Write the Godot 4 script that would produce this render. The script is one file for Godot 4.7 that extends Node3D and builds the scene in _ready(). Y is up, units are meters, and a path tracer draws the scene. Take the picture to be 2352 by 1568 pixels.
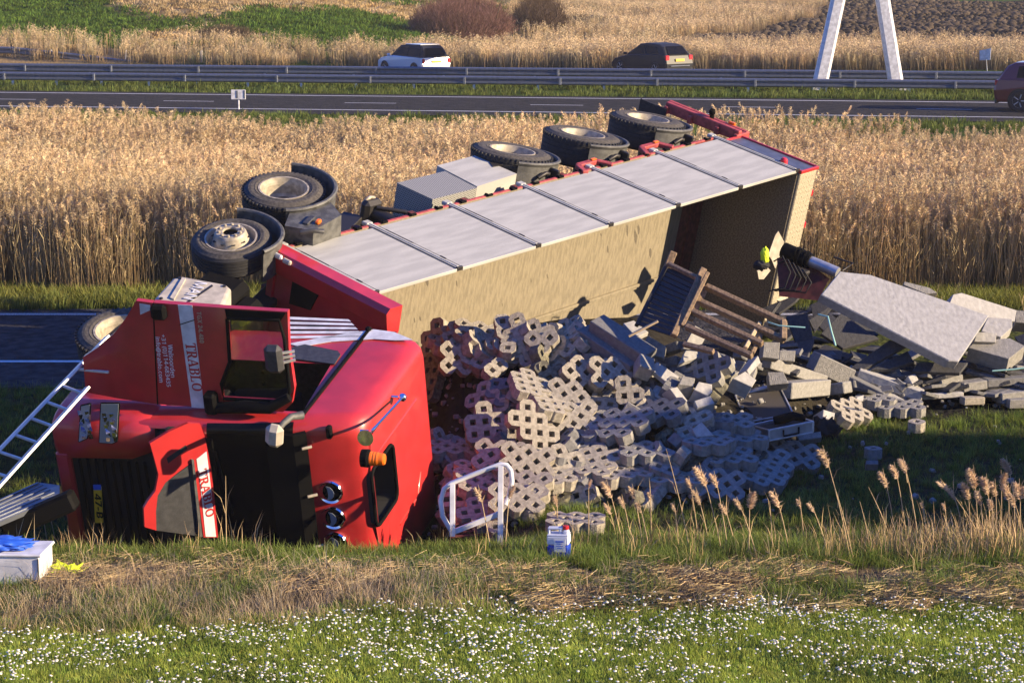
extends Node3D

# ---------------------------------------------------------------- mesh building
class MB:
	var st := SurfaceTool.new()
	var sg := -1
	var colored := false
	var col := Color.WHITE
	func _init(with_color := false):
		st.begin(Mesh.PRIMITIVE_TRIANGLES)
		colored = with_color
	func v(p: Vector3):
		if colored:
			st.set_color(col)
		st.set_smooth_group(sg)
		st.add_vertex(p)
	func tri(a: Vector3, b: Vector3, c: Vector3):
		v(a); v(b); v(c)
	func quad(a: Vector3, b: Vector3, c: Vector3, d: Vector3):
		v(a); v(b); v(c); v(a); v(c); v(d)
	func box(c: Vector3, s: Vector3, ch := 0.0, b := Basis(), taper := 1.0) -> MB:
		var keep := sg
		sg = -1
		var h := s / 2.0
		ch = minf(ch, minf(h.x, minf(h.y, h.z)) * 0.8)
		var P := func(sx: float, sy: float, sz: float, ax: int) -> Vector3:
			var q := Vector3(sx * (h.x - (0.0 if ax == 0 else ch)), sy * (h.y - (0.0 if ax == 1 else ch)), sz * (h.z - (0.0 if ax == 2 else ch)))
			if sy > 0.0:
				q.x *= taper
				q.z *= taper
			return c + b * q
		for s1 in [-1.0, 1.0]:
			quad(P.call(s1, -1, -1, 0), P.call(s1, 1, -1, 0), P.call(s1, 1, 1, 0), P.call(s1, -1, 1, 0))
			quad(P.call(-1, s1, -1, 1), P.call(-1, s1, 1, 1), P.call(1, s1, 1, 1), P.call(1, s1, -1, 1))
			quad(P.call(-1, -1, s1, 2), P.call(1, -1, s1, 2), P.call(1, 1, s1, 2), P.call(-1, 1, s1, 2))
		if ch > 0.0:
			for s1 in [-1.0, 1.0]:
				for s2 in [-1.0, 1.0]:
					quad(P.call(s1, s2, -1, 0), P.call(s1, s2, 1, 0), P.call(s1, s2, 1, 1), P.call(s1, s2, -1, 1))
					quad(P.call(s1, -1, s2, 0), P.call(s1, 1, s2, 0), P.call(s1, 1, s2, 2), P.call(s1, -1, s2, 2))
					quad(P.call(-1, s1, s2, 1), P.call(1, s1, s2, 1), P.call(1, s1, s2, 2), P.call(-1, s1, s2, 2))
					for s3 in [-1.0, 1.0]:
						tri(P.call(s1, s2, s3, 0), P.call(s1, s2, s3, 1), P.call(s1, s2, s3, 2))
		sg = keep
		return self
	func bar(p0: Vector3, p1: Vector3, w: float, h: float, ch := 0.0, hint := Vector3.UP) -> MB:
		var x := (p1 - p0).normalized()
		var z := x.cross(hint).normalized()
		if z.length() < 0.5:
			z = x.cross(Vector3.RIGHT).normalized()
		var y := z.cross(x)
		return box((p0 + p1) / 2.0, Vector3((p1 - p0).length(), h, w), ch, Basis(x, y, z))
	func tube(pts: Array, r, n := 8, caps := true) -> MB:
		var keep := sg
		sg = 1
		var rings := []
		var prev := Vector3.ZERO
		for i in pts.size():
			var t: Vector3 = (pts[mini(i + 1, pts.size() - 1)] - pts[maxi(i - 1, 0)]).normalized()
			var u := prev - t * prev.dot(t)
			if u.length() < 0.01:
				u = t.cross(Vector3.UP if absf(t.y) < 0.9 else Vector3.RIGHT)
			u = u.normalized()
			prev = u
			var w := t.cross(u)
			var rr: float = r[i] if r is Array else r
			var ring := []
			for k in n:
				var a := TAU * k / n
				ring.append(pts[i] + (u * cos(a) + w * sin(a)) * rr)
			rings.append(ring)
		for i in rings.size() - 1:
			for k in n:
				quad(rings[i][k], rings[i][(k + 1) % n], rings[i + 1][(k + 1) % n], rings[i + 1][k])
		if caps:
			sg = -1
			for k in n:
				tri(pts[0], rings[0][(k + 1) % n], rings[0][k])
				tri(pts[-1], rings[-1][k], rings[-1][(k + 1) % n])
		sg = keep
		return self
	# profile of Vector2(radius, height) turned round the local y axis of xf; a0..a1 part of the turn
	func lathe(prof: Array, xf: Transform3D, n := 32, sharp := true, a0 := 0.0, a1 := TAU) -> MB:
		var keep := sg
		for i in prof.size() - 1:
			sg = 2 + i if sharp else 1
			var p: Vector2 = prof[i]
			var q: Vector2 = prof[i + 1]
			for k in n:
				var s := a0 + (a1 - a0) * k / n
				var e := a0 + (a1 - a0) * (k + 1) / n
				var A := xf * Vector3(p.x * cos(s), p.y, p.x * sin(s))
				var B := xf * Vector3(p.x * cos(e), p.y, p.x * sin(e))
				var C := xf * Vector3(q.x * cos(e), q.y, q.x * sin(e))
				var D := xf * Vector3(q.x * cos(s), q.y, q.x * sin(s))
				if p.x < 1e-5:
					tri(A, C, D)
				elif q.x < 1e-5:
					tri(A, B, C)
				else:
					quad(A, B, C, D)
		sg = keep
		return self
	# polygon in the local xy plane of xf, extruded along its z from z0 to z1
	func prism(poly: PackedVector2Array, xf: Transform3D, z0: float, z1: float) -> MB:
		var keep := sg
		sg = -1
		var t := Geometry2D.triangulate_polygon(poly)
		for i in range(0, t.size(), 3):
			for z in [z0, z1]:
				tri(xf * Vector3(poly[t[i]].x, poly[t[i]].y, z), xf * Vector3(poly[t[i + 1]].x, poly[t[i + 1]].y, z), xf * Vector3(poly[t[i + 2]].x, poly[t[i + 2]].y, z))
		for i in poly.size():
			var a := poly[i]
			var b := poly[(i + 1) % poly.size()]
			quad(xf * Vector3(a.x, a.y, z0), xf * Vector3(b.x, b.y, z0), xf * Vector3(b.x, b.y, z1), xf * Vector3(a.x, a.y, z1))
		sg = keep
		return self
	func ball(c: Vector3, r: Vector3, n := 10) -> MB:
		var keep := sg
		sg = 1
		for i in n:
			for k in n * 2:
				var f := func(ii: int, kk: int) -> Vector3:
					var th := PI * ii / n
					var ph := PI * (kk % (n * 2)) / n
					return c + Vector3(sin(th) * cos(ph), cos(th), sin(th) * sin(ph)) * r
				if i > 0:
					tri(f.call(i, k), f.call(i, k + 1), f.call(i + 1, k))
				if i < n - 1:
					tri(f.call(i, k + 1), f.call(i + 1, k + 1), f.call(i + 1, k))
		sg = keep
		return self
	func mesh() -> ArrayMesh:
		st.generate_normals()
		return st.commit()

var M := {}
var T := {}
var rng := RandomNumberGenerator.new()
var used := {}
var cam: Camera3D
const FOC := 5000.0
const EYE := Vector3(0, 5.9, 0)

func numbered(n: String) -> String:
	var k: int = used.get(n, 0)
	used[n] = k + 1
	return n if k == 0 else "%s_%03d" % [n, k]

func tag(o: Node, label := "", category := "", group := "", kind := ""):
	if label: o.set_meta("label", label)
	if category: o.set_meta("category", category)
	if group: o.set_meta("group", group)
	if kind: o.set_meta("kind", kind)

func thing(called: String, label: String, category: String, xf := Transform3D(), group := "") -> Node3D:
	var o := Node3D.new()
	o.name = numbered(called)
	add_child(o, true)
	o.transform = xf
	tag(o, label, category, group)
	return o

func obj(called: String, m: Mesh, mat: Material, parent: Node = null, xf := Transform3D()) -> MeshInstance3D:
	var o := MeshInstance3D.new()
	o.mesh = m
	o.material_override = mat
	o.name = numbered(called) if parent == null else called
	(self if parent == null else parent).add_child(o, true)
	o.transform = xf
	o.cast_shadow = GeometryInstance3D.SHADOW_CASTING_SETTING_ON
	return o

func struct(called: String, m: Mesh, mat: Material) -> MeshInstance3D:
	var o := obj(called, m, mat)
	tag(o, "", "", "", "structure")
	return o

func copy(o: Node3D, label := "", xf = null) -> Node3D:
	var c: Node3D = o.duplicate()
	c.name = numbered(String(o.name).rstrip("_0123456789"))
	add_child(c, true)
	if label: c.set_meta("label", label)
	if xf != null: c.transform = xf
	return c

func stuff(called: String, label: String, mesh: Mesh, mat: Material, xfs: Array, cols: Array = [], category := "grass") -> MultiMeshInstance3D:
	var mm := MultiMesh.new()
	mm.transform_format = MultiMesh.TRANSFORM_3D
	mm.use_colors = cols.size() > 0
	mm.mesh = mesh
	mm.instance_count = xfs.size()
	for i in xfs.size():
		mm.set_instance_transform(i, xfs[i])
		if cols.size():
			mm.set_instance_color(i, cols[i])
	var o := MultiMeshInstance3D.new()
	o.multimesh = mm
	o.material_override = mat
	o.name = numbered(called)
	add_child(o, true)
	tag(o, label, category, "", "stuff")
	return o

# a sight line of the survey photograph, and where it meets planes and the ground
func ray(px: float, py: float) -> Vector3:
	return cam.transform.basis * Vector3((px - 1176.0) / FOC, -(py - 784.0) / FOC, -1.0)
func W(px: float, py: float, z: float) -> Vector3:
	return EYE + ray(px, py) * z
func G(px: float, py: float, h := 0.0) -> Vector3:
	var d := ray(px, py)
	return EYE + d * ((h - EYE.y) / d.y)
func hit(xf: Transform3D, axis: int, val: float, px: float, py: float) -> Vector3:
	var inv := xf.affine_inverse()
	var o := inv * EYE
	var d := inv.basis * ray(px, py)
	return o + d * ((val - o[axis]) / d[axis])
func surf(px: float, py: float, lift := 0.0) -> Vector3:
	var d := ray(px, py)
	var t := 15.0
	while t < 60.0:
		var p := EYE + d * t
		if p.y <= gh(p.x, p.z) + pile_h(p.x, p.z) + lift:
			return p
		t += 0.04
	return EYE + d * 45.0

func lin(r: float, g: float, b: float) -> Color:
	return Color(r, g, b).linear_to_srgb()

func ntex(freq: float, lo: float, hi: float, oct := 4, normal := false, bump := 4.0, seed_ := 1, kind := FastNoiseLite.TYPE_SIMPLEX_SMOOTH, bias := 0.0) -> NoiseTexture2D:
	var key := "%s %s %s %s %s %s %s %s %s" % [freq, lo, hi, oct, normal, bump, seed_, kind, bias]
	if T.has(key): return T[key]
	var n := FastNoiseLite.new()
	n.seed = seed_
	n.noise_type = kind
	n.frequency = freq
	n.fractal_octaves = oct
	var t := NoiseTexture2D.new()
	t.width = 512
	t.height = 512
	t.seamless = true
	t.noise = n
	if normal:
		t.as_normal_map = true
		t.bump_strength = bump
	else:
		var g := Gradient.new()
		g.set_color(0, lin(lo, lo, lo))
		g.set_color(1, lin(hi, hi, hi))
		g.set_offset(0, 0.25 + bias)
		g.set_offset(1, 0.75 + bias)
		t.color_ramp = g
	T[key] = t
	return t

# c: real base colour (linear); opts: tex, scale, bump, bscale, world, clear, spec
func mk(called: String, c: Vector3, rough: float, metal := 0.0, o := {}) -> StandardMaterial3D:
	var m := StandardMaterial3D.new()
	m.resource_name = called
	m.albedo_color = lin(c.x, c.y, c.z)
	m.roughness = rough
	m.metallic = metal
	m.cull_mode = BaseMaterial3D.CULL_DISABLED
	if o.has("tex") or o.has("bump"):
		m.uv1_triplanar = true
		m.uv1_world_triplanar = o.get("world", false)
		var s: float = o.get("scale", 1.0)
		m.uv1_scale = Vector3(s, s, s)
	if o.has("scale3"):
		m.uv1_scale = o.scale3
	if o.has("tex"): m.albedo_texture = o.tex
	if o.has("bump"):
		m.normal_enabled = true
		m.normal_texture = o.bump
		m.normal_scale = o.get("bscale", 1.0)
	if o.has("rtex"):
		m.roughness_texture = o.rtex
	if o.has("clear"):
		m.clearcoat_enabled = true
		m.clearcoat = o.clear
		m.clearcoat_roughness = o.get("crough", 0.08)
	if o.has("spec"): m.metallic_specular = o.spec
	if o.has("vc"): m.vertex_color_use_as_albedo = true
	if o.has("back"):
		m.backlight_enabled = true
		m.backlight = lin(o.back.x, o.back.y, o.back.z)
	M[called] = m
	return m

func text(s: String, size: float, font: String, bold: bool, italic: bool, mat: Material, called: String, parent: Node, xf: Transform3D, depth := 0.003) -> MeshInstance3D:
	var f := SystemFont.new()
	f.font_names = PackedStringArray([font])
	f.font_weight = 700 if bold else 400
	f.font_italic = italic
	var t := TextMesh.new()
	t.text = s
	t.font = f
	t.font_size = 48
	t.pixel_size = size / 48.0
	t.depth = depth
	t.curve_step = 3.0
	return obj(called, t, mat, parent, xf)

func materials():
	var blot := ntex(0.012, 0.72, 1.0, 5)
	var fine := ntex(0.06, 0.72, 1.0, 4, false, 0, 3)
	var speck := ntex(0.18, 0.5, 1.0, 3, false, 0, 5)
	var nfine := ntex(0.08, 0, 1, 4, true, 6.0, 7)
	var ncoarse := ntex(0.02, 0, 1, 5, true, 8.0, 8)
	mk("red_paint", Vector3(0.50, 0.027, 0.028), 0.42, 0.0, {"tex": ntex(0.01, 0.82, 1.0, 5, false, 0, 11), "scale": 0.5, "clear": 0.5, "crough": 0.12})
	mk("red_dull", Vector3(0.42, 0.07, 0.065), 0.6, 0.0, {"tex": ntex(0.02, 0.6, 1.0, 5, false, 0, 12), "scale": 0.8})
	mk("maroon", Vector3(0.17, 0.035, 0.03), 0.8, 0.0, {"tex": ntex(0.02, 0.45, 1.0, 5, false, 0, 13), "scale": 0.9})
	mk("white_paint", Vector3(0.75, 0.75, 0.76), 0.4, 0.0, {"tex": blot, "scale": 0.7})
	mk("aluminium", Vector3(0.45, 0.445, 0.40), 0.6, 0.1, {"tex": ntex(0.008, 0.84, 1.0, 5, false, 0, 14), "scale3": Vector3(0.25, 1.4, 0.6), "bump": ntex(0.05, 0, 1, 3, true, 1.0, 15), "bscale": 0.3})
	mk("alu_rail", Vector3(0.5, 0.5, 0.5), 0.4, 0.6, {"tex": blot, "scale": 1.0})
	mk("alu_bright", Vector3(0.72, 0.72, 0.72), 0.35, 0.6, {"tex": blot, "scale": 1.3})
	mk("chrome", Vector3(0.75, 0.76, 0.8), 0.06, 1.0)
	mk("tread_plate", Vector3(0.50, 0.44, 0.31), 0.6, 0.08, {"tex": ntex(0.02, 0.6, 1.0, 4, false, 0, 17), "scale": 0.8, "bump": checker_normal(), "bscale": 0.7})
	M.tread_plate.uv1_scale = Vector3(3.2, 3.2, 3.2)
	mk("shaded_dirty_plate", Vector3(0.27, 0.225, 0.145), 0.8, 0.0, {"tex": ntex(0.02, 0.5, 1.0, 5, false, 0, 42), "scale": 0.8, "bump": M.tread_plate.normal_texture, "bscale": 0.6})  # dirty tread plate, darkened further to imitate shade on the inner wall
	M.shaded_dirty_plate.uv1_scale = Vector3(3.2, 3.2, 3.2)
	mk("slab_concrete", Vector3(0.36, 0.36, 0.365), 0.95, 0.0, {"tex": ntex(0.022, 0.72, 1.0, 6, false, 0, 43), "scale": 1.1, "bump": ncoarse, "bscale": 0.3})
	mk("bed_floor", Vector3(0.25, 0.215, 0.148), 0.85, 0.0, {"tex": ntex(0.03, 0.74, 1.0, 7, false, 0, 16, FastNoiseLite.TYPE_SIMPLEX_SMOOTH, -0.06), "scale3": Vector3(0.9, 0.5, 0.25), "bump": nfine, "bscale": 0.12})
	mk("scuff", Vector3(0.13, 0.11, 0.08), 0.9, 0.0, {"tex": fine, "scale": 1.0})
	mk("rubber", Vector3(0.03, 0.03, 0.031), 0.8, 0.0, {"tex": ntex(0.02, 0.6, 1.0, 4, false, 0, 18), "scale": 1.5, "bump": nfine, "bscale": 0.4})
	mk("rubber_dusty", Vector3(0.095, 0.085, 0.072), 0.9, 0.0, {"tex": ntex(0.03, 0.45, 1.0, 5, false, 0, 19), "scale": 1.2, "bump": nfine, "bscale": 0.3})
	mk("rim", Vector3(0.50, 0.44, 0.33), 0.6, 0.2, {"tex": ntex(0.02, 0.55, 1.0, 5, false, 0, 20), "scale": 1.2})
	mk("dark_plastic", Vector3(0.055, 0.056, 0.058), 0.55, 0.0, {"tex": ntex(0.02, 0.6, 1.0, 5, false, 0, 21), "scale": 1.0, "bump": nfine, "bscale": 0.15})
	mk("grey_plastic", Vector3(0.11, 0.11, 0.102), 0.6, 0.0, {"tex": ntex(0.015, 0.5, 1.0, 5, false, 0, 22), "scale": 1.0, "bump": nfine, "bscale": 0.2})
	mk("black", Vector3(0.008, 0.008, 0.008), 0.6, 0.0, {"spec": 0.12})
	mk("black_matt", Vector3(0.018, 0.018, 0.018), 0.9)
	mk("glass_dark", Vector3(0.004, 0.004, 0.005), 0.12, 0.0, {"spec": 0.28})
	mk("beige_plastic", Vector3(0.50, 0.45, 0.36), 0.6, 0.0, {"tex": blot, "scale": 0.9})
	mk("lamp_glass", Vector3(0.6, 0.65, 0.7), 0.2, 0.6)
	mk("orange", Vector3(0.8, 0.16, 0.01), 0.25)
	mk("text_red", Vector3(0.45, 0.02, 0.02), 0.5)
	mk("text_white", Vector3(0.8, 0.8, 0.8), 0.5)
	mk("text_gold", Vector3(0.45, 0.3, 0.2), 0.4)
	mk("plate_yellow", Vector3(0.75, 0.5, 0.03), 0.5)
	mk("blue", Vector3(0.02, 0.10, 0.55), 0.5)
	mk("hivis", Vector3(0.72, 0.85, 0.02), 0.7)
	mk("steel_dark", Vector3(0.045, 0.042, 0.04), 0.5, 0.5, {"tex": fine, "scale": 1.5})
	mk("rusty", Vector3(0.32, 0.22, 0.13), 0.8, 0.15, {"tex": ntex(0.03, 0.4, 1.0, 5, false, 0, 23), "scale": 1.5})
	mk("concrete", Vector3(0.29, 0.28, 0.25), 0.95, 0.0, {"tex": ntex(0.02, 0.7, 1.0, 6, false, 0, 24), "scale": 1.4, "bump": nfine, "bscale": 0.9})
	mk("concrete_warm", Vector3(0.39, 0.35, 0.275), 0.95, 0.0, {"tex": ntex(0.02, 0.66, 1.0, 6, false, 0, 25), "scale": 1.6, "bump": nfine, "bscale": 0.9})
	mk("concrete_mossy", Vector3(0.20, 0.185, 0.125), 0.95, 0.0, {"tex": ntex(0.02, 0.5, 1.0, 6, false, 0, 44), "scale": 1.6, "bump": nfine, "bscale": 0.9})
	mk("concrete_grey", Vector3(0.19, 0.188, 0.18), 0.95, 0.0, {"tex": ntex(0.02, 0.7, 1.0, 6, false, 0, 26), "scale": 1.6, "bump": nfine, "bscale": 0.8})
	mk("concrete_pale", Vector3(0.40, 0.39, 0.36), 0.95, 0.0, {"tex": ntex(0.02, 0.78, 1.0, 6, false, 0, 27), "scale": 1.2, "bump": ncoarse, "bscale": 0.3})
	mk("slate", Vector3(0.06, 0.061, 0.063), 0.8, 0.0, {"tex": ntex(0.03, 0.6, 1.0, 5, false, 0, 28), "scale": 1.2, "bump": nfine, "bscale": 0.5})
	mk("wood_pale", Vector3(0.55, 0.42, 0.24), 0.8, 0.0, {"tex": ntex(0.02, 0.7, 1.0, 4), "scale3": Vector3(0.6, 5, 5)})
	mk("paper", Vector3(0.75, 0.75, 0.74), 0.7)
	mk("strap", Vector3(0.28, 0.5, 0.42), 0.5)
	mk("asphalt", Vector3(0.048, 0.047, 0.046), 0.95, 0.0, {"spec": 0.15, "tex": ntex(0.02, 0.65, 1.0, 6, false, 0, 29), "scale": 0.16, "world": true, "bump": nfine, "bscale": 0.4})
	mk("asphalt_old", Vector3(0.07, 0.068, 0.068), 0.95, 0.0, {"spec": 0.15, "tex": ntex(0.02, 0.5, 1.0, 6, false, 0, 30), "scale": 0.3, "world": true, "bump": nfine, "bscale": 0.6})
	mk("road_white", Vector3(0.72, 0.72, 0.70), 0.7, 0.0, {"tex": ntex(0.03, 0.8, 1.0, 5, false, 0, 31), "scale": 0.5, "world": true})
	mk("road_white_worn", Vector3(0.62, 0.62, 0.6), 0.8, 0.0, {"tex": ntex(0.05, 0.3, 1.0, 5, false, 0, 32), "scale": 1.2, "world": true})
	mk("ground", Vector3(1, 1, 1), 1.0, 0.0, {"tex": ntex(0.03, 0.55, 1.0, 6, false, 0, 33), "scale": 0.5, "world": true, "vc": true, "bump": ncoarse, "bscale": 1.0, "spec": 0.1})
	mk("foliage", Vector3(1, 1, 1), 0.75, 0.0, {"vc": true, "spec": 0.3, "back": Vector3(0.65, 0.65, 0.22)})
	mk("straw", Vector3(1, 1, 1), 0.8, 0.0, {"vc": true, "spec": 0.2, "back": Vector3(0.12, 0.1, 0.06)})
	mk("petal", Vector3(1, 1, 1), 0.8, 0.0, {"vc": true, "back": Vector3(0.2, 0.2, 0.2)})
	mk("galvanised", Vector3(0.2, 0.22, 0.26), 0.45, 0.6, {"tex": ntex(0.02, 0.75, 1.0, 4), "scale": 0.4})
	mk("car_white", Vector3(0.75, 0.74, 0.72), 0.25, 0.0, {"clear": 0.7})
	mk("car_black", Vector3(0.018, 0.02, 0.026), 0.6, 0.0, {"clear": 0.15, "crough": 0.3, "spec": 0.3})
	mk("car_red", Vector3(0.17, 0.012, 0.016), 0.3, 0.2, {"clear": 0.8})
	mk("tail_red", Vector3(0.55, 0.02, 0.03), 0.25)
	mk("plastic_clear", Vector3(0.72, 0.75, 0.8), 0.35, 0.0, {"back": Vector3(0.3, 0.3, 0.35)})
	mk("liquid_blue", Vector3(0.02, 0.07, 0.5), 0.3, 0.0, {"back": Vector3(0.02, 0.06, 0.4)})

# raised lozenges of a tread plate as a normal map
func checker_normal() -> ImageTexture:
	var im := Image.create(256, 256, false, Image.FORMAT_RGBA8)
	for y in 256:
		for x in 256:
			var u := fposmod(x / 64.0, 1.0) - 0.5
			var w := fposmod(y / 64.0, 1.0) - 0.5
			var flip := (int(x / 64.0) + int(y / 64.0)) % 2 == 0
			var a := (u + w) * 0.707
			var b := (u - w) * 0.707
			if flip:
				var s := a; a = b; b = s
			var d := 1.0 - sqrt((a / 0.46) ** 2 + (b / 0.13) ** 2)
			var h := clampf(d * 3.0, 0.0, 1.0)
			im.set_pixel(x, y, Color(h, h, h))
	im.bump_map_to_normal_map(6.0)
	return ImageTexture.create_from_image(im)

func _ready():
	rng.seed = 4711
	# ---- camera, sky, sun, exposure
	cam = Camera3D.new()
	cam.name = "camera"
	add_child(cam)
	cam.position = EYE
	cam.rotation_degrees = Vector3(-10.25, 0, 0)
	cam.fov = 17.82
	cam.near = 0.1
	cam.far = 6000.0
	cam.current = true
	var we := WorldEnvironment.new()
	we.name = "environment"
	var e := Environment.new()
	e.background_mode = Environment.BG_SKY
	var sky := Sky.new()
	var sm := ProceduralSkyMaterial.new()
	sm.sky_top_color = Color(0.16, 0.33, 0.68)
	sm.sky_horizon_color = Color(0.60, 0.70, 0.82)
	sm.sky_curve = 0.12
	sm.sky_energy_multiplier = 0.92
	sm.ground_bottom_color = Color(0.13, 0.12, 0.08)
	sm.ground_horizon_color = Color(0.45, 0.45, 0.42)
	sky.sky_material = sm
	e.sky = sky
	e.tonemap_mode = Environment.TONE_MAPPER_LINEAR
	e.tonemap_exposure = 2.28
	e.sdfgi_enabled = true
	e.ssao_enabled = true
	e.ssil_enabled = true
	e.fog_enabled = true
	e.fog_density = 0.0003
	e.fog_light_color = Color(0.85, 0.83, 0.80)
	we.environment = e
	add_child(we)
	var sun := DirectionalLight3D.new()
	sun.name = "sun"
	add_child(sun)
	sun.look_at_from_position(Vector3.ZERO, -SUN, Vector3.UP)
	sun.light_energy = 1.6
	sun.light_color = Color(1.0, 0.90, 0.75)
	sun.light_angular_distance = 0.5
	sun.shadow_enabled = true
	# ---- the place
	materials()
	foot_line()
	terrain()
	roads()
	barriers()
	hinterland()
	traffic()
	tractor()
	trailer()
	rubble()
	small_things()
	plants()

const SUN := Vector3(0.925, 0.29, 0.245)
var foot_x: PackedFloat32Array = []
var foot_d: PackedFloat32Array = []

func foot_line():
	for q in [[880, 1215], [1000, 1205], [1150, 1190], [1300, 1140], [1500, 1135], [1650, 1135], [1780, 1105], [1880, 1000], [1960, 970], [2080, 955], [2352, 940], [2800, 925]]:
		var g := G(q[0], q[1])
		foot_x.append(g.x)
		foot_d.append(-g.z)

func ss(a: float, b: float, x: float) -> float:
	return smoothstep(a, b, x) if a < b else 1.0 - smoothstep(b, a, x)

# height of the heap of rubble above the ground
func pile_h(x: float, z: float) -> float:
	if x < -1.6: return 0.0
	var k := 0
	while k < foot_x.size() - 2 and foot_x[k + 1] < x:
		k += 1
	var f: float = lerpf(foot_d[k], foot_d[k + 1], clampf((x - foot_x[k]) / (foot_x[k + 1] - foot_x[k]), 0, 1))
	var t := -z - f
	var top := 1.45 * ss(-1.6, -0.5, x)
	top = lerpf(top, 0.85, ss(1.6, 2.8, x))
	top = lerpf(top, 0.4, ss(3.0, 4.6, x))
	return clampf(lerpf(0.36, 0.52, ss(-0.6, 0.8, x)) * t, 0.0, top) * ss(7.0, 5.0, t)

# height of the ground, with an unseen bank added at right to cast shade
func gh(x: float, z: float) -> float:
	var d := -z
	var h := 0.0
	if d < 60.0:
		h += 0.05 * ss(18.6, 19.6, d) * ss(21.4, 20.4, d)
		var dep := lerpf(1.0, 0.12, ss(-1.2, 0.4, x)) * lerpf(0.55, 1.0, ss(-5.5, -4.2, x))
		h -= dep * ss(20.75, 21.9, d) * ss(26.5, 24.6, d)
		h += SHADE_BANK * ss(7.0, 9.6, x) * ss(20.0, 21.3, d) * ss(26.6, 23.0, d) * (1.0 - 0.8 * exp(-pow((d - 24.0) / 0.22, 2.0))) * (1.0 + 0.07 * sin(d * 2.9) + 0.05 * sin(d * 7.1 + x))  # bank added out of view to shade the heap, gapped for lit strips
		h += 0.02 * sin(x * 2.3 + d * 0.7) * sin(d * 1.9) * ss(29.0, 28.0, d)
	elif d > 88.0:
		var r := d + 0.15 * x
		h += 0.10 * sin(r * 0.9) * ss(88.0, 89.0, r) * ss(97.0, 96.0, r)
		if d > 112.0:
			h += 0.10 * (d - 112.0) * ss(6.0, -22.0, x - 0.02 * d) * ss(230.0, 150.0, d)
			h += 0.25 * sin(x * 0.21 + d * 0.13) * ss(112.0, 130.0, d)
	return h
const SHADE_BANK := 3.12

var land_noise := FastNoiseLite.new()
func in_poly(p: Vector2, poly: PackedVector2Array) -> bool:
	return Geometry2D.is_point_in_polygon(p, poly)
func ground_poly(q: Array) -> PackedVector2Array:
	var r := PackedVector2Array()
	for c in q:
		var g := G(c[0], c[1])
		r.append(Vector2(g.x, g.z))
	return r
var plough: PackedVector2Array
var green_hill_noise := FastNoiseLite.new()

# dry grass share of the hillside on the far left, 0 green .. 1 dry
func dryness(x: float, d: float) -> float:
	var n := land_noise.get_noise_2d((x * 0.9 - d * 0.35) * 0.4, (d * 0.35 + x * 0.25) * 1.3)
	var u := x / d
	var dry := 0.33 + 1.5 * n
	dry += 0.55 * ss(-0.21, -0.16, u) * ss(-0.07, -0.10, u) * ss(127.0, 137.0, d - 30.0 * maxf(0.0, -0.15 - u))
	dry -= 0.18 * ss(-0.15, -0.20, u) * ss(140.0, 128.0, d)
	return clampf(dry, 0, 1)

func ground_color(x: float, z: float) -> Color:
	var d := -z
	var n := land_noise.get_noise_2d(x * 4.0, d * 4.0)
	var c := Color(0.10, 0.14, 0.03)
	if d < 20.6:
		var edge := 19.0 - 0.65 * ss(0.5, -3.5, x) + 0.5 * n
		c = c.lerp(Color(0.15, 0.11, 0.06), ss(edge - 0.15, edge + 0.15, d))
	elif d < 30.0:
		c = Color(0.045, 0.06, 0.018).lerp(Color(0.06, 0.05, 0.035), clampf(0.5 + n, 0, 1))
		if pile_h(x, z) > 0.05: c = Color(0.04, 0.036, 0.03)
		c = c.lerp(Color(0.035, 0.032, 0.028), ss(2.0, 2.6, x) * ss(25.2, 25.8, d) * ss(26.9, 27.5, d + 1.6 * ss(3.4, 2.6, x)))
	elif d < 37.0:
		c = Color(0.10, 0.11, 0.03)
	elif d < 52.0:
		c = Color(0.13, 0.09, 0.045)
	elif d < 112.0:
		c = Color(0.07, 0.11, 0.022)
	else:
		var t := ss(4.0, -14.0, x - 0.02 * d)
		var right := Color(0.34, 0.25, 0.13)
		if in_poly(Vector2(x, z), plough):
			right = Color(0.052, 0.042, 0.032) * (0.8 + 0.5 * n)
		elif d > 235.0:
			right = Color(0.07, 0.13, 0.025)
		var left := Color(0.055, 0.115, 0.015).lerp(Color(0.40, 0.28, 0.13), ss(0.35, 0.65, dryness(x, d)))
		c = right.lerp(left, t)
		if d > 420.0: c = c.lerp(Color(0.10, 0.14, 0.04), 0.6)
	c.a = 1.0
	return c

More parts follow.
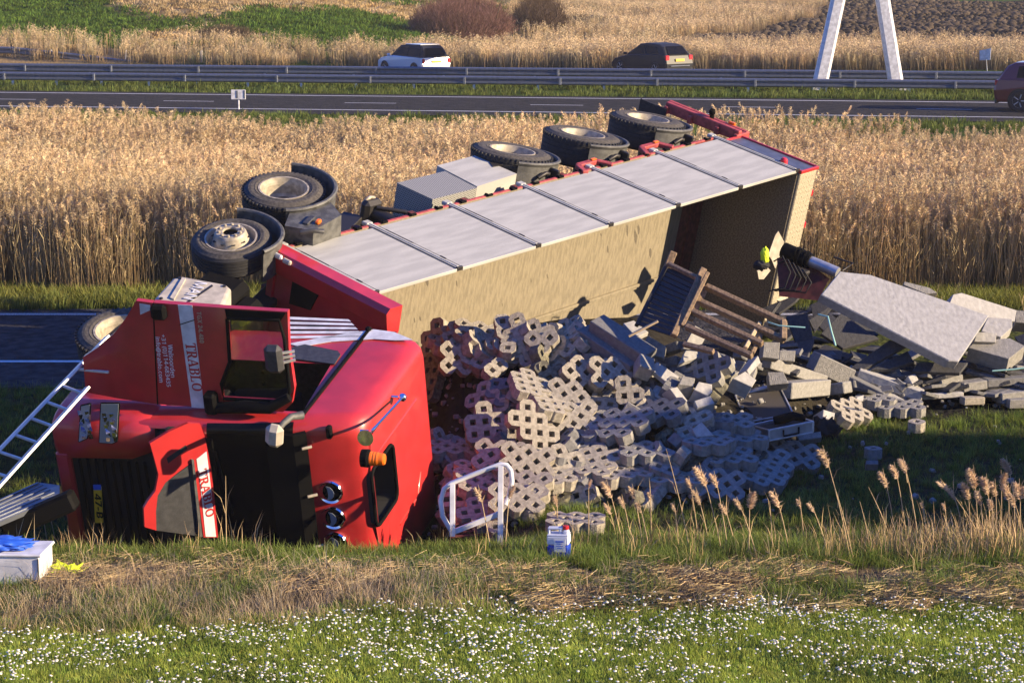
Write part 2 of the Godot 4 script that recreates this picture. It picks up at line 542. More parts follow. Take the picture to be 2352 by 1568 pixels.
func terrain():
	land_noise.seed = 5
	land_noise.frequency = 0.11
	land_noise.fractal_octaves = 4
	plough = ground_poly([[1480, 122], [1600, 92], [1860, 52], [1905, 6], [2352, 2], [3200, 0], [3200, 120], [2352, 121], [1900, 122]])
	var rows := PackedFloat32Array()
	var d := 3.0
	while d < 4000.0:
		rows.append(d)
		if d < 16.0: d += 1.0
		elif d < 30.0: d += 0.16
		elif d < 112.0: d += 0.9
		elif d < 260.0: d += 1.1
		else: d *= 1.12
	var cols := 260
	var pos := PackedVector3Array()
	var nor := PackedVector3Array()
	var col := PackedColorArray()
	var idx := PackedInt32Array()
	for r in rows.size():
		for k in cols + 1:
			var x := (2.0 * k / cols - 1.0) * (0.36 * rows[r] + 6.0)
			var z := -rows[r]
			pos.append(Vector3(x, full_h(x, z), z))
			var s := 0.05 if rows[r] < 60 else 0.5
			nor.append(Vector3(full_h(x - s, z) - full_h(x + s, z), 2 * s, full_h(x, z - s) - full_h(x, z + s)).normalized())
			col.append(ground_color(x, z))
	for r in rows.size() - 1:
		for k in cols:
			var a := r * (cols + 1) + k
			var b := a + cols + 1
			idx.append_array(PackedInt32Array([a, b, a + 1, a + 1, b, b + 1]))
	var arr := []
	arr.resize(Mesh.ARRAY_MAX)
	arr[Mesh.ARRAY_VERTEX] = pos
	arr[Mesh.ARRAY_NORMAL] = nor
	arr[Mesh.ARRAY_COLOR] = col
	arr[Mesh.ARRAY_INDEX] = idx
	var am := ArrayMesh.new()
	am.add_surface_from_arrays(Mesh.PRIMITIVE_TRIANGLES, arr)
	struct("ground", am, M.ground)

func full_h(x: float, z: float) -> float:
	var p := pile_h(x, z)
	return gh(x, z) + maxf(p - 0.22, 0.0) * 0.9

# a flat strip that follows the highway: r = d + 0.15 x is constant along it
func strip(mb: MB, r0: float, r1: float, x0: float, x1: float, y: float, slope := 0.15):
	var n := maxi(1, int(absf(x1 - x0) / 6.0))
	for i in n:
		var a := lerpf(x0, x1, float(i) / n)
		var b := lerpf(x0, x1, float(i + 1) / n)
		mb.quad(Vector3(a, y, -(r0 - slope * a)), Vector3(a, y, -(r1 - slope * a)), Vector3(b, y, -(r1 - slope * b)), Vector3(b, y, -(r0 - slope * b)))

func roads():
	var mb := MB.new()
	strip(mb, 77.4, 88.3, -150, 150, 0.02)
	struct("highway", mb.mesh(), M.asphalt)
	mb = MB.new()
	strip(mb, 97.0, 107.5, -150, 150, 0.02)
	struct("far_carriageway", mb.mesh(), M.asphalt)
	mb = MB.new()
	strip(mb, 79.4, 79.6, -150, 150, 0.026)
	strip(mb, 87.0, 87.22, -150, 150, 0.026)
	strip(mb, 98.0, 98.2, -150, 150, 0.026)
	strip(mb, 106.2, 106.4, -150, 150, 0.026)
	struct("road_edge_line", mb.mesh(), M.road_white)
	mb = MB.new()
	for i in range(-9, 9):
		var x := -6.0 + 7.15 * i - 0.45
		strip(mb, 83.1, 83.23, x, x + 2.0, 0.026)
	struct("road_dashes", mb.mesh(), M.road_white)
	# the narrow service road that the lorry left
	mb = MB.new()
	strip(mb, 29.0, 35.6, -60, 60, 0.012, 0.0)
	struct("service_road", mb.mesh(), M.asphalt_old)
	mb = MB.new()
	strip(mb, 34.95, 35.13, -60, 60, 0.018, 0.0)
	struct("service_road_edge_line", mb.mesh(), M.road_white_worn)
	mb = MB.new()
	for i in range(-6, 7):
		var x := -7.6 + 4.6 * i
		strip(mb, 30.85, 31.0, x, x + 1.75, 0.018, 0.0)
	struct("service_road_dashes", mb.mesh(), M.road_white)

# ---------------------------------------------------------------- barriers, posts, gantry, signs
func barrier(called: String, label: String, r0: float, x0: float, x1: float, top: float, posts: Array, end_ramp := 0.0):
	var root := thing(called, label, "crash barrier", Transform3D(), "steel crash barriers along the highway")
	var z := func(x: float) -> float: return -(r0 - 0.15 * x)
	var seg := 4.0
	var n := int((x1 - x0) / seg)
	var prof := [Vector2(0.0, 0.0), Vector2(0.07, 0.05), Vector2(0.07, 0.11), Vector2(0.0, 0.165), Vector2(0.0, 0.195), Vector2(0.07, 0.25), Vector2(0.07, 0.31), Vector2(0.0, 0.36)]
	for i in n:
		var mb := MB.new()
		var a := x0 + i * seg
		var b := a + seg + 0.02
		var ya := top - 0.33
		var yb := top - 0.33
		if end_ramp > 0.0:
			ya -= (top + 0.3) * ss(x1 - end_ramp, x1, a)
			yb -= (top + 0.3) * ss(x1 - end_ramp, x1, b)
		for k in prof.size() - 1:
			var p: Vector2 = prof[k]
			var q: Vector2 = prof[k + 1]
			mb.quad(Vector3(a, ya + p.y, z.call(a) + p.x + 0.004 * (i % 2)), Vector3(b, yb + p.y, z.call(b) + p.x + 0.004 * (i % 2)), Vector3(b, yb + q.y, z.call(b) + q.x + 0.004 * (i % 2)), Vector3(a, ya + q.y, z.call(a) + q.x + 0.004 * (i % 2)))
		mb.box(Vector3(a, ya + 0.165, z.call(a) + 0.04), Vector3(0.1, 0.3, 0.12), 0.01)
		obj("rail", mb.mesh(), M.galvanised, root)
	for x in posts:
		var mb := MB.new()
		mb.box(Vector3(x, top * 0.5 - 0.13, z.call(x) - 0.04), Vector3(0.10, top - 0.06, 0.05), 0.008)
		obj("post", mb.mesh(), M.white_paint, root)

func barriers():
	var posts := []
	for px in [-330, -215, -110, -5, 101, 211, 325, 441, 561, 687, 816, 950, 1089, 1235, 1385, 1543, 1707, 1880, 2060, 2248, 2450, 2660, 2880]:
		posts.append((px - 1176.0) / FOC * 91.6)
	barrier("crash_barrier", "near grey steel crash barrier on white posts between the grass median and near lanes", 91.5, -90, 90, 0.59, posts)
	posts = []
	for i in range(-22, 23): posts.append(i * 4.0 + 1.0)
	barrier("crash_barrier", "rear grey steel crash barrier on the median, behind the near one", 95.6, -90, 90, 0.73, posts)
	posts = []
	for i in range(-20, -3): posts.append(i * 4.0)
	barrier("crash_barrier", "dark crash barrier sloping down to its end on the far verge at left", 110.5, -110, -14, 0.85, posts, 14.0)
	# leaning legs of the overhead gantry between the barriers
	var g := thing("gantry", "pale A-shaped gantry of two leaning legs rising out of the road median", "gantry", Transform3D(Basis(), Vector3(14.4, 0, -91.0)))
	for s in [-1.0, 1.0]:
		var mb := MB.new()
		mb.sg = 1
		var w := 0.31
		var sec := PackedVector2Array([Vector2(-w, -0.12), Vector2(-w * 0.6, -0.26), Vector2(w * 0.6, -0.26), Vector2(w, -0.12), Vector2(w, 0.12), Vector2(w * 0.6, 0.26), Vector2(-w * 0.6, 0.26), Vector2(-w, 0.12)])
		var p0 := Vector3(s * 1.58, 0.35, 0)
		var p1 := Vector3(s * 0.42, 6.4, 0)
		mb.sg = -1
		for k in 8:
			var a := sec[k]
			var b := sec[(k + 1) % 8]
			mb.quad(p0 + Vector3(a.x, 0, a.y), p0 + Vector3(b.x, 0, b.y), p1 + Vector3(b.x, 0, b.y) * 0.9, p1 + Vector3(a.x, 0, a.y) * 0.9)
		obj("leg", mb.mesh(), M.white_paint, g)
		mb = MB.new()
		mb.box(Vector3(s * 1.62 + 0.05, 0.2, 0), Vector3(0.8, 0.4, 0.9), 0.04)
		mb.box(Vector3(s * 1.62 + 0.55, 0.13, 0.15), Vector3(0.5, 0.22, 0.5), 0.03)
		obj("footing", mb.mesh(), M.white_paint, g)
	var mb := MB.new()
	mb.box(Vector3(0, 6.6, 0), Vector3(1.5, 0.5, 0.6), 0.05)
	mb.box(Vector3(0, 6.75, -6), Vector3(0.5, 0.5, 13), 0.05)
	obj("beam", mb.mesh(), M.white_paint, g)
	# small white board on a post by the near lane
	var p := G(548, 252)
	var s := thing("sign_board", "small blank white board on a slim post among the reeds by the road", "sign", Transform3D(Basis(), p))
	mb = MB.new()
	mb.tube([Vector3(0, 0, 0), Vector3(0, 0.72, 0)], 0.028, 8)
	obj("post", mb.mesh(), M.white_paint, s)
	mb = MB.new()
	mb.box(Vector3(0, 0.56, 0.035), Vector3(0.54, 0.36, 0.02), 0.008)
	obj("board", mb.mesh(), M.white_paint, s)
	mb = MB.new()
	mb.box(Vector3(-0.05, 0.57, 0.05), Vector3(0.07, 0.27, 0.012), 0.003)
	mb.box(Vector3(0.22, 0.57, 0.05), Vector3(0.05, 0.3, 0.012), 0.003)
	obj("stiffener", mb.mesh(), M.galvanised, s)
	p = G(2268, 163)
	s = thing("marker_board", "small white marker board tilted on its post in the reeds at far right", "sign", Transform3D(Basis.from_euler(Vector3(0, -0.5, 0.12)), p))
	mb = MB.new()
	mb.tube([Vector3(0, 0, 0), Vector3(0, 0.7, 0)], 0.03, 8)
	obj("post", mb.mesh(), M.galvanised, s)
	mb = MB.new()
	mb.prism(PackedVector2Array([Vector2(-0.3, 0.55), Vector2(0.22, 0.52), Vector2(0.3, 1.08), Vector2(-0.28, 1.02)]), Transform3D(), 0.03, 0.06)
	obj("board", mb.mesh(), M.white_paint, s)

# ---------------------------------------------------------------- far land and cars
func twig_bush(called: String, label: String, px: float, py: float, w: float, h: float, dep: float, n: int, ca: Color, cb: Color):
	var p := G(px, py)
	p.y = gh(p.x, p.z) - 0.1
	var root := thing(called, label, "bush", Transform3D(Basis(), p))
	var mb := MB.new(true)
	var wood := MB.new(true)
	wood.col = Color(0.10, 0.07, 0.05)
	for s in 9:
		var a := rng.randf_range(-1, 1)
		var b0 := Vector3(a * w * 0.33, 0, rng.randf_range(-0.3, 0.3) * dep)
		wood.tube([b0, b0 + Vector3(a * w * 0.08, h * 0.3, 0), b0 + Vector3(a * w * 0.14, h * 0.62, rng.randf_range(-0.2, 0.2))], [0.09, 0.06, 0.02], 5)
	for i in n:
		var a := rng.randf_range(-1, 1)
		var b := rng.randf_range(-1, 1)
		if a * a + b * b > 1.0: continue
		var base := Vector3(a * w * 0.42, rng.randf_range(0.0, 0.3) * h, b * dep * 0.42)
		var k := sqrt(maxf(0.05, 1.0 - a * a * 0.85 - b * b * 0.6)) * (0.85 + 0.25 * sin(a * 7.0) * cos(b * 5.0 + a * 3.0))
		var tip := Vector3(base.x * 1.18 + rng.randf_range(-0.55, 0.55), maxf(base.y + 0.3, h * k * rng.randf_range(0.35, 1.06)), base.z * 1.15 + rng.randf_range(-0.3, 0.3))
		mb.col = ca.lerp(cb, rng.randf()) * rng.randf_range(0.7, 1.2)
		var t := 0.022
		mb.tri(base + Vector3(-t, 0, 0), base + Vector3(t, 0, 0), tip)
		for q in 2:
			var m0 := base.lerp(tip, rng.randf_range(0.4, 0.8))
			var e := m0 + Vector3(rng.randf_range(-0.4, 0.4), rng.randf_range(0.15, 0.5), rng.randf_range(-0.3, 0.3))
			mb.tri(m0 + Vector3(-t * 0.7, 0, 0), m0 + Vector3(t * 0.7, 0, 0), e)
	obj("trunk", wood.mesh(), M.straw, root)
	obj("crown", mb.mesh(), M.straw, root)

func hinterland():
	twig_bush("bush", "large rounded reddish bare bush behind the far lanes, at the foot of the hillside", 1060, 112, 6.2, 3.5, 5.0, 8000, Color(0.20, 0.095, 0.078), Color(0.30, 0.175, 0.125))
	twig_bush("bush", "darker grey-brown bare bush to the right of the large reddish one", 1238, 98, 3.4, 3.6, 4.0, 6000, Color(0.10, 0.065, 0.045), Color(0.19, 0.13, 0.08))
	twig_bush("bush", "low dark scrub beyond the reeds, right of the two bare bushes", 1345, 80, 4.0, 1.1, 2.5, 2600, Color(0.035, 0.03, 0.022), Color(0.07, 0.055, 0.04))
	twig_bush("bush", "small brown scrub on the hillside edge left of the white car", 520, 128, 2.6, 0.9, 1.5, 1300, Color(0.10, 0.07, 0.045), Color(0.17, 0.12, 0.07))

func wheel_pair(root: Node3D, x: float, r: float, half: float):
	for s in [1.0, -1.0]:
		var xf := Transform3D(Basis(Vector3.RIGHT, Vector3(0, 0, s), Vector3(0, -s, 0)), Vector3(x, r, s * (half - 0.2)))
		var w := obj("wheel", MB.new().lathe([Vector2(r * 0.62, 0), Vector2(r, 0.0), Vector2(r, 0.17), Vector2(r * 0.93, 0.2), Vector2(r * 0.64, 0.2)], xf, 24).mesh(), M.rubber, root)
		var m := MB.new()
		m.lathe([Vector2(0, 0.15), Vector2(r * 0.2, 0.16), Vector2(r * 0.25, 0.13)], xf, 16)
		for k in 5:
			var a := TAU * k / 5
			m.bar(xf * Vector3(cos(a) * r * 0.15, 0.14, sin(a) * r * 0.15), xf * Vector3(cos(a) * r * 0.62, 0.17, sin(a) * r * 0.62), 0.07, 0.03)
		m.lathe([Vector2(r * 0.56, 0.12), Vector2(r * 0.66, 0.19), Vector2(r * 0.66, 0.205)], xf, 24)
		obj("rim", m.mesh(), M.alu_bright, w)

# side profile poly (x forward, y up), half width given by zf(y)
func profile_body(mb: MB, poly: Array, zf: Callable, inset := 0.05):
	var c := Vector2.ZERO
	for p in poly: c += p
	c /= poly.size()
	var outer := []
	for s in [1.0, -1.0]:
		var inn := PackedVector2Array()
		for p in poly:
			inn.append(p + (c - p).normalized() * inset)
		var t := Geometry2D.triangulate_polygon(inn)
		for i in t:
			mb.v(Vector3(inn[i].x, inn[i].y, s * zf.call(inn[i].y)))
		for i in poly.size():
			var j := (i + 1) % poly.size()
			var a: Vector2 = poly[i]
			var b: Vector2 = poly[j]
			var za: float = s * (zf.call(a.y) - inset)
			var zb: float = s * (zf.call(b.y) - inset)
			mb.quad(Vector3(inn[i].x, inn[i].y, s * zf.call(inn[i].y)), Vector3(inn[j].x, inn[j].y, s * zf.call(inn[j].y)), Vector3(b.x, b.y, zb), Vector3(a.x, a.y, za))
			mb.quad(Vector3(a.x, a.y, 0), Vector3(b.x, b.y, 0), Vector3(b.x, b.y, zb), Vector3(a.x, a.y, za))

func side_glass(poly: Array, zf: Callable) -> Mesh:
	var mb := MB.new()
	var pv := PackedVector2Array(poly)
	var t := Geometry2D.triangulate_polygon(pv)
	for s in [1.0, -1.0]:
		for i in t:
			mb.v(Vector3(pv[i].x, pv[i].y, s * (zf.call(pv[i].y) + 0.008)))
	return mb.mesh()

func car(label: String, at: Vector3, yaw: float, paint: Material, roof: Material, body: Array, house: Array, glass: Array, rear_glass: Array, wx: Array, r: float, half: float, belt: float, plate: Vector3, lights: Array, k := 1.0):
	var root := thing("car", label, "car", Transform3D(Basis.from_euler(Vector3(0, deg_to_rad(yaw), 0)).scaled(Vector3.ONE * k), at))
	var zb := func(y: float) -> float: return half - 0.05 * clampf((0.45 - y) / 0.3, 0.0, 1.0) - 0.03 * clampf((y - 0.7) / 0.3, 0.0, 1.0)
	var zh := func(y: float) -> float: return half - 0.09 - (y - belt) * 0.32
	var mb := MB.new()
	profile_body(mb, body, zb, 0.07)
	obj("body", mb.mesh(), paint, root)
	mb = MB.new()
	profile_body(mb, house, zh, 0.06)
	obj("roof", mb.mesh(), roof, root)
	for g in glass:
		obj("window", side_glass(g, zh), M.glass_dark, root)
	mb = MB.new()
	var a: Vector2 = rear_glass[0]
	var b: Vector2 = rear_glass[1]
	mb.quad(Vector3(a.x, a.y, -zh.call(a.y) + 0.16), Vector3(a.x, a.y, zh.call(a.y) - 0.16), Vector3(b.x, b.y, zh.call(b.y) - 0.14), Vector3(b.x, b.y, -zh.call(b.y) + 0.14))
	obj("rear_window", mb.mesh(), M.glass_dark, root)
	for x in wx:
		for s in [-1.0, 1.0]:
			mb = MB.new()
			mb.lathe([Vector2(0, 0.0), Vector2(r * 1.14, 0.0), Vector2(r * 1.14, 0.004)], Transform3D(Basis(Vector3.RIGHT, Vector3(0, 0, s), Vector3(0, -s, 0)), Vector3(x, r, s * (half + 0.004))), 20)
			obj("wheel_arch", mb.mesh(), M.black_matt, root)
		wheel_pair(root, x, r, half + 0.03)
	mb = MB.new()
	mb.box(plate, Vector3(0.02, 0.12, 0.52), 0.0)
	obj("number_plate", mb.mesh(), M.plate_yellow, root)
	for l in lights:
		mb = MB.new()
		mb.box(l[0], l[1], 0.03)
		obj("tail_light", mb.mesh(), M.tail_red, root)
	mb = MB.new()
	for s in [-1.0, 1.0]:
		mb.box(Vector3(wx[0] - 0.45, belt + 0.04, s * (half + 0.07)), Vector3(0.1, 0.13, 0.18), 0.03)
	obj("mirror", mb.mesh(), paint, root)
	mb = MB.new()
	mb.box(Vector3(body[0].x + 0.03, 0.32, 0), Vector3(0.06, 0.14, half * 1.9), 0.02)
	obj("bumper", mb.mesh(), M.dark_plastic, root)

func traffic():
	var V := func(x: float, y: float) -> Vector2: return Vector2(x, y)
	# small white hatchback
	var body := [V.call(-1.85, 0.25), V.call(-1.88, 0.55), V.call(-1.82, 0.86), V.call(0.55, 0.90), V.call(0.95, 0.86), V.call(1.6, 0.76), V.call(1.82, 0.62), V.call(1.85, 0.35), V.call(1.75, 0.2), V.call(-1.75, 0.2)]
	var house := [V.call(-1.80, 0.86), V.call(-1.62, 1.28), V.call(-1.45, 1.40), V.call(-0.2, 1.43), V.call(0.25, 1.38), V.call(0.85, 0.88)]
	var g1 := [V.call(-1.62, 0.93), V.call(-1.5, 1.27), V.call(-0.62, 1.31), V.call(-0.6, 0.93)]
	var g2 := [V.call(-0.54, 0.93), V.call(-0.55, 1.31), V.call(0.12, 1.30), V.call(0.62, 0.93)]
	var p := G(950, 172)
	car("small white hatchback with dark roof and windows driving away on the far lanes", Vector3(p.x, 0.02, p.z), 127, M.car_white, M.car_black, body, house, [g1, g2], [V.call(-1.80, 0.95), V.call(-1.66, 1.3)], [1.2, -1.25], 0.30, 0.84, 0.88, Vector3(-1.9, 0.68, 0), [[Vector3(-1.86, 0.72, 0.72), Vector3(0.08, 0.22, 0.14)], [Vector3(-1.86, 0.72, -0.72), Vector3(0.08, 0.22, 0.14)]])
	var roof := MB.new().box(Vector3(-0.75, 1.445, 0), Vector3(1.25, 0.03, 1.1), 0.01)
	obj("roof_panel", roof.mesh(), M.car_white, get_node("car"))
	# dark hatchback
	body = [V.call(-1.98, 0.28), V.call(-2.02, 0.55), V.call(-1.92, 0.92), V.call(-1.5, 0.96), V.call(0.6, 0.92), V.call(1.0, 0.86), V.call(1.75, 0.70), V.call(2.0, 0.5), V.call(2.0, 0.3), V.call(1.9, 0.2), V.call(-1.9, 0.2)]
	house = [V.call(-1.90, 0.90), V.call(-1.55, 1.32), V.call(-1.2, 1.44), V.call(-0.3, 1.48), V.call(0.15, 1.43), V.call(1.0, 0.88)]
	g1 = [V.call(-1.35, 1.0), V.call(-1.15, 1.30), V.call(-0.42, 1.36), V.call(-0.4, 0.98)]
	g2 = [V.call(-0.34, 0.98), V.call(-0.36, 1.36), V.call(0.1, 1.34), V.call(0.72, 0.95)]
	p = G(1497, 170)
	car("dark blue-black hatchback with red tail lights driving away on the far lanes", Vector3(p.x, 0.02, p.z), 127, M.car_black, M.car_black, body, house, [g1, g2], [V.call(-1.9, 0.99), V.call(-1.55, 1.35)], [1.3, -1.25], 0.31, 0.87, 0.92, Vector3(-2.03, 0.72, 0), [[Vector3(-1.9, 0.82, 0.72), Vector3(0.16, 0.24, 0.24)], [Vector3(-1.9, 0.82, -0.72), Vector3(0.16, 0.24, 0.24)]])
	var bump := MB.new().box(Vector3(-2.04, 0.45, 0), Vector3(0.05, 0.05, 1.2), 0.02)
	obj("bumper_strip", bump.mesh(), M.galvanised, get_node("car_001"))
	# dark red car at the right edge
	body = [V.call(-2.2, 0.4), V.call(-2.25, 0.7), V.call(-2.16, 1.05), V.call(0.6, 1.08), V.call(1.1, 1.05), V.call(2.05, 0.9), V.call(2.25, 0.65), V.call(2.2, 0.3), V.call(-2.1, 0.3)]
	house = [V.call(-2.14, 1.03), V.call(-1.85, 1.5), V.call(-1.6, 1.63), V.call(-0.2, 1.69), V.call(0.4, 1.6), V.call(1.2, 1.06)]
	g1 = [V.call(-1.5, 1.12), V.call(-1.45, 1.5), V.call(-0.55, 1.56), V.call(-0.5, 1.12)]
	g2 = [V.call(-0.42, 1.12), V.call(-0.45, 1.56), V.call(0.3, 1.53), V.call(0.95, 1.12)]
	p = G(2446, 256)
	car("dark red sport utility car cut off by the right edge on the near lane", Vector3(p.x, 0.02, p.z), -24, M.car_red, M.car_red, body, house, [g1, g2], [V.call(-2.14, 1.12), V.call(-1.88, 1.5)], [1.4, -1.35], 0.36, 0.93, 1.05, Vector3(-2.26, 0.8, 0), [[Vector3(-2.14, 0.95, 0.76), Vector3(0.16, 0.2, 0.26)], [Vector3(-2.14, 0.95, -0.76), Vector3(0.16, 0.2, 0.26)]], 1.08)

# ---------------------------------------------------------------- the overturned tractor unit
# vehicle axes as node axes: x forward, y the vehicle's up, z the vehicle's right side (which now faces the sky)
const TRA := Transform3D(Vector3(-0.3625, -0.2977, 0.8831), Vector3(0.9299, -0.1787, 0.3215), Vector3(0.0621, 0.9378, 0.3416), Vector3(-3.311, 2.008, -26.804))
const CAB := Transform3D(Vector3(-0.2095, -0.3038, 0.9294) * 0.955, Vector3(0.976, -0.0077, 0.2175) * 0.955, Vector3(-0.0589, 0.9527, 0.2981) * 0.955, Vector3(-3.8907, 1.5567, -27.1984))
const TRL := Transform3D(Vector3(-0.6444, -0.0822, 0.7603), Vector3(0.7482, -0.273, 0.6047), Vector3(0.1579, 0.9585, 0.2374), Vector3(-2.634, 2.458, -25.135))
const XB := Basis(Vector3(1, 0, 0), Vector3(0, 1, 0), Vector3(0, 0, 1))
const FACE_A := Basis(Vector3(0, 1, 0), Vector3(0, 0, 1), Vector3(1, 0, 0))
const FACE_B := Basis(Vector3(0, 0, 1), Vector3(1, 0, 0), Vector3(0, 1, 0))
const AXLE := Basis(Vector3(1, 0, 0), Vector3(0, 0, 1), Vector3(0, -1, 0))

func pp(pf: Transform3D, q: Array) -> PackedVector2Array:
	var r := PackedVector2Array()
	for c in q:
		var h := hit(pf, 2, 0.0, c[0], c[1])
		r.append(Vector2(h.x, h.y))
	return r

# letters on a plane, from one point to another of the survey photograph
func letters(s: String, parent: Node3D, pf: Transform3D, a: Array, b: Array, height: float, font: String, bold: bool, italic: bool, mat: Material, called := "lettering", lift := 0.006):
	var p := hit(pf, 2, lift, a[0], a[1])
	var q := hit(pf, 2, lift, b[0], b[1])
	var f := SystemFont.new()
	f.font_names = PackedStringArray([font])
	f.font_weight = 700 if bold else 400
	f.font_italic = italic
	var t := TextMesh.new()
	t.text = s
	t.font = f
	t.font_size = 40
	t.pixel_size = 0.01
	t.depth = 0.06
	t.curve_step = 2.0
	var box := t.get_aabb()
	var x := (q - p)
	var sx := x.length() / box.size.x
	var sy := height / box.size.y
	x = x.normalized()
	var y := Vector3(0, 0, 1).cross(x)
	var xf := Transform3D(Basis(x * sx, y * sy, Vector3(0, 0, 0.06)), (p + q) / 2.0)
	obj(called, t, mat, parent, parent.transform.affine_inverse() * pf * xf)

func loft(mb: MB, rings: Array, skip: Callable):
	for i in rings.size() - 1:
		var n: int = rings[i].size()
		for k in n:
			if skip.call(i, k): continue
			mb.quad(rings[i][k], rings[i][(k + 1) % n], rings[i + 1][(k + 1) % n], rings[i + 1][k])

func wheel(root: Node3D, c: Vector3, r: float, rr: float, w: float, kind: String, tilt := Basis()):
	var xf := Transform3D(tilt * AXLE, c)
	var prof := [Vector2(r * 0.95, -0.02), Vector2(r * 0.985, -0.045)]
	var y := -0.05
	var step := (w - 0.1) / 5.0
	for i in 5:
		prof.append_array([Vector2(r, y), Vector2(r, y - step * 0.78), Vector2(r - 0.012, y - step * 0.8), Vector2(r - 0.012, y - step)])
		y -= step
	prof.append_array([Vector2(r * 0.985, -w + 0.04), Vector2(r * 0.9, -w), Vector2(rr, -w)])
	var mb := MB.new()
	mb.lathe(prof, xf, 56)
	if kind == "dual":
		var p2 := []
		for p in prof: p2.append(p - Vector2(0, w + 0.06))
		p2.push_front(Vector2(rr, -w - 0.06))
		mb.lathe(p2, xf, 56)
	if kind != "steer":
		for k in 52:
			var a := TAU * k / 52
			mb.box(xf * Vector3(cos(a) * r * 0.992, -0.05, sin(a) * r * 0.992), Vector3(0.03, 0.05, 0.028), 0.0, xf.basis * Basis(Vector3(0, 1, 0), -a))
	var tyre := obj("wheel", mb.mesh(), M.rubber, root)
	mb = MB.new()
	mb.lathe([Vector2(rr - 0.002, -0.03), Vector2(rr + 0.012, -0.004), Vector2(rr + 0.05, 0.012), Vector2(rr + 0.052, 0.008), Vector2((r + rr) * 0.5, 0.012), Vector2(r * 0.86, 0.006), Vector2(r * 0.87, 0.001), Vector2(r * 0.95, -0.02)], xf, 56)
	obj("sidewall", mb.mesh(), M.rubber_dusty, tyre)
	mb = MB.new()
	if kind == "steer":
		mb.lathe([Vector2(rr, -0.03), Vector2(rr + 0.008, 0.004), Vector2(rr - 0.012, 0.004), Vector2(rr - 0.03, -0.05), Vector2(rr * 0.84, -0.10), Vector2(rr * 0.72, -0.04), Vector2(rr * 0.62, 0.06), Vector2(rr * 0.56, 0.085), Vector2(rr * 0.30, 0.085), Vector2(rr * 0.28, 0.06)], xf, 48)
	else:
		mb.lathe([Vector2(rr, -0.03), Vector2(rr + 0.008, 0.004), Vector2(rr - 0.014, 0.004), Vector2(rr - 0.03, -0.05), Vector2(rr * 0.88, -0.08), Vector2(rr * 0.87, -0.20), Vector2(rr * 0.74, -0.27), Vector2(rr * 0.45, -0.285), Vector2(rr * 0.42, -0.285)], xf, 48)
	obj("rim", mb.mesh(), M.rim, tyre)
	mb = MB.new()
	if kind == "steer":
		mb.lathe([Vector2(0, 0.02), Vector2(rr * 0.29, 0.02)], xf, 24)
		for k in 10:
			var a := TAU * k / 10
			mb.lathe([Vector2(0, 0.004), Vector2(rr * 0.085, 0.004)], xf * Transform3D(Basis(Vector3(cos(a), 0, sin(a)), (Vector3(0, 0.6, 0) + Vector3(cos(a), 0, sin(a)) * 0.8).normalized(), Vector3(-sin(a), 0, cos(a))), Vector3(cos(a) * rr * 0.68, 0.013, sin(a) * rr * 0.68)), 10)
	else:
		mb.lathe([Vector2(0, -0.15), Vector2(rr * 0.3, -0.16), Vector2(rr * 0.36, -0.20), Vector2(rr * 0.40, -0.29)], xf, 28)
		for k in 8:
			var a := TAU * k / 8
			mb.lathe([Vector2(0, -0.265), Vector2(rr * 0.09, -0.265)], xf * Transform3D(Basis(), Vector3(cos(a) * rr * 0.62, 0, sin(a) * rr * 0.62)), 10)
	obj("hub", mb.mesh(), M.black_matt if kind == "steer" else M.steel_dark, tyre)
	mb = MB.new()
	var y0 := 0.085 if kind == "steer" else -0.285
	for k in 10:
		var a := TAU * (k + 0.5) / 10
		mb.lathe([Vector2(rr * 0.06, y0), Vector2(rr * 0.055, y0 + 0.025), Vector2(0, y0 + 0.03)], xf * Transform3D(Basis(), Vector3(cos(a) * rr * 0.44, 0, sin(a) * rr * 0.44)), 6)
	obj("wheel_nuts", mb.mesh(), M.rim if kind == "steer" else M.steel_dark, tyre)

func fender(root: Node3D, ca: float, cb: float, r: float, t0: float, t1: float, c0: float, c1: float, mat: Material, tilt := Basis(), called := "mudguard"):
	var mb := MB.new()
	mb.lathe([Vector2(r, c0), Vector2(r, c1 - 0.02), Vector2(r + 0.012, c1), Vector2(r + 0.04, c1), Vector2(r + 0.055, c1 - 0.02), Vector2(r + 0.03, c1 - 0.06), Vector2(r + 0.02, c0)], Transform3D(tilt * AXLE, Vector3(ca, cb, 0)), 28, true, t0, t1)
	obj(called, mb.mesh(), mat, root)

func rrect(af: float, ar: float, w: float, r: float, side: Array, b: float) -> Array:
	var ring := []
	for k in 7:
		ring.append(Vector3(af, b, lerpf(-(w - r), w - r, k / 6.0)))
	for k in range(1, 5):
		var t := PI / 2 * k / 5.0
		ring.append(Vector3(af - r + r * cos(t), b, w - r + r * sin(t)))
	ring.append(Vector3(af - r, b, w))
	for a in side: ring.append(Vector3(a, b, w))
	var q := minf(r, 0.12)
	for k in 4:
		var t := PI / 2 * k / 3.0
		ring.append(Vector3(ar + q - q * sin(t), b, w - q + q * cos(t)))
	for k in range(1, 6): ring.append(Vector3(ar, b, lerpf(w - q, -(w - q), k / 6.0)))
	for k in 4:
		var t := PI / 2 * k / 3.0
		ring.append(Vector3(ar + q - q * cos(t), b, -(w - q) - q * sin(t)))
	for i in side.size(): ring.append(Vector3(side[side.size() - 1 - i], b, -w))
	ring.append(Vector3(af - r, b, -w))
	for k in range(1, 5):
		var t := PI / 2 * k / 5.0
		ring.append(Vector3(af - r + r * sin(t), b, -(w - r) - r * cos(t)))
	return ring

func shear(p: Vector3) -> Vector3:
	return p + Vector3(0, clampf((p.y - 3.05) / 0.45, 0, 1) * (5.1 - p.x) * 0.1, 0)

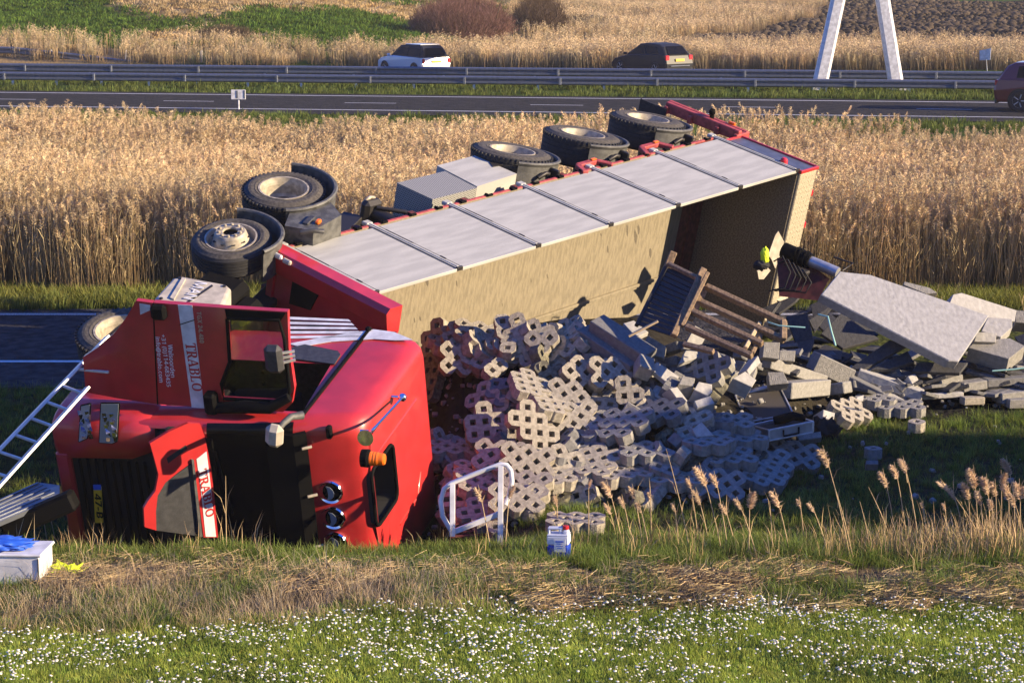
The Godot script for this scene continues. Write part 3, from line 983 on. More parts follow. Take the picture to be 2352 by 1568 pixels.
func tractor():
	var root := thing("red_truck", "overturned red tractor unit lying on its side, cab facing the camera with its door open", "truck", TRA)
	var cx := TRA.affine_inverse() * CAB
	var pf_front := CAB * Transform3D(FACE_A, Vector3(5.37, 0, 0))
	var pf_door := CAB * Transform3D(FACE_A, Vector3(5.0, 0, 0))
	var pf_side := CAB * Transform3D(XB, Vector3(0, 0, 1.225))
	var pf_roof := CAB * Transform3D(FACE_B, Vector3(0, 3.80, 0))
	var rel := root.transform.affine_inverse()
	# ---- cab shell with the door opening left free
	var secs := [[1.15, 5.30, 1.20, 0.10], [1.95, 5.30, 1.22, 0.14], [2.5, 5.25, 1.22, 0.16], [3.0, 5.16, 1.22, 0.18], [3.10, 5.14, 1.22, 0.19], [3.35, 5.09, 1.215, 0.2], [3.50, 5.05, 1.20, 0.21], [3.58, 5.02, 1.18, 0.22], [3.64, 4.98, 1.14, 0.22], [3.675, 4.93, 1.09, 0.21], [3.685, 4.87, 1.03, 0.2]]
	var rings := []
	var rear := [3.05, 3.05, 3.05, 3.05, 3.05, 3.05, 3.05, 3.06, 3.09, 3.14, 3.2]
	for i in secs.size():
		var s: Array = secs[i]
		var ring := rrect(s[1], rear[i], s[2], s[3], [minf(4.93, s[1] - s[3] - 0.01), 4.4, 3.85, 3.5], s[0])
		for k in ring.size(): ring[k] = shear(ring[k])
		rings.append(ring)
	# hatch opening in the roof
	var hc := pp(pf_roof, [[905, 1022], [862, 1085], [878, 1207], [923, 1155]])
	var hatch_c := (hc[0] + hc[1] + hc[2] + hc[3]) / 4.0
	var HA := hatch_c.y
	var HC := hatch_c.x
	var hr := rrect(HA + 0.30, HA - 0.36, 0.36, 0.10, [HA + 0.15, HA, HA - 0.1, HA - 0.2], 3.69)
	for k in hr.size(): hr[k] = shear(hr[k] + Vector3(0, 0, HC))
	rings.append(hr)
	var mb := MB.new()
	mb.sg = 1
	loft(mb, rings, func(i, k): return (i < 3 and k >= 12 and k <= 13) or (i == 0 and k < 7))
	obj("cab_shell", mb.mesh(), M.red_paint, root, cx)
	# hatch: rubber frame and the dark well behind it
	mb = MB.new()
	var fr := []
	for k in hr.size(): fr.append(hr[k] + Vector3(0, 0.012, 0))
	fr.append(fr[0])
	mb.tube(fr, 0.022, 8, false)
	var hatch := obj("roof_hatch", mb.mesh(), M.black, root, cx)
	mb = MB.new()
	for k in hr.size():
		mb.quad(hr[k], hr[(k + 1) % hr.size()], hr[(k + 1) % hr.size()] - Vector3(0, 0.35, 0), hr[k] - Vector3(0, 0.35, 0))
		mb.tri(hr[k] - Vector3(0, 0.35, 0), hr[(k + 1) % hr.size()] - Vector3(0, 0.35, 0), Vector3(HA, 3.4, HC))
	obj("hatch_well", mb.mesh(), M.black_matt, hatch)
	# cab interior
	mb = MB.new()
	mb.box(Vector3(4.1, 1.2, 0), Vector3(2.0, 0.06, 2.3))
	mb.box(Vector3(3.12, 2.2, 0), Vector3(0.05, 2.0, 2.3))
	mb.box(Vector3(4.15, 2.2, -1.15), Vector3(2.1, 2.1, 0.05))
	mb.box(Vector3(4.0, 3.35, 0), Vector3(1.7, 0.05, 1.9))
	mb.box(Vector3(5.0, 1.7, 0), Vector3(0.35, 0.8, 2.2), 0.08)
	obj("cab_interior", mb.mesh(), M.dark_plastic, root, cx)
	mb = MB.new()
	mb.box(Vector3(4.1, 1.75, 0.62), Vector3(0.5, 0.22, 0.5), 0.08)
	mb.box(Vector3(3.85, 2.2, 0.62), Vector3(0.18, 0.8, 0.48), 0.07, Basis(Vector3(0, 0, 1), 0.12))
	obj("seat", mb.mesh(), M.black_matt, root, cx)
	# ---- front: dark engine bay, bumper pods, grille, lamps
	mb = MB.new()
	mb.box(Vector3(5.22, 1.2, 0), Vector3(0.12, 1.62, 2.1))
	for k in 7:
		mb.tube([Vector3(5.30, 1.5 + 0.06 * k, 1.1 - 0.13 * k), Vector3(5.34, 1.62 - 0.03 * k, 0.8 - 0.1 * k), Vector3(5.31, 1.35 + 0.05 * k, 0.4 - 0.1 * k)], 0.018, 6)
	mb.box(Vector3(5.31, 1.68, 1.05), Vector3(0.1, 0.25, 0.22), 0.03)
	mb.box(Vector3(5.31, 1.5, 0.72), Vector3(0.1, 0.2, 0.3), 0.03)
	obj("engine_bay", mb.mesh(), M.black_matt, root, cx)
	for s in [1.0, -1.0]:
		mb = MB.new()
		mb.sg = 3
		var prs := []
		for q in [[0.24, 0.05, 0.80], [0.30, 0.0, 0.72], [0.70, 0.0, 0.74], [1.15, 0.0, 0.76], [1.36, 0.02, 0.84], [1.42, 0.07, 0.92]]:
			var f: float = q[1]
			var ring := []
			for p in [[5.25, q[2]], [5.37 - f, q[2] + 0.01], [5.37 - f, 1.0], [5.33 - f, 1.13], [5.23 - f, 1.225 - f], [5.0, 1.25 - f], [4.75, 1.25 - f], [4.75, 1.1]]:
				ring.append(Vector3(p[0], q[0], p[1] * s))
			prs.append(ring)
		loft(mb, prs, func(_i, k): return k == 7)
		mb.sg = -1
		var pod := obj("bumper_corner", mb.mesh(), M.red_paint, root, cx)
		if s > 0:
			for q in [[[233, 926], [273, 926], [268, 1011], [258, 1016], [229, 1014]], [[187, 931], [207, 927], [203, 990], [200, 1004], [182, 1012]]]:
				var poly := pp(pf_front, q)
				var pf := CAB.affine_inverse() * pf_front
				var grow := Geometry2D.offset_polygon(poly, 0.012)
				mb = MB.new()
				mb.prism(grow[0], pf, 0.0, 0.012)
				var lamp := obj("headlight", mb.mesh(), M.black, root, cx)
				mb = MB.new()
				mb.prism(poly, pf, 0.013, 0.02)
				obj("lens", mb.mesh(), M.lamp_glass, lamp)
				mb = MB.new()
				var c := Vector2.ZERO
				for p in poly: c += p / poly.size()
				for k in 14:
					var fx := (k % 2 - 0.5) * 0.075 + 0.01 * (k % 3)
					var fy := (k / 2 - 3) * 0.048
					mb.box(pf * Vector3(c.x + fx, c.y + fy, 0.021), Vector3(0.004, 0.062, 0.042), 0.0, pf.basis.orthonormalized() * Basis(Vector3(0, 1, 0), -PI / 2 + 0.25 * sin(k * 2.1)) * Basis(Vector3(0, 0, 1), 0.3 * cos(k * 1.7)))
				obj("reflector", mb.mesh(), M.chrome, lamp)
	mb = MB.new()
	mb.box(Vector3(5.33, 0.33, 0), Vector3(0.10, 0.17, 1.6), 0.03)
	obj("bumper", mb.mesh(), M.red_paint, root, cx)
	for k in 9:
		mb = MB.new()
		mb.box(Vector3(5.315, 0.5 + 0.095 * k, -0.05), Vector3(0.05, 0.035, 1.5), 0.01, Basis(Vector3(0, 0, 1), 0.5))
		obj("slat", mb.mesh(), M.black, root, cx)
	mb = MB.new()
	var pl := pp(pf_front, [[214, 1118], [232, 1118], [236, 1200], [218, 1200]])
	mb.prism(pl, CAB.affine_inverse() * pf_front, -0.01, 0.004)
	var plate := obj("number_plate", mb.mesh(), M.plate_yellow, root, cx)
	mb = MB.new()
	mb.prism(pp(pf_front, [[213.5, 1112], [231.5, 1112], [232.5, 1124], [214.5, 1124]]), CAB.affine_inverse() * pf_front, 0.005, 0.008)
	obj("blue_band", mb.mesh(), M.blue, plate)
	letters("47-B", root, pf_front, [223, 1134], [229, 1190], 0.075, "Droid Sans", true, false, M.black, "plate_lettering", 0.008)
	# ---- raised front flap with the white name band
	var v := Vector3(sin(0.72), -cos(0.72), 0)
	var pf_flap := CAB * Transform3D(Basis(v, Vector3(0, 0, 1), v.cross(Vector3(0, 0, 1))), Vector3(5.36, 1.97, 0))
	var flap_loc := TRA.affine_inverse() * pf_flap
	var face := 1.0 if pf_flap.basis.z.dot(EYE - pf_flap.origin) > 0.0 else -1.0
	mb = MB.new()
	mb.prism(pp(pf_flap, [[342, 1016], [385, 990], [430, 970], [458, 972], [468, 1000], [484, 1075], [499, 1232], [466, 1232], [452, 1130], [441, 1058], [408, 1082], [378, 1106], [360, 1136], [356, 1172], [357, 1216], [330, 1208], [328, 1165], [338, 1148], [355, 1125], [362, 1088], [352, 1050]]), flap_loc, -0.02, 0.02)
	var flap := obj("front_flap", mb.mesh(), M.red_paint, root)
	mb = MB.new()
	mb.prism(pp(pf_flap, [[378, 1106], [441, 1060], [462, 1230], [355, 1216], [356, 1172], [360, 1136]]), flap_loc, -0.018, 0.004)
	obj("grille_mesh", mb.mesh(), M.dark_plastic, flap)
	mb = MB.new()
	mb.prism(pp(pf_flap, [[449, 1052], [472, 1034], [480, 1100], [494, 1230], [470, 1230], [460, 1130]]), flap_loc, -0.0, 0.024 * face)
	obj("white_band", mb.mesh(), M.white_paint, flap)
	mb = MB.new()
	mb.prism(pp(pf_flap, [[436, 1052], [441, 1052], [461, 1228], [454, 1228]]), flap_loc, 0.0, 0.05 * face)
	obj("trim", mb.mesh(), M.grey_plastic, flap)
	mb = MB.new()
	mb.prism(pp(pf_flap, [[380, 1050], [424, 1020], [428, 1028], [384, 1062]]), flap_loc, 0.0, 0.023 * face)
	obj("air_slot", mb.mesh(), M.black_matt, flap)
	var pft := pf_flap
	if face < 0.0:
		pft = pf_flap * Transform3D(Basis(Vector3(1, 0, 0), Vector3(0, -1, 0), Vector3(0, 0, -1)), Vector3.ZERO)
	letters("TRABLO", root, pft, [464, 1078], [483, 1186], 0.095, "Droid Serif", true, false, M.text_red, "lettering", 0.027)
	# ---- windscreen, visor, wipers
	mb = MB.new()
	mb.sg = 1
	var wr := []
	for i in 6:
		var b := lerpf(2.02, 2.95, i / 5.0)
		var af := 5.30 - (b - 1.95) * 0.0909 if b < 2.5 else 5.25 - (b - 2.5) * 0.18
		var ring := rrect(af + 0.008, 3.0, 1.228, lerpf(0.14, 0.18, i / 5.0), [4.9], b)
		var row := []
		for k in [-3, -2, -1, 0, 1, 2, 3, 4, 5, 6, 7, 8, 9]: row.append(ring[k if k >= 0 else ring.size() + k])
		wr.append(row)
	for i in 5:
		for k in 12: mb.quad(wr[i][k], wr[i + 1][k], wr[i + 1][k + 1], wr[i][k + 1])
	obj("windscreen", mb.mesh(), M.glass_dark, root, cx)
	mb = MB.new()
	mb.bar(Vector3(5.305, 2.03, 1.05), Vector3(5.305, 2.03, -1.05), 0.03, 0.10, 0.01)
	mb.bar(Vector3(5.325, 2.10, 0.9), Vector3(5.315, 2.2, 0.1), 0.015, 0.02)
	mb.bar(Vector3(5.325, 2.10, 0.0), Vector3(5.315, 2.2, -0.8), 0.015, 0.02)
	obj("wiper_cowl", mb.mesh(), M.black, root, cx)
	mb = MB.new()
	mb.prism(PackedVector2Array([Vector2(5.27, 2.70), Vector2(5.30, 2.68), Vector2(5.27, 2.98), Vector2(5.20, 3.11), Vector2(5.15, 3.08), Vector2(5.23, 2.95)]), Transform3D(XB, Vector3.ZERO), -1.12, 1.12)
	var visor := obj("sun_visor", mb.mesh(), M.black, root, cx)
	mb = MB.new()
	for c in [0.95, 0.35, -0.3, -0.95]:
		mb.tube([Vector3(5.25, 3.06, c), Vector3(5.19, 3.15, c)], 0.018, 8)
	obj("visor_clip", mb.mesh(), M.rim, visor)
	# ---- roof furniture
	for q in [[763, 1121], [769, 1180], [774, 1238]]:
		var p := hit(CAB, 0, 5.03, q[0], q[1])
		var xf := Transform3D(Basis(Vector3(0, 1, 0), Vector3(1, 0, 0), Vector3(0, 0, -1)).scaled(Vector3.ONE * 1.15), p)
		mb = MB.new()
		mb.lathe([Vector2(0.0, -0.12), Vector2(0.06, -0.11), Vector2(0.10, -0.03), Vector2(0.118, 0.05), Vector2(0.125, 0.07), Vector2(0.116, 0.088), Vector2(0.098, 0.075)], xf, 28)
		var lamp := obj("spotlight", mb.mesh(), M.chrome, root, cx)
		mb = MB.new()
		mb.lathe([Vector2(0.097, 0.07), Vector2(0.06, 0.085), Vector2(0.0, 0.09)], xf, 28)
		obj("lens", mb.mesh(), M.glass_dark, lamp)
		mb = MB.new()
		mb.prism(PackedVector2Array([Vector2(0.0, -0.075), Vector2(0.04, -0.065), Vector2(0.065, -0.035), Vector2(0.075, 0.0), Vector2(0.065, 0.035), Vector2(0.04, 0.065), Vector2(0.0, 0.075), Vector2(0.015, 0.03), Vector2(0.012, -0.04)]), xf * Transform3D(Basis(Vector3(1, 0, 0), Vector3(0, 0, 1), Vector3(0, -1, 0)), Vector3(-0.03, 0, 0)), -0.096, -0.09)  # bright crescent laid on the lens in place of its reflection
		obj("reflector", mb.mesh(), M.lamp_glass, lamp)
	var h0 := hit(CAB, 1, 3.88, 839, 1006)
	var h1 := hit(CAB, 1, 3.90, 928, 908)
	h1 = h1.lerp(h0, 0.05)
	mb = MB.new()
	var pts := []
	var rad := []
	for k in 13:
		var t := k / 12.0
		pts.append(h0.lerp(h1, t))
		rad.append(0.015 + 0.052 * pow(1.0 - t, 9.0) + 0.022 * pow(1.0 - t, 30.0))
	mb.tube(pts, rad, 18)
	mb.ball(h1, Vector3(0.05, 0.05, 0.05), 8)
	mb.tube([h1 + Vector3(0, -0.12, 0), h1], 0.02, 8)
	mb.tube([h0.lerp(h1, 0.15) + Vector3(0, -0.12, 0), h0.lerp(h1, 0.15)], 0.02, 8)
	obj("air_horn", mb.mesh(), M.chrome, root, cx)
	var bp := hit(CAB, 1, 3.76, 839, 1052)
	mb = MB.new()
	mb.lathe([Vector2(0.095, -0.04), Vector2(0.10, 0.03), Vector2(0.085, 0.06), Vector2(0, 0.06)], Transform3D(Basis(), bp), 24)
	var beacon := obj("beacon", mb.mesh(), M.black, root, cx)
	mb = MB.new()
	mb.lathe([Vector2(0.082, 0.06), Vector2(0.08, 0.075), Vector2(0.076, 0.09), Vector2(0.078, 0.105), Vector2(0.073, 0.12), Vector2(0.075, 0.135), Vector2(0.068, 0.16), Vector2(0.064, 0.2), Vector2(0.055, 0.215), Vector2(0, 0.218)], Transform3D(Basis(), bp), 24)
	obj("dome", mb.mesh(), M.orange, beacon)
	var ml := hit(CAB, 0, 5.10, 756, 992)
	mb = MB.new()
	mb.box(ml, Vector3(0.08, 0.06, 0.15), 0.015)
	obj("marker_lamp", mb.mesh(), M.black, root, cx)
	mb = MB.new()
	mb.tube([Vector3(4.86, 3.685, 0.62), Vector3(4.2, 3.755, 0.62), Vector3(3.5, 3.825, 0.62)], 0.035, 10)
	mb.tube([Vector3(4.3, 3.745, -0.55), Vector3(3.7, 3.805, -0.55), Vector3(3.55, 3.82, -0.3)], 0.03, 10)
	obj("roof_swage", mb.mesh(), M.red_paint, root, cx)
	# ---- drip rail and side trim
	mb = MB.new()
	var d0 := hit(pf_side, 2, 0.0, 690, 958)
	var d1 := hit(pf_side, 2, 0.0, 857, 745)
	var e0 := CAB.affine_inverse() * (pf_side * d0)
	var e1 := CAB.affine_inverse() * (pf_side * d1)
	e1 = e0.lerp(e1, 0.93)
	mb.bar(e0, e1, 0.03, 0.05, 0.01, Vector3(0, 1, 0))
	mb.ball(e1 + Vector3(0, 0, 0.02), Vector3(0.04, 0.04, 0.03), 6)
	obj("drip_rail", mb.mesh(), M.black, root, cx)
	mb = MB.new()
	var sl := CAB.affine_inverse() * pf_side
	mb.prism(pp(pf_side, [[662, 790], [760, 772], [858, 757], [905, 763], [948, 781], [905, 782], [858, 779], [760, 785], [690, 797]]), sl, 0.0, 0.006)
	obj("white_stripe", mb.mesh(), M.white_paint, root, cx)
	for i in 5:
		mb = MB.new()
		var y0 := 728.0 + 11.0 * i
		mb.prism(pp(pf_side, [[660 - i, y0], [800 + 8 * i, y0 + 6 - 2.0 * i], [806 + 8 * i, y0 + 11 - 2.0 * i], [660 - i, y0 + 6]]), sl, 0.0, 0.006)
		obj("pin_stripe", mb.mesh(), M.white_paint, root, cx)
	mb = MB.new()
	mb.prism(pp(pf_side, [[668, 800], [700, 793], [776, 808], [782, 816], [768, 838], [676, 826]]), sl, 0.0, 0.015)
	obj("side_flap", mb.mesh(), M.dark_plastic, root, cx)
	# ---- the open door standing up
	var dl := CAB.affine_inverse() * pf_door
	mb = MB.new()
	mb.prism(pp(pf_door, [[352, 695], [515, 707], [520, 732], [526, 800], [525, 832], [510, 868], [506, 885], [512, 938], [470, 936], [362, 928]]), dl, -0.07, 0.0)
	mb.prism(pp(pf_door, [[515, 707], [660, 716], [642, 734], [520, 732]]), dl, -0.07, 0.0)
	mb.prism(pp(pf_door, [[660, 716], [663, 800], [676, 890], [670, 926], [656, 924], [666, 905], [654, 780], [642, 734]]), dl, -0.07, 0.0)
	mb.prism(pp(pf_door, [[512, 938], [650, 946], [670, 926], [656, 924], [511, 916]]), dl, -0.07, 0.0)
	var door := obj("door", mb.mesh(), M.red_paint, root, cx)
	mb = MB.new()
	mb.prism(pp(pf_door, [[312, 690], [350, 695], [360, 928], [345, 926], [270, 914], [196, 900], [190, 820], [225, 797], [262, 765], [290, 728]]), dl, -0.06, 0.004)
	obj("door_skirt", mb.mesh(), M.red_paint, root, cx)
	mb = MB.new()
	var seal := []
	for q in [[521, 731], [641, 735], [653, 780], [665, 900], [654, 923], [513, 915], [508, 882], [527, 832], [521, 731]]:
		var h := hit(pf_door, 2, 0.004, q[0], q[1])
		seal.append(dl * h)
	mb.tube(seal, 0.022, 6, false)
	mb.prism(pp(pf_door, [[516, 710], [656, 718], [645, 736], [521, 733]]), dl, 0.0, 0.008)
	obj("window_seal", mb.mesh(), M.black, door)
	mb = MB.new()
	mb.prism(pp(pf_door, [[521, 731], [641, 735], [653, 780], [665, 900], [654, 923], [513, 915], [508, 882], [527, 832]]), dl, -0.032, -0.028)
	var gm := StandardMaterial3D.new()
	gm.transparency = BaseMaterial3D.TRANSPARENCY_ALPHA
	gm.albedo_color = Color(0.03, 0.035, 0.035, 0.35)
	gm.roughness = 0.03
	gm.resource_name = "window_glass"
	obj("window", mb.mesh(), gm, door)
	mb = MB.new()
	mb.prism(pp(pf_door, [[408, 699], [441, 701], [469, 937], [440, 935]]), dl, 0.0, 0.005)
	obj("white_band", mb.mesh(), M.white_paint, door)
	mb = MB.new()
	mb.prism(pp(pf_door, [[320, 696], [345, 700], [344, 712], [322, 722]]), dl, 0.0, 0.007)
	obj("corner_patch", mb.mesh(), M.white_paint, door)
	mb = MB.new()
	mb.prism(pp(pf_door, [[349.5, 696], [352.5, 696], [363, 928], [360, 928]]), dl, 0.0, 0.0055)
	mb.prism(pp(pf_door, [[412, 744], [446, 733], [446.5, 735], [412.5, 746]]), dl, 0.0, 0.0075)
	obj("panel_gap", mb.mesh(), M.black, door)
	letters("TRABLO", root, pf_door, [436, 788], [453, 898], 0.115, "Droid Serif", true, true, M.text_red)
	letters("TGX 24.480", root, pf_door, [456, 716], [463, 788], 0.05, "Droid Sans", true, false, M.text_gold)
	letters("Walsoorden", root, pf_door, [390, 792], [397, 867], 0.055, "Droid Sans", false, false, M.text_white)
	letters("+31 (0)114-683435", root, pf_door, [374, 768], [387, 888], 0.055, "Droid Sans", false, false, M.text_white)
	letters("info@trablo.com", root, pf_door, [361, 774], [370, 878], 0.055, "Droid Sans", false, false, M.text_white)
	mb = MB.new()
	mb.box(dl * hit(pf_door, 2, 0.03, 364, 717), Vector3(0.10, 0.17, 0.17), 0.03)
	obj("door_mirror", mb.mesh(), M.black, door)
	mb = MB.new()
	mb.box(dl * hit(pf_door, 2, 0.05, 485, 925), Vector3(0.14, 0.14, 0.26), 0.03)
	obj("door_mirror", mb.mesh(), M.black, door)
	mb = MB.new()
	var m0 := dl * hit(pf_door, 2, 0.12, 629, 824)
	mb.box(m0, Vector3(0.12, 0.20, 0.33), 0.06)
	var wide := obj("wide_mirror", mb.mesh(), M.dark_plastic, root, cx)
	mb = MB.new()
	for k in 3: mb.bar(m0 + Vector3(0, 0.02, -0.06 + 0.06 * k), m0 + Vector3(-0.1, 0.2, -0.05 + 0.05 * k), 0.025, 0.025)
	obj("bracket", mb.mesh(), M.alu_bright, wide)
	mb = MB.new()
	mb.tube([dl * hit(pf_door, 2, 0.05, 500, 936), dl * hit(pf_door, 2, 0.09, 560, 934), dl * hit(pf_door, 2, 0.09, 618, 937), dl * hit(pf_door, 2, 0.05, 664, 912)], [0.06, 0.07, 0.065, 0.05], 10)
	obj("mirror_arm", mb.mesh(), M.black, door)
	# front mirror on its arm above the windscreen
	var fm := hit(CAB, 0, 5.55, 630, 1000)
	mb = MB.new()
	mb.box(fm, Vector3(0.14, 0.19, 0.27), 0.06, Basis(Vector3(1, 0, 0), -0.15))
	var mir := obj("front_mirror", mb.mesh(), M.beige_plastic, root, cx)
	mb = MB.new()
	mb.tube([fm + Vector3(-0.04, 0.05, 0.06), hit(CAB, 0, 5.42, 650, 972), hit(CAB, 0, 5.25, 668, 957), hit(CAB, 0, 5.15, 694, 953)], [0.03, 0.035, 0.04, 0.05], 8)
	obj("arm", mb.mesh(), M.grey_plastic, mir)
	# ---- chassis
	mb = MB.new()
	for s in [-1.0, 1.0]:
		mb.box(Vector3(1.1, 0.95, s * 0.42), Vector3(4.4, 0.28, 0.09), 0.01)
	for a in [-0.8, 0.6, 2.0, 3.2]: mb.box(Vector3(a, 0.95, 0), Vector3(0.12, 0.2, 0.84))
	obj("chassis_frame", mb.mesh(), M.steel_dark, root)
	mb = MB.new()
	for a in [0.0, 1.33]: mb.tube([Vector3(a, 0.5, -1.0), Vector3(a, 0.5, 1.0)], 0.09, 10)
	obj("axle", mb.mesh(), M.steel_dark, root)
	wheel(root, Vector3(0.0, 0.51, 1.2), 0.5, 0.30, 0.28, "dual")
	wheel(root, Vector3(1.33, 0.49, 1.14), 0.47, 0.30, 0.30, "steer", Basis.from_euler(Vector3(0.04, 0.1, 0)))
	wheel(root, Vector3(3.5, 0.30, 0.97), 0.5, 0.30, 0.30, "single", Basis.from_euler(Vector3(0.05, 0.05, 0)))
	fender(root, 0.0, 0.51, 0.60, -3.45, -0.5, 0.72, 1.24, M.grey_plastic)
	fender(root, 1.33, 0.49, 0.57, -3.5, -1.15, 0.80, 1.22, M.grey_plastic)
	mb = MB.new()
	mb.prism(PackedVector2Array([Vector2(0.52, 0.85), Vector2(0.86, 0.95), Vector2(0.82, 1.3), Vector2(0.3, 1.42), Vector2(0.05, 1.16), Vector2(0.35, 1.02)]), Transform3D(XB, Vector3.ZERO), 0.70, 1.19)
	obj("mudguard_panel", mb.mesh(), M.grey_plastic, root)
	mb = MB.new()
	mb.box(Vector3(0.62, 1.27, 1.21), Vector3(0.09, 0.06, 0.05), 0.015)
	obj("side_marker", mb.mesh(), M.orange, root)
	mb = MB.new()
	mb.box(Vector3(0.62, 1.15, 1.2), Vector3(0.22, 0.08, 0.03), 0.01)
	mb.tube([Vector3(0.95, 1.2, 1.2), Vector3(0.9, 1.34, 1.24), Vector3(0.8, 1.42, 1.2)], 0.03, 8)
	obj("mudguard_clip", mb.mesh(), M.dark_plastic, root)
	mb = MB.new()
	mb.box(Vector3(2.15, 0.72, 0.6), Vector3(0.7, 0.6, 0.7), 0.08)
	mb.box(Vector3(2.5, 1.12, 0.5), Vector3(1.1, 0.3, 0.7), 0.08)
	obj("fuel_tank", mb.mesh(), M.black, root)  # black stands in for the shadow the tank lies in
	var pf_tr := TRA * Transform3D(XB, Vector3(0, 0, 1.22))
	var man := pp(pf_tr, [[347, 690], [402, 630], [533, 654], [508, 712]])
	mb = MB.new()
	mb.sg = 5
	var tl := Transform3D(XB, Vector3(0, 0, 1.22))
	var inner := Geometry2D.offset_polygon(man, -0.05)[0]
	obj("battery_cover", cushion(man, 0.05, 0.45, tl), M.beige_plastic, root)
	mb = MB.new()
	var mc := (man[0] + man[1] + man[2] + man[3]) / 4.0
	for k in 4:
		var p := man[k].lerp(mc, 0.22)
		mb.lathe([Vector2(0.022, 0.0), Vector2(0.02, 0.012), Vector2(0, 0.014)], tl * Transform3D(Basis(Vector3(1, 0, 0), Vector3(0, 0, 1), Vector3(0, -1, 0)), Vector3(p.x, p.y, 0)), 10)
	obj("bolt", mb.mesh(), M.steel_dark, root)
	mb = MB.new()
	mb.prism(pp(pf_tr, [[428, 693], [486, 654], [489, 657], [433, 695]]), tl, 0.0, 0.004)
	obj("groove", mb.mesh(), M.steel_dark, root)
	mb = MB.new()
	mb.prism(pp(pf_tr, [[390, 686], [418, 640], [426, 642], [399, 690]]), tl, 0.0, 0.018)
	obj("rib", mb.mesh(), M.beige_plastic, root)
	letters("MAN", root, pf_tr * Transform3D(Basis(Vector3(1, 0, 0), Vector3(0, 1, 0), Vector3(0, 0, 1)), Vector3(0, 0, 0)), [464, 648], [432, 687], 0.12, "Droid Sans", false, false, M.white_paint, "embossed_letters", 0.012)
	# fifth wheel and air lines behind the cab
	mb = MB.new()
	mb.lathe([Vector2(0, 0), Vector2(0.42, 0), Vector2(0.45, -0.04), Vector2(0.3, -0.1)], Transform3D(Basis(), Vector3(0.5, 1.18, 0)), 24)
	obj("coupling_plate", mb.mesh(), M.steel_dark, root)
	mb = MB.new()
	for k in 3:
		mb.tube([Vector3(2.7, 1.6, 0.5 - 0.15 * k), Vector3(2.3, 1.5 + 0.1 * k, 0.6 - 0.2 * k), Vector3(1.6, 1.9, 0.5 - 0.1 * k)], 0.022, 8)
	obj("air_line", mb.mesh(), M.black, root)
	# a detached step panel lying by the bumper
	var sp := thing("step_panel", "blue-grey ridged step panel torn off and lying left of the red bumper", "panel", Transform3D(Basis(), W(60, 1140, 22.2)))
	mb = MB.new()
	var q0 := [W(-60, 1172, 22.2), W(84, 1107, 22.9), W(136, 1114, 22.8), W(136, 1140, 22.3), W(-20, 1206, 21.7)]
	var o := sp.position
	for k in range(1, 4): mb.tri(q0[0] - o, q0[k] - o, q0[k + 1] - o)
	var dn := Vector3(0, -0.05, -0.02)
	for k in 5: mb.quad(q0[k] - o, q0[(k + 1) % 5] - o, q0[(k + 1) % 5] - o + dn, q0[k] - o + dn)
	obj("plate", mb.mesh(), M.galvanised, sp)
	for k in 6:
		mb = MB.new()
		var t := (k + 0.5) / 6.0
		mb.bar(q0[0].lerp(q0[4], t) - o + Vector3(0, 0.006, 0), q0[1].lerp(q0[3], t) - o + Vector3(0, 0.006, 0), 0.02, 0.012)
		obj("ridge", mb.mesh(), M.galvanised, sp)
	mb = MB.new()
	mb.box(Vector3(0.15, -0.16, 0.1), Vector3(0.8, 0.2, 0.25), 0.03, Basis(Vector3(0, 0, 1), 0.42))
	obj("bracket", mb.mesh(), M.black, sp)

# a plate with a rounded rim over a closed skirt
func cushion(poly: PackedVector2Array, r: float, deep: float, xf: Transform3D) -> Mesh:
	var mb := MB.new()
	mb.sg = 4
	var base := Geometry2D.offset_polygon(Geometry2D.offset_polygon(poly, -r * 1.5)[0], r * 1.5, Geometry2D.JOIN_ROUND)[0]
	var c := Vector2.ZERO
	for p in base: c += p / base.size()
	var levels := []
	for k in 5:
		var t := PI / 2 * k / 4.0
		var ring := []
		for p in base: ring.append(Vector3(p.x, p.y, -r + r * sin(t)) + Vector3((c - p).normalized().x, (c - p).normalized().y, 0) * r * (1.0 - cos(t)))
		levels.append(ring)
	var low := []
	for p in base: low.append(Vector3(p.x, p.y, -deep))
	levels.push_front(low)
	for i in levels.size() - 1:
		for k in base.size():
			var j := (k + 1) % base.size()
			mb.quad(xf * levels[i][k], xf * levels[i][j], xf * levels[i + 1][j], xf * levels[i + 1][k])
	mb.sg = -1
	for k in base.size():
		mb.tri(xf * levels[-1][k], xf * levels[-1][(k + 1) % base.size()], xf * Vector3(c.x, c.y, 0))
	return mb.mesh()

# ---------------------------------------------------------------- the overturned trailer
func lump(c: Vector3, r: Vector3, seed_: int, rough := 0.35, freq := 2.2, n := 14) -> Mesh:
	var mb := MB.new()
	mb.sg = 1
	var nz := FastNoiseLite.new()
	nz.seed = seed_
	nz.frequency = freq
	var f := func(i: int, k: int) -> Vector3:
		var th := PI * i / n
		var ph := TAU * (k % (2 * n)) / (2 * n)
		var d := Vector3(sin(th) * cos(ph), cos(th), sin(th) * sin(ph))
		return c + d * r * (1.0 + rough * nz.get_noise_3dv(d * 1.3 + Vector3(seed_, 0, 0)) * 2.0)
	for i in n:
		for k in 2 * n:
			if i > 0: mb.tri(f.call(i, k), f.call(i, k + 1), f.call(i + 1, k))
			if i < n - 1: mb.tri(f.call(i, k + 1), f.call(i + 1, k + 1), f.call(i + 1, k))
	return mb.mesh()

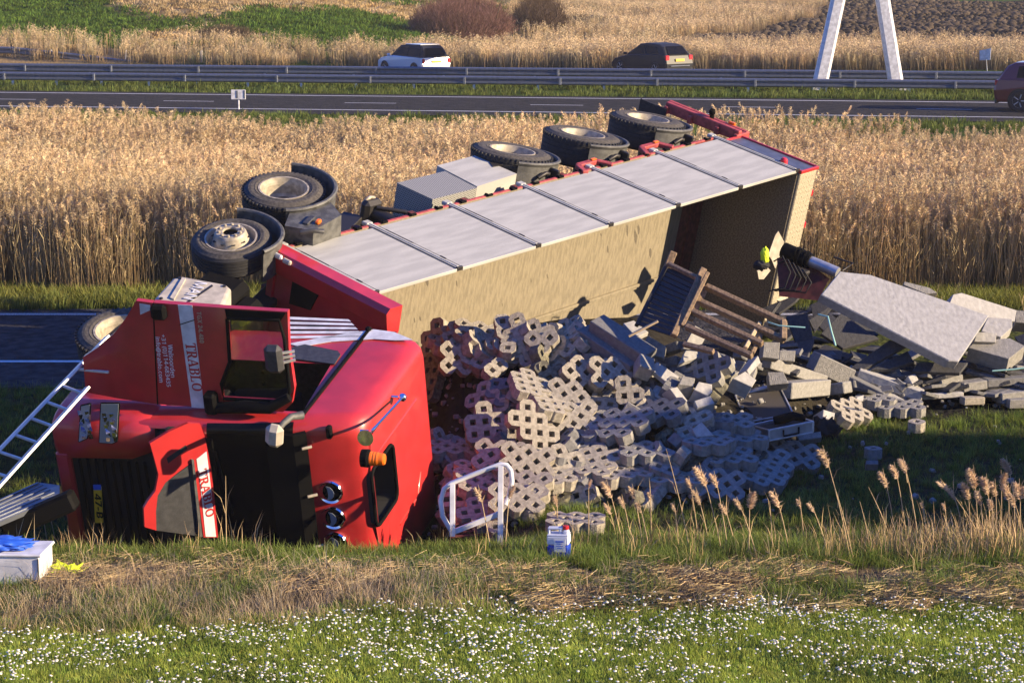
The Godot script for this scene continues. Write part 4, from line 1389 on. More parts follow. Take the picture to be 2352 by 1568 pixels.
func perforated() -> ImageTexture:
	var im := Image.create(64, 64, false, Image.FORMAT_RGB8)
	for y in 64:
		for x in 64:
			var u := fposmod(x / 16.0, 1.0) - 0.5
			var w := fposmod(y / 16.0 + (0.5 if int(x / 16.0) % 2 == 0 else 0.0), 1.0) - 0.5
			im.set_pixel(x, y, Color(0.12, 0.12, 0.12) if u * u + w * w < 0.075 else Color(1, 1, 1))
	return ImageTexture.create_from_image(im)

func trailer():
	var root := thing("semi_trailer", "overturned flatbed trailer with aluminium side boards, its empty deck facing the rubble", "trailer", TRL)
	var back := TRL.affine_inverse()
	var pf_board := TRL
	var pf_head := TRL * Transform3D(FACE_A, Vector3(0.135, 0, 0))
	var L := 8.75
	# deck
	var mb := MB.new()
	mb.box(Vector3(-4.1, -0.03, -1.03), Vector3(8.2, 0.06, 2.04), 0.004)
	var deck := obj("deck", mb.mesh(), M.bed_floor, root)
	mb = MB.new()
	mb.box(Vector3(-4.1, -0.05, -2.35), Vector3(8.2, 0.06, 0.5), 0.004)
	obj("deck_edge", mb.mesh(), M.bed_floor, root)
	mb = MB.new()
	mb.box(Vector3(-4.1, 0.005, -2.07), Vector3(8.2, 0.075, 0.05), 0.01)
	mb.box(Vector3(-4.1, -0.01, -2.12), Vector3(8.2, 0.05, 0.03), 0.005)
	obj("deck_rail", mb.mesh(), M.bed_floor, root)
	var srng := RandomNumberGenerator.new()
	srng.seed = 99
	for i in 46:
		mb = MB.new()
		var a := srng.randf_range(-8.0, -0.3)
		var c := srng.randf_range(-1.95, -0.1)
		var poly := PackedVector2Array()
		var s := srng.randf_range(0.012, 0.05)
		for k in 8:
			var t := TAU * k / 8
			poly.append(Vector2(c, a) + Vector2(cos(t) * s * srng.randf_range(1.0, 3.4), sin(t) * s * srng.randf_range(0.3, 0.8)).rotated(0.4))
		mb.prism(poly, Transform3D(FACE_B, Vector3.ZERO), -0.001, 0.0012)
		obj("scuff", mb.mesh(), M.scuff, deck)
	mb = MB.new()
	mb.box(Vector3(-8.475, -0.035, -1.27), Vector3(0.55, 0.06, 2.5), 0.004)
	mb.box(Vector3(-8.44, 0.01, -1.27), Vector3(0.05, 0.03, 2.4), 0.004)
	obj("rear_deck", mb.mesh(), M.maroon, root)
	# headboard
	mb = MB.new()
	mb.box(Vector3(0.06, 0.83, -1.3), Vector3(0.12, 1.86, 2.3), 0.01)
	mb.box(Vector3(0.06, 1.80, -1.28), Vector3(0.18, 0.12, 2.5), 0.015)
	mb.box(Vector3(0.06, -0.05, -1.28), Vector3(0.18, 0.12, 2.5), 0.015)
	var head := obj("headboard", mb.mesh(), M.red_paint, root)
	mb = MB.new()
	mb.prism(PackedVector2Array([Vector2(0.0, -0.30), Vector2(0.20, -0.24), Vector2(0.25, -0.03), Vector2(0.20, 0.03), Vector2(0.0, 0.03)]), Transform3D(Basis(Vector3(1, 0, 0), Vector3(0, 0, 1), Vector3(0, -1, 0)), Vector3.ZERO), -1.88, 0.10)
	obj("top_rail", mb.mesh(), M.red_paint, head)
	mb = MB.new()
	mb.prism(pp(pf_head, [[673, 636], [742, 657], [712, 712], [664, 697]]), back * pf_head, -0.01, 0.006)
	obj("hatch_panel", mb.mesh(), M.black, head)
	for q in [[638, 588], [659, 601]]:
		mb = MB.new()
		var p := hit(TRL, 0, 0.25, q[0], q[1])
		mb.box(p, Vector3(0.05, 0.13, 0.06), 0.015)
		obj("marker_lamp", mb.mesh(), M.white_paint if q[0] < 650 else M.beige_plastic, head)
	# side boards: six alloy panels between posts
	var w := L / 6.0
	for i in 6:
		mb = MB.new()
		var a0 := -i * w - 0.05
		var a1 := -(i + 1) * w + 0.05
		mb.box(Vector3((a0 + a1) / 2, 0.738, -0.012), Vector3(a0 - a1, 1.376, 0.028), 0.003)
		var pnl := obj("side_board", mb.mesh(), M.aluminium, root)
		mb = MB.new()
		mb.box(Vector3((a0 + a1) / 2, 1.437, -0.014), Vector3(a0 - a1, 0.022, 0.042), 0.005)
		obj("cap_rail", mb.mesh(), M.aluminium, pnl)
		mb = MB.new()
		for t in [0.12, 0.5, 0.86]:
			mb.box(Vector3(lerpf(a0, a1, t), 0.0, 0.012), Vector3(0.10, 0.035, 0.03), 0.006)
			mb.box(Vector3(lerpf(a0, a1, t) + 0.03, -0.03, 0.012), Vector3(0.03, 0.06, 0.03), 0.006)
		obj("hinge", mb.mesh(), M.black, pnl)
	for i in 7:
		mb = MB.new()
		var a := -i * w
		if i == 0: a -= 0.03
		if i == 6: a += 0.03
		mb.box(Vector3(a, 0.66, -0.004), Vector3(0.085, 1.52, 0.034), 0.004)
		mb.box(Vector3(a, 0.66, 0.016), Vector3(0.035, 1.5, 0.012), 0.003)
		mb.box(Vector3(a, -0.09, 0.0), Vector3(0.11, 0.10, 0.05), 0.01)
		var post := obj("stake", mb.mesh(), M.aluminium, root)
		mb = MB.new()
		mb.box(Vector3(a + 0.046, 0.75, 0.012), Vector3(0.008, 1.36, 0.004))
		mb.box(Vector3(a - 0.046, 0.75, 0.012), Vector3(0.006, 1.36, 0.004))
		mb.box(Vector3(a - 0.028, 0.42, 0.018), Vector3(0.018, 0.46, 0.012))
		mb.box(Vector3(a - 0.03, 1.14, 0.018), Vector3(0.02, 0.09, 0.02))
		mb.box(Vector3(a, 1.435, 0.0), Vector3(0.10, 0.03, 0.05), 0.004)
		obj("latch", mb.mesh(), M.steel_dark, post)
	mb = MB.new()
	mb.box(Vector3(-L / 2, -0.035, -0.03), Vector3(L + 0.1, 0.05, 0.06), 0.008)
	mb.box(Vector3(-L / 2, -0.09, -0.05), Vector3(L + 0.1, 0.05, 0.03), 0.008)
	obj("side_rail", mb.mesh(), M.red_dull, root)
	# chassis
	mb = MB.new()
	for c in [-0.78, -1.77]:
		mb.box(Vector3(-4.6, -0.32, c), Vector3(8.8, 0.42, 0.14), 0.01)
	for i in 9: mb.box(Vector3(-0.4 - i, -0.18, -1.27), Vector3(0.09, 0.14, 2.4), 0.005)
	obj("chassis", mb.mesh(), M.maroon, root)
	mb = MB.new()
	for a in [-5.19, -6.74, -8.28]: mb.tube([Vector3(a, -0.927, -2.3), Vector3(a, -0.927, -0.2)], 0.075, 10)
	obj("axle", mb.mesh(), M.steel_dark, root)
	for a in [-5.19, -6.74, -8.28]:
		var wt := Basis(Vector3(-0.6444, 0.7482, 0.1579).normalized(), -0.155)
		wheel(root, Vector3(a, -0.95, 0.05), 0.56, 0.312, 0.42, "single", wt)
		fender(root, a, -0.95, 0.625, -3.75, -0.85, -0.75, 0.02, M.grey_plastic, wt)
		mb = MB.new()
		mb.box(Vector3(a - 0.05, -0.22, -0.06), Vector3(0.05, 0.16, 0.16), 0.01)
		mb.tube([Vector3(a + 0.02, -0.26, -0.05), Vector3(a + 0.12, -0.24, -0.02), Vector3(a + 0.22, -0.27, -0.08)], 0.03, 8)
		obj("mudguard_bracket", mb.mesh(), M.steel_dark, root)
	# red outriggers
	for q in [[[1327, 382], [1367, 371], [1407, 380], [1345, 398]], [[1473, 341], [1510, 331], [1546, 340], [1488, 357]]]:
		mb = MB.new()
		var p := []
		for c in q: p.append(hit(TRL, 2, 0.0, c[0], c[1]))
		mb.bar(p[0], p[1], 0.07, 0.09, 0.01)
		mb.bar(p[1], p[2], 0.07, 0.09, 0.01)
		mb.bar(p[0], p[3], 0.07, 0.09, 0.01)
		obj("outrigger", mb.mesh(), M.red_dull, root)
		mb = MB.new()
		mb.box(p[1] + Vector3(0.05, 0, 0.045), Vector3(0.1, 0.05, 0.02), 0.005)
		obj("reflector", mb.mesh(), M.orange, root)
	# tool boxes and the landing leg ahead of the axles
	var pm := mk("perforated", Vector3(0.36, 0.36, 0.33), 0.6, 0.3, {"tex": perforated(), "scale": 9.0})
	mb = MB.new()
	mb.prism(pp(pf_board, [[1004, 380], [1090, 357], [1187, 399], [1096, 428]]), Transform3D(), -0.62, 0.0)
	var tb := obj("tool_box", mb.mesh(), M.aluminium, root)
	mb = MB.new()
	mb.prism(pp(pf_board, [[1124, 374], [1148, 371], [1156, 380], [1132, 384]]), Transform3D(), 0.002, 0.012)
	obj("catch", mb.mesh(), M.steel_dark, tb)
	mb = MB.new()
	mb.prism(pp(pf_board, [[912, 418], [1022, 391], [1096, 430], [994, 456]]), Transform3D(), -0.58, -0.01)
	obj("mesh_box", mb.mesh(), pm, root)
	mb = MB.new()
	mb.prism(pp(pf_board, [[1000, 420], [1090, 432], [1070, 450], [985, 475]]), Transform3D(), -0.9, -0.35)
	obj("spare_carrier", mb.mesh(), M.rusty, root)
	mb = MB.new()
	var l0 := hit(TRL, 2, -0.25, 850, 488)
	var l1 := hit(TRL, 2, -0.25, 905, 508)
	mb.tube([l0, l1 + Vector3(0, 0.3, 0)], 0.085, 12)
	mb.box(l0, Vector3(0.3, 0.16, 0.36), 0.05)
	mb.tube([l0 + Vector3(0, 0.1, 0.1), l0 + Vector3(-0.2, 0.4, 0.12), l1 + Vector3(-0.2, 0.1, 0.1)], 0.03, 8)
	var leg := obj("landing_leg", mb.mesh(), M.steel_dark, root)
	mb = MB.new()
	var ring := []
	for k in 13: ring.append(l0 + Vector3(cos(TAU * k / 12) * 0.13, -0.03, sin(TAU * k / 12) * 0.15 + 0.05))
	mb.tube(ring, 0.025, 6, false)
	obj("foot_ring", mb.mesh(), M.rim, leg)
	# rear frame and locker
	mb = MB.new()
	mb.bar(Vector3(-9.15, -1.25, 0.0), Vector3(-9.15, 0.12, 0.0), 0.16, 0.09, 0.012, Vector3(1, 0, 0))
	mb.bar(Vector3(-9.35, -1.35, -0.02), Vector3(-9.35, 0.12, -0.02), 0.12, 0.08, 0.012, Vector3(1, 0, 0))
	for b in [-1.2, -0.75, -0.25, 0.1]: mb.box(Vector3(-9.22, b, -0.03), Vector3(0.34, 0.07, 0.12), 0.01)
	mb.box(Vector3(-9.2, -0.55, -0.45), Vector3(0.3, 1.3, 0.06), 0.01)
	var rf := obj("rear_frame", mb.mesh(), M.red_dull, root)
	mb = MB.new()
	mb.tube([Vector3(-9.22, -0.45, 0.0), Vector3(-9.22, -0.48, 0.14)], 0.035, 8)
	mb.ball(Vector3(-9.22, -0.48, 0.16), Vector3(0.05, 0.05, 0.06), 6)
	obj("beacon_mount", mb.mesh(), M.black, rf)
	mb = MB.new()
	mb.box(Vector3(-9.38, -0.2, 0.05), Vector3(0.05, 0.12, 0.05), 0.01)
	obj("reflector", mb.mesh(), M.orange, rf)
	mb = MB.new()
	mb.box(Vector3(-9.05, -1.42, -0.2), Vector3(0.03, 0.5, 0.4), 0.005)
	obj("mud_flap", mb.mesh(), M.rubber, root)
	mb = MB.new()
	mb.box(Vector3(-8.98, 0.80, -1.1), Vector3(0.44, 1.36, 2.1), 0.012)
	var lk := obj("rear_locker", mb.mesh(), M.tread_plate, root)
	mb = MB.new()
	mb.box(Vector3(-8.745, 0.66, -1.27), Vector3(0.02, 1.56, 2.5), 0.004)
	obj("bulkhead", mb.mesh(), M.shaded_dirty_plate, lk)  # its shade is put into the darker plate colour
	mb = MB.new()
	mb.box(Vector3(-8.98, 0.80, -0.028), Vector3(0.42, 1.33, 0.02))
	obj("end_cap", mb.mesh(), M.galvanised, lk)
	mb = MB.new()
	for b in [0.12, 1.48]: mb.box(Vector3(-8.98, b, -0.02), Vector3(0.46, 0.035, 0.05), 0.006)
	for a in [-8.77, -9.19]: mb.box(Vector3(a, 0.80, -0.02), Vector3(0.035, 1.36, 0.05), 0.006)
	obj("rim", mb.mesh(), M.red_paint, lk)
	mb = MB.new()
	mb.lathe([Vector2(0.06, 0), Vector2(0.055, 0.07), Vector2(0.03, 0.1), Vector2(0, 0.1)], Transform3D(AXLE, Vector3(-8.79, 1.15, -0.02)), 14)
	obj("lamp", mb.mesh(), M.tail_red, lk)
	for c in [-0.45, -0.95]:
		mb = MB.new()
		mb.box(Vector3(-9.25, 1.38, c), Vector3(0.14, 0.12, 0.10), 0.015)
		obj("tail_lamp", mb.mesh(), M.tail_red, lk)
	mb = MB.new()
	mb.box(Vector3(-9.02, 1.487, -1.72), Vector3(0.09, 0.004, 0.2))
	obj("slot", mb.mesh(), M.black_matt, lk)
	# crumpled lower end of the locker
	mb = MB.new()
	var cr := [[-8.80, 1.40, -2.0], [-9.18, 1.46, -1.95], [-9.05, 1.60, -2.12], [-8.88, 1.28, -2.2], [-9.16, 1.25, -2.35], [-8.9, 1.38, -2.45], [-8.82, 0.9, -2.1], [-8.84, 0.3, -2.1], [-8.86, 0.3, -2.55], [-8.84, 1.0, -2.55]]
	var V := []
	for q in cr: V.append(Vector3(q[0], q[1], q[2]))
	for t in [[0, 1, 2], [0, 2, 3], [2, 1, 4], [3, 2, 4], [3, 4, 5], [0, 3, 6], [6, 3, 5], [6, 5, 9], [6, 9, 7], [7, 9, 8]]:
		mb.tri(V[t[0]], V[t[1]], V[t[2]])
	obj("crumpled_end", mb.mesh(), M.tread_plate, root)
	mb = MB.new()
	var pf_t := TRL * Transform3D(FACE_B, Vector3(0, 1.53, 0))
	mb.prism(pp(pf_t, [[1764, 584], [1780, 540], [1787, 530], [1800, 554], [1795, 582], [1780, 616], [1772, 596]]), back * pf_t, 0.0, 0.01)
	mb.prism(pp(pf_t, [[1738, 622], [1760, 612], [1768, 620], [1752, 640], [1741, 640]]), back * pf_t, 0.0, 0.02)
	obj("torn_panel", mb.mesh(), M.beige_plastic, root)
	# loader crane folded behind the rear end, half buried
	var cr0 := W(1800, 574, 29.8)
	var cr1 := W(1862, 600, 29.6)
	var cr2 := W(1925, 626, 29.4)
	mb = MB.new()
	mb.tube([back * cr0, back * cr1], 0.11, 16)
	for t in [0.45, 0.6, 0.8]: mb.tube([back * cr0.lerp(cr1, t), back * cr0.lerp(cr1, t + 0.06)], 0.125, 16)
	var crane := obj("loader_crane", mb.mesh(), M.black, root)
	mb = MB.new()
	mb.tube([back * cr1, back * cr2], 0.075, 16)
	obj("ram", mb.mesh(), M.alu_rail, crane)
	mb = MB.new()
	var pc := [W(1785, 592, 29.9), W(1850, 596, 29.7), W(1905, 640, 29.5), W(1880, 690, 29.4), W(1790, 680, 29.6)]
	for k in range(1, 4): mb.tri(back * pc[0], back * pc[k], back * pc[k + 1])
	obj("crane_plate", mb.mesh(), M.maroon, crane)  # red plate in a darker maroon that stands in for shade
	mb = MB.new()
	for k in 5:
		var px := 1778.0 + 12 * k
		mb.tube([back * W(px, 600 + 4 * k, 29.5), back * W(px + 20, 588 + 8 * k, 29.3), back * W(px + 38, 625 + 6 * k, 29.3), back * W(px + 25, 660 + 3 * k, 29.3), back * W(px - 10, 668, 29.4)], 0.011, 6)
	obj("hose", mb.mesh(), M.black_matt, crane)
	mb = MB.new()
	mb.box(back * W(1845, 628, 29.5), Vector3(0.12, 0.16, 0.12), 0.02)
	obj("valve_block", mb.mesh(), M.steel_dark, crane)
	# jacket caught in the torn corner
	var jp := W(1757, 588, 28.3)
	var jk := thing("safety_jacket", "bright yellow safety jacket caught in the torn corner of the overturned trailer", "jacket", Transform3D(Basis(), jp))
	obj("cloth", lump(Vector3.ZERO, Vector3(0.055, 0.11, 0.05), 3, 0.25), M.hivis, jk)
	obj("lining", lump(Vector3(-0.04, -0.12, 0.0), Vector3(0.10, 0.06, 0.08), 8, 0.3), M.black_matt, jk)

# ---------------------------------------------------------------- rubble
var pav := {}
const PITCH := 0.128
func paver_mesh(key: String) -> Mesh:
	if pav.has(key): return pav[key]
	var full := [[0, 0], [1, 0], [1, -1], [2, -1], [2, -2], [1, 1], [2, 0], [3, -1]]
	var sets := {"full": full, "seven": full.slice(0, 7), "five": [[0, 0], [1, 0], [1, 1], [2, 0], [0, -1]], "three": [[0, 0], [1, 0], [0, 1]], "two": [[0, 0], [1, 0]], "one": [[0, 0]], "six": [[0, 0], [1, 0], [2, 0], [0, 1], [1, 1], [1, -1]], "long": [[0, 0], [1, 0], [2, 0], [3, 0], [0, 1], [1, 1], [2, 1], [1, -1], [2, -1]], "nine": [[1, 1], [1, 2], [0, 1], [2, 1], [0, 0], [1, 0], [2, 0], [3, 0], [1, -1]]}
	var cells: Array = sets[key]
	var has := {}
	var c := Vector2.ZERO
	for q in cells:
		has[Vector2i(q[0], q[1])] = true
		c += Vector2(q[0], q[1]) / cells.size()
	var mb := MB.new()
	var hf := PITCH / 2
	var ow := PITCH * 0.66
	var ch := PITCH * 0.30
	var ho := PITCH * 0.235
	var t := 0.055
	var out := PackedVector2Array()
	for q in cells:
		var o := (Vector2(q[0], q[1]) - c) * PITCH
		var oct := PackedVector2Array()
		for k in 4:
			oct.append(o + Vector2(ow, -(ow - ch)).rotated(k * PI / 2))
			oct.append(o + Vector2(ow, ow - ch).rotated(k * PI / 2))
		if out.is_empty():
			out = oct
		else:
			var best := PackedVector2Array()
			for r in Geometry2D.merge_polygons(out, oct):
				if r.size() > best.size(): best = r
			out = best
		for k in 4:
			var a := Vector2(hf, -hf).rotated(k * PI / 2) + o
			var b := Vector2(hf, hf).rotated(k * PI / 2) + o
			var i0 := Vector2(ho, -ho).rotated(k * PI / 2) + o
			var i1 := Vector2(ho, ho).rotated(k * PI / 2) + o
			for z in [-t, t]: mb.quad(Vector3(a.x, a.y, z), Vector3(b.x, b.y, z), Vector3(i1.x, i1.y, z), Vector3(i0.x, i0.y, z))
			mb.quad(Vector3(i0.x, i0.y, -t), Vector3(i1.x, i1.y, -t), Vector3(i1.x, i1.y, t), Vector3(i0.x, i0.y, t))
	for i in range(-4, 6):
		for j in range(-4, 6):
			if has.has(Vector2i(i, j)): continue
			var o := (Vector2(i, j) - c) * PITCH
			var sq := PackedVector2Array([o + Vector2(-hf, -hf), o + Vector2(hf, -hf), o + Vector2(hf, hf), o + Vector2(-hf, hf)])
			for r in Geometry2D.intersect_polygons(sq, out):
				var tr := Geometry2D.triangulate_polygon(r)
				for z in [-t, t]:
					for x in tr: mb.v(Vector3(r[x].x, r[x].y, z))
	for i in out.size():
		var a := out[i]
		var b := out[(i + 1) % out.size()]
		mb.quad(Vector3(a.x, a.y, -t), Vector3(b.x, b.y, -t), Vector3(b.x, b.y, t), Vector3(a.x, a.y, t))
	pav[key] = mb.mesh()
	return pav[key]

func basis_n(n: Vector3, rot: float) -> Basis:
	n = n.normalized()
	var x := Vector3.UP.cross(n)
	if x.length() < 0.1: x = Vector3.RIGHT
	x = x.normalized()
	return Basis(x, n.cross(x), n) * Basis(Vector3(0, 0, 1), deg_to_rad(rot))

func cv(n: Array) -> Vector3:
	return (cam.transform.basis * Vector3(n[0], n[1], n[2])).normalized()

const PAVERS := "concrete grass pavers spilled from the trailer"
func paver(px: float, py: float, n: Array, rot: float, key: String, label := "", lift := 0.0, mat := "concrete_warm", k := 1.12):
	var p := surf(px, py, 0.08 + lift)
	var o := obj("grass_paver", paver_mesh(key), M[mat], null, Transform3D(basis_n(cv(n), rot).scaled(Vector3.ONE * k), p))
	tag(o, label if label else "loose concrete grass paver with square holes, " + where(px, py), "paving stone", PAVERS)

# plate or block whose visible face is a quadrilateral of the photograph, lying in a plane with normal n
func plate(called: String, label: String, category: String, q: Array, n: Array, thick: float, mat: String, lift := 0.05, group := "", z := 0.0, bevel := 0.006):
	var c := Vector2.ZERO
	for p in q: c += Vector2(p[0], p[1]) / q.size()
	var o := surf(c.x, c.y, lift) if z == 0.0 else W(c.x, c.y, z)
	var pf := Transform3D(basis_n(cv(n), 0), o)
	var mb := MB.new()
	var poly := pp(pf, q)
	var small := Geometry2D.offset_polygon(poly, -bevel)
	var inv := Transform3D(pf.basis, Vector3.ZERO)
	if small.size() and small[0].size() == poly.size() and bevel > 0.0:
		var sm: PackedVector2Array = small[0]
		var best := 0
		for i in sm.size():
			if sm[i].distance_to(poly[0]) < sm[best].distance_to(poly[0]): best = i
		var t := Geometry2D.triangulate_polygon(sm)
		for i in t: mb.v(inv * Vector3(sm[i].x, sm[i].y, 0))
		var same := Geometry2D.is_polygon_clockwise(sm) == Geometry2D.is_polygon_clockwise(poly)
		for i in poly.size():
			var j := (i + 1) % poly.size()
			var si := (best + (i if same else -i) + sm.size() * 2) % sm.size()
			var sj := (best + (j if same else -j) + sm.size() * 2) % sm.size()
			mb.quad(inv * Vector3(poly[i].x, poly[i].y, -bevel), inv * Vector3(poly[j].x, poly[j].y, -bevel), inv * Vector3(sm[sj].x, sm[sj].y, 0), inv * Vector3(sm[si].x, sm[si].y, 0))
		mb.prism(poly, inv, -thick, -bevel)
	else:
		mb.prism(poly, inv, -thick, 0)
	var ob := obj(called, mb.mesh(), M[mat], null, Transform3D(Basis(), o))
	tag(ob, label, category, group)
	return ob

func beam(called: String, label: String, category: String, a: Array, b: Array, w: float, h: float, mat: String, la := 0.05, lb := 0.05, group := "", hint := Vector3.UP):
	var p := surf(a[0], a[1], la)
	var q := surf(b[0], b[1], lb)
	var o := obj(called, MB.new().bar(p - (p + q) / 2, q - (p + q) / 2, w, h, 0.01, hint).mesh(), M[mat], null, Transform3D(Basis(), (p + q) / 2))
	tag(o, label, category, group)

# words for a spot in the rubble
func where(px: float, py: float) -> String:
	if px < 1060: return "beside the red cab roof, " + ("high up" if py < 900 else "half way down" if py < 1050 else "near the ground")
	if px < 1260:
		return "near the crest of the heap, left part" if py < 830 else "in the upper left of the heap" if py < 920 else "in the middle left of the heap" if py < 1010 else "above the white handrail" if py < 1090 else "behind the white handrail"
	if px < 1460:
		return "below the deck of the trailer" if py < 830 else "just under the dark channels" if py < 910 else "in the centre of the heap" if py < 1000 else "in the shaded lower centre of the heap" if py < 1080 else "at the foot of the heap, centre"
	if px < 1680:
		return "under the rusty steel rack" if py < 850 else "right of the dark channels" if py < 920 else "left of the open tool case" if py < 1000 else "in the shaded lower right of the heap" if py < 1070 else "behind the reed plumes at its foot"
	if px < 1900: return "below the ends of the rusty rails" if py < 870 else "beside the open tool case" if py < 1010 else "at the right foot of the heap"
	if px < 2100: return "in front of the left corner of the large slab" if py < 870 else "right of the open tool case"
	return "below the large slab, right end" if py < 880 else "by the right edge, where the grass begins"

func rubble():
	# -- the readable pavers, upper left to lower right
	paver(1066, 826, [0.25, 0.3, 0.92], 38, "full", "large upright paver facing the camera beside the cab roof, top left of the heap", 0.1)
	paver(1100, 768, [0.2, 0.75, 0.5], 20, "full", "paver lying on the very top of the heap against the deck, left end", 0.05)
	paver(1165, 758, [0.1, 0.5, 0.85], 4, "three", "broken paver on the crest of the heap below the dark shadow on the deck", 0.1)
	paver(1122, 985, [0.12, 0.3, 0.95], 4, "nine", "sunlit stair-edged paver standing upright in the middle left of the heap", 0.12)
	paver(1124, 930, [-0.5, 0.5, 0.7], 20, "full", "shaded paver just behind the sunlit upright one", 0.05)
	paver(1222, 982, [0.35, 0.35, 0.86], -12, "full", "sunlit paver leaning right beside the upright stair-edged one", 0.14)
	paver(1214, 888, [0.35, 0.85, 0.40], 48, "long", "long sunlit paver sloping down to the right across the heap", 0.12)
	paver(1262, 930, [0.35, 0.86, 0.36], 50, "long", "sunlit paver lying parallel below the long sloping one", 0.1)
	paver(1245, 786, [-0.15, 0.35, 0.92], 50, "three", "small sunlit broken paver with two holes near the top of the heap", 0.1)
	paver(1136, 850, [0.3, 0.6, 0.7], 30, "two", "two-hole fragment right of the large upright paver", 0.05)
	paver(1338, 858, [0.3, 0.35, 0.88], 35, "six", "sunlit broken paver with ragged edge under the dark concrete channel", 0.1)
	paver(1405, 862, [0.25, 0.45, 0.86], 40, "seven", "sunlit paver with many holes right of the ragged one", 0.12)
	paver(1442, 900, [0.0, 0.12, 0.99], 4, "three", "three-hole clover-shaped fragment facing the camera", 0.16)
	paver(1308, 916, [0.1, 0.55, 0.83], 30, "seven", "sunlit piece in the centre of the heap left of the clover fragment", 0.1)
	paver(1312, 962, [0.15, 0.6, 0.78], 44, "full", "half-shaded piece below the centre of the heap", 0.08)
	paver(1150, 1052, [-0.1, 0.6, 0.8], 40, "full", "", 0.08)
	paver(1210, 1062, [0.1, 0.55, 0.83], 32, "full", "", 0.08)
	paver(1098, 1086, [0.05, 0.93, 0.36], 30, "seven", "", 0.08)
	paver(1112, 1112, [0.1, 0.85, 0.5], 40, "full", "", 0.06)
	paver(1288, 1068, [0.25, 0.55, 0.8], 10, "five", "half-lit block-shaped paver above the white handrail, to its right", 0.1)
	paver(1275, 1095, [0.1, 0.9, 0.42], 26, "six", "", 0.04)
	paver(1046, 1034, [0.0, 0.92, 0.4], 45, "full", "shaded paver beside the cab roof above the handrail", 0.1)
	paver(1010, 1030, [0.7, 0.3, 0.6], 10, "five", "sunlit paver edge standing against the cab roof", 0.08)
	paver(1072, 1162, [-0.1, 0.6, 0.8], 8, "full", "", 0.05)
	paver(1108, 1190, [0.0, 0.8, 0.6], 12, "seven", "", 0.04)
	paver(1186, 1150, [0.05, 0.7, 0.72], 42, "full", "", 0.05)
	paver(1204, 1118, [-0.1, 0.75, 0.65], 40, "full", "", 0.05)
	paver(1240, 1120, [0.0, 0.9, 0.4], 20, "five", "", 0.03)
	paver(1322, 1202, [0.0, 0.97, 0.25], 40, "full", "paver lying flat in the grass behind the plastic canister", 0.03)
	paver(1824, 1048, [0.12, 0.70, 0.70], 26, "full", "grey-white paver at the right foot of the heap, facing up from the grass", 0.1, "concrete")
	paver(1755, 1096, [0.22, 0.85, 0.48], 34, "long", "long paver at the lower right foot of the heap above the reed tips", 0.08, "concrete")
	paver(1772, 1066, [0.1, 0.8, 0.6], 40, "six", "", 0.04, "concrete")
	paver(1675, 1054, [0.1, 0.9, 0.42], 38, "full", "", 0.06, "concrete")
	paver(1630, 1018, [0.02, 0.95, 0.3], 45, "long", "", 0.1, "concrete")
	paver(1700, 1012, [0.05, 0.95, 0.3], 45, "full", "", 0.06, "concrete")
	paver(1480, 1042, [0.0, 0.92, 0.4], 45, "seven", "", 0.1, "concrete")
	paver(1648, 1116, [0.05, 0.62, 0.78], 34, "full", "pinkish shaded paver behind the tallest reed plumes", 0.02, "concrete")
	paver(1556, 1106, [0.0, 0.95, 0.3], 42, "full", "", 0.02)
	paver(1432, 1094, [0.05, 0.95, 0.3], 44, "full", "", 0.05)
	paver(1345, 1082, [0.0, 0.93, 0.35], 30, "full", "", 0.06)
	paver(1380, 1058, [0.0, 0.8, 0.6], 20, "six", "", 0.06)
	paver(1520, 1068, [0.1, 0.8, 0.5], 50, "five", "", 0.06, "concrete")
	paver(1440, 968, [-0.25, 0.85, 0.45], 62, "full", "upper of two shaded pavers stacked on edge left of the open case", 0.16, "concrete")
	paver(1402, 992, [-0.25, 0.85, 0.45], 62, "full", "lower of two shaded pavers stacked on edge left of the open case", 0.12, "concrete")
	paver(1515, 948, [-0.3, 0.8, 0.5], 60, "full", "dark paver on edge behind the stacked pair", 0.12, "concrete_grey")
	paver(1588, 976, [-0.2, 0.75, 0.6], 40, "five", "half-lit paver leaning left of the open case", 0.1)
	paver(1684, 975, [0.0, 0.9, 0.4], 45, "six", "", 0.08, "concrete")
	paver(1626, 842, [-0.45, 0.55, 0.7], 30, "full", "shaded paver full of holes below the rusty steel frame", 0.14, "concrete")
	paver(1952, 948, [0.45, 0.72, 0.5], 40, "full", "sunlit paver tilted on its side right of the open case", 0.1)
	paver(2068, 938, [0.0, 0.95, 0.3], 45, "full", "paver lying flat at the right edge of the rubble in the grass", 0.06, "concrete")
	paver(2010, 920, [0.05, 0.95, 0.3], 40, "six", "", 0.05, "concrete")
	paver(2106, 978, [0.0, 0.95, 0.3], 45, "one", "single-hole fragment alone in the sunlit grass at right", 0.02)
	paver(2006, 1040, [0.0, 0.97, 0.2], 20, "one", "small half-buried fragment in the shaded grass", 0.0, "concrete")
	# -- loose ones that fill the heap
	var keys := ["full", "nine", "six", "long", "two", "five", "seven"]
	for i in 62:
		var x := rng.randf_range(-1.0, 2.7)
		var px := 1176.0 + x * 205.0
		var py := rng.randf_range(775, 1175) + maxf(0.0, 1120 - px) * 0.1
		if px > 1500: py = rng.randf_range(850, 1100)
		if (px > 1560 and py < 880) or (px > 1660 and py < 1020): continue
		var n := [rng.randf_range(-0.9, 0.6), rng.randf_range(0.1, 1.0), rng.randf_range(-0.2, 0.8)]
		paver(px, py, n, rng.randf_range(0, 90), keys[rng.randi() % 7], "", rng.randf_range(-0.16, 0.0), ["concrete_warm", "concrete", "concrete_mossy", "concrete_grey"][rng.randi() % 4])
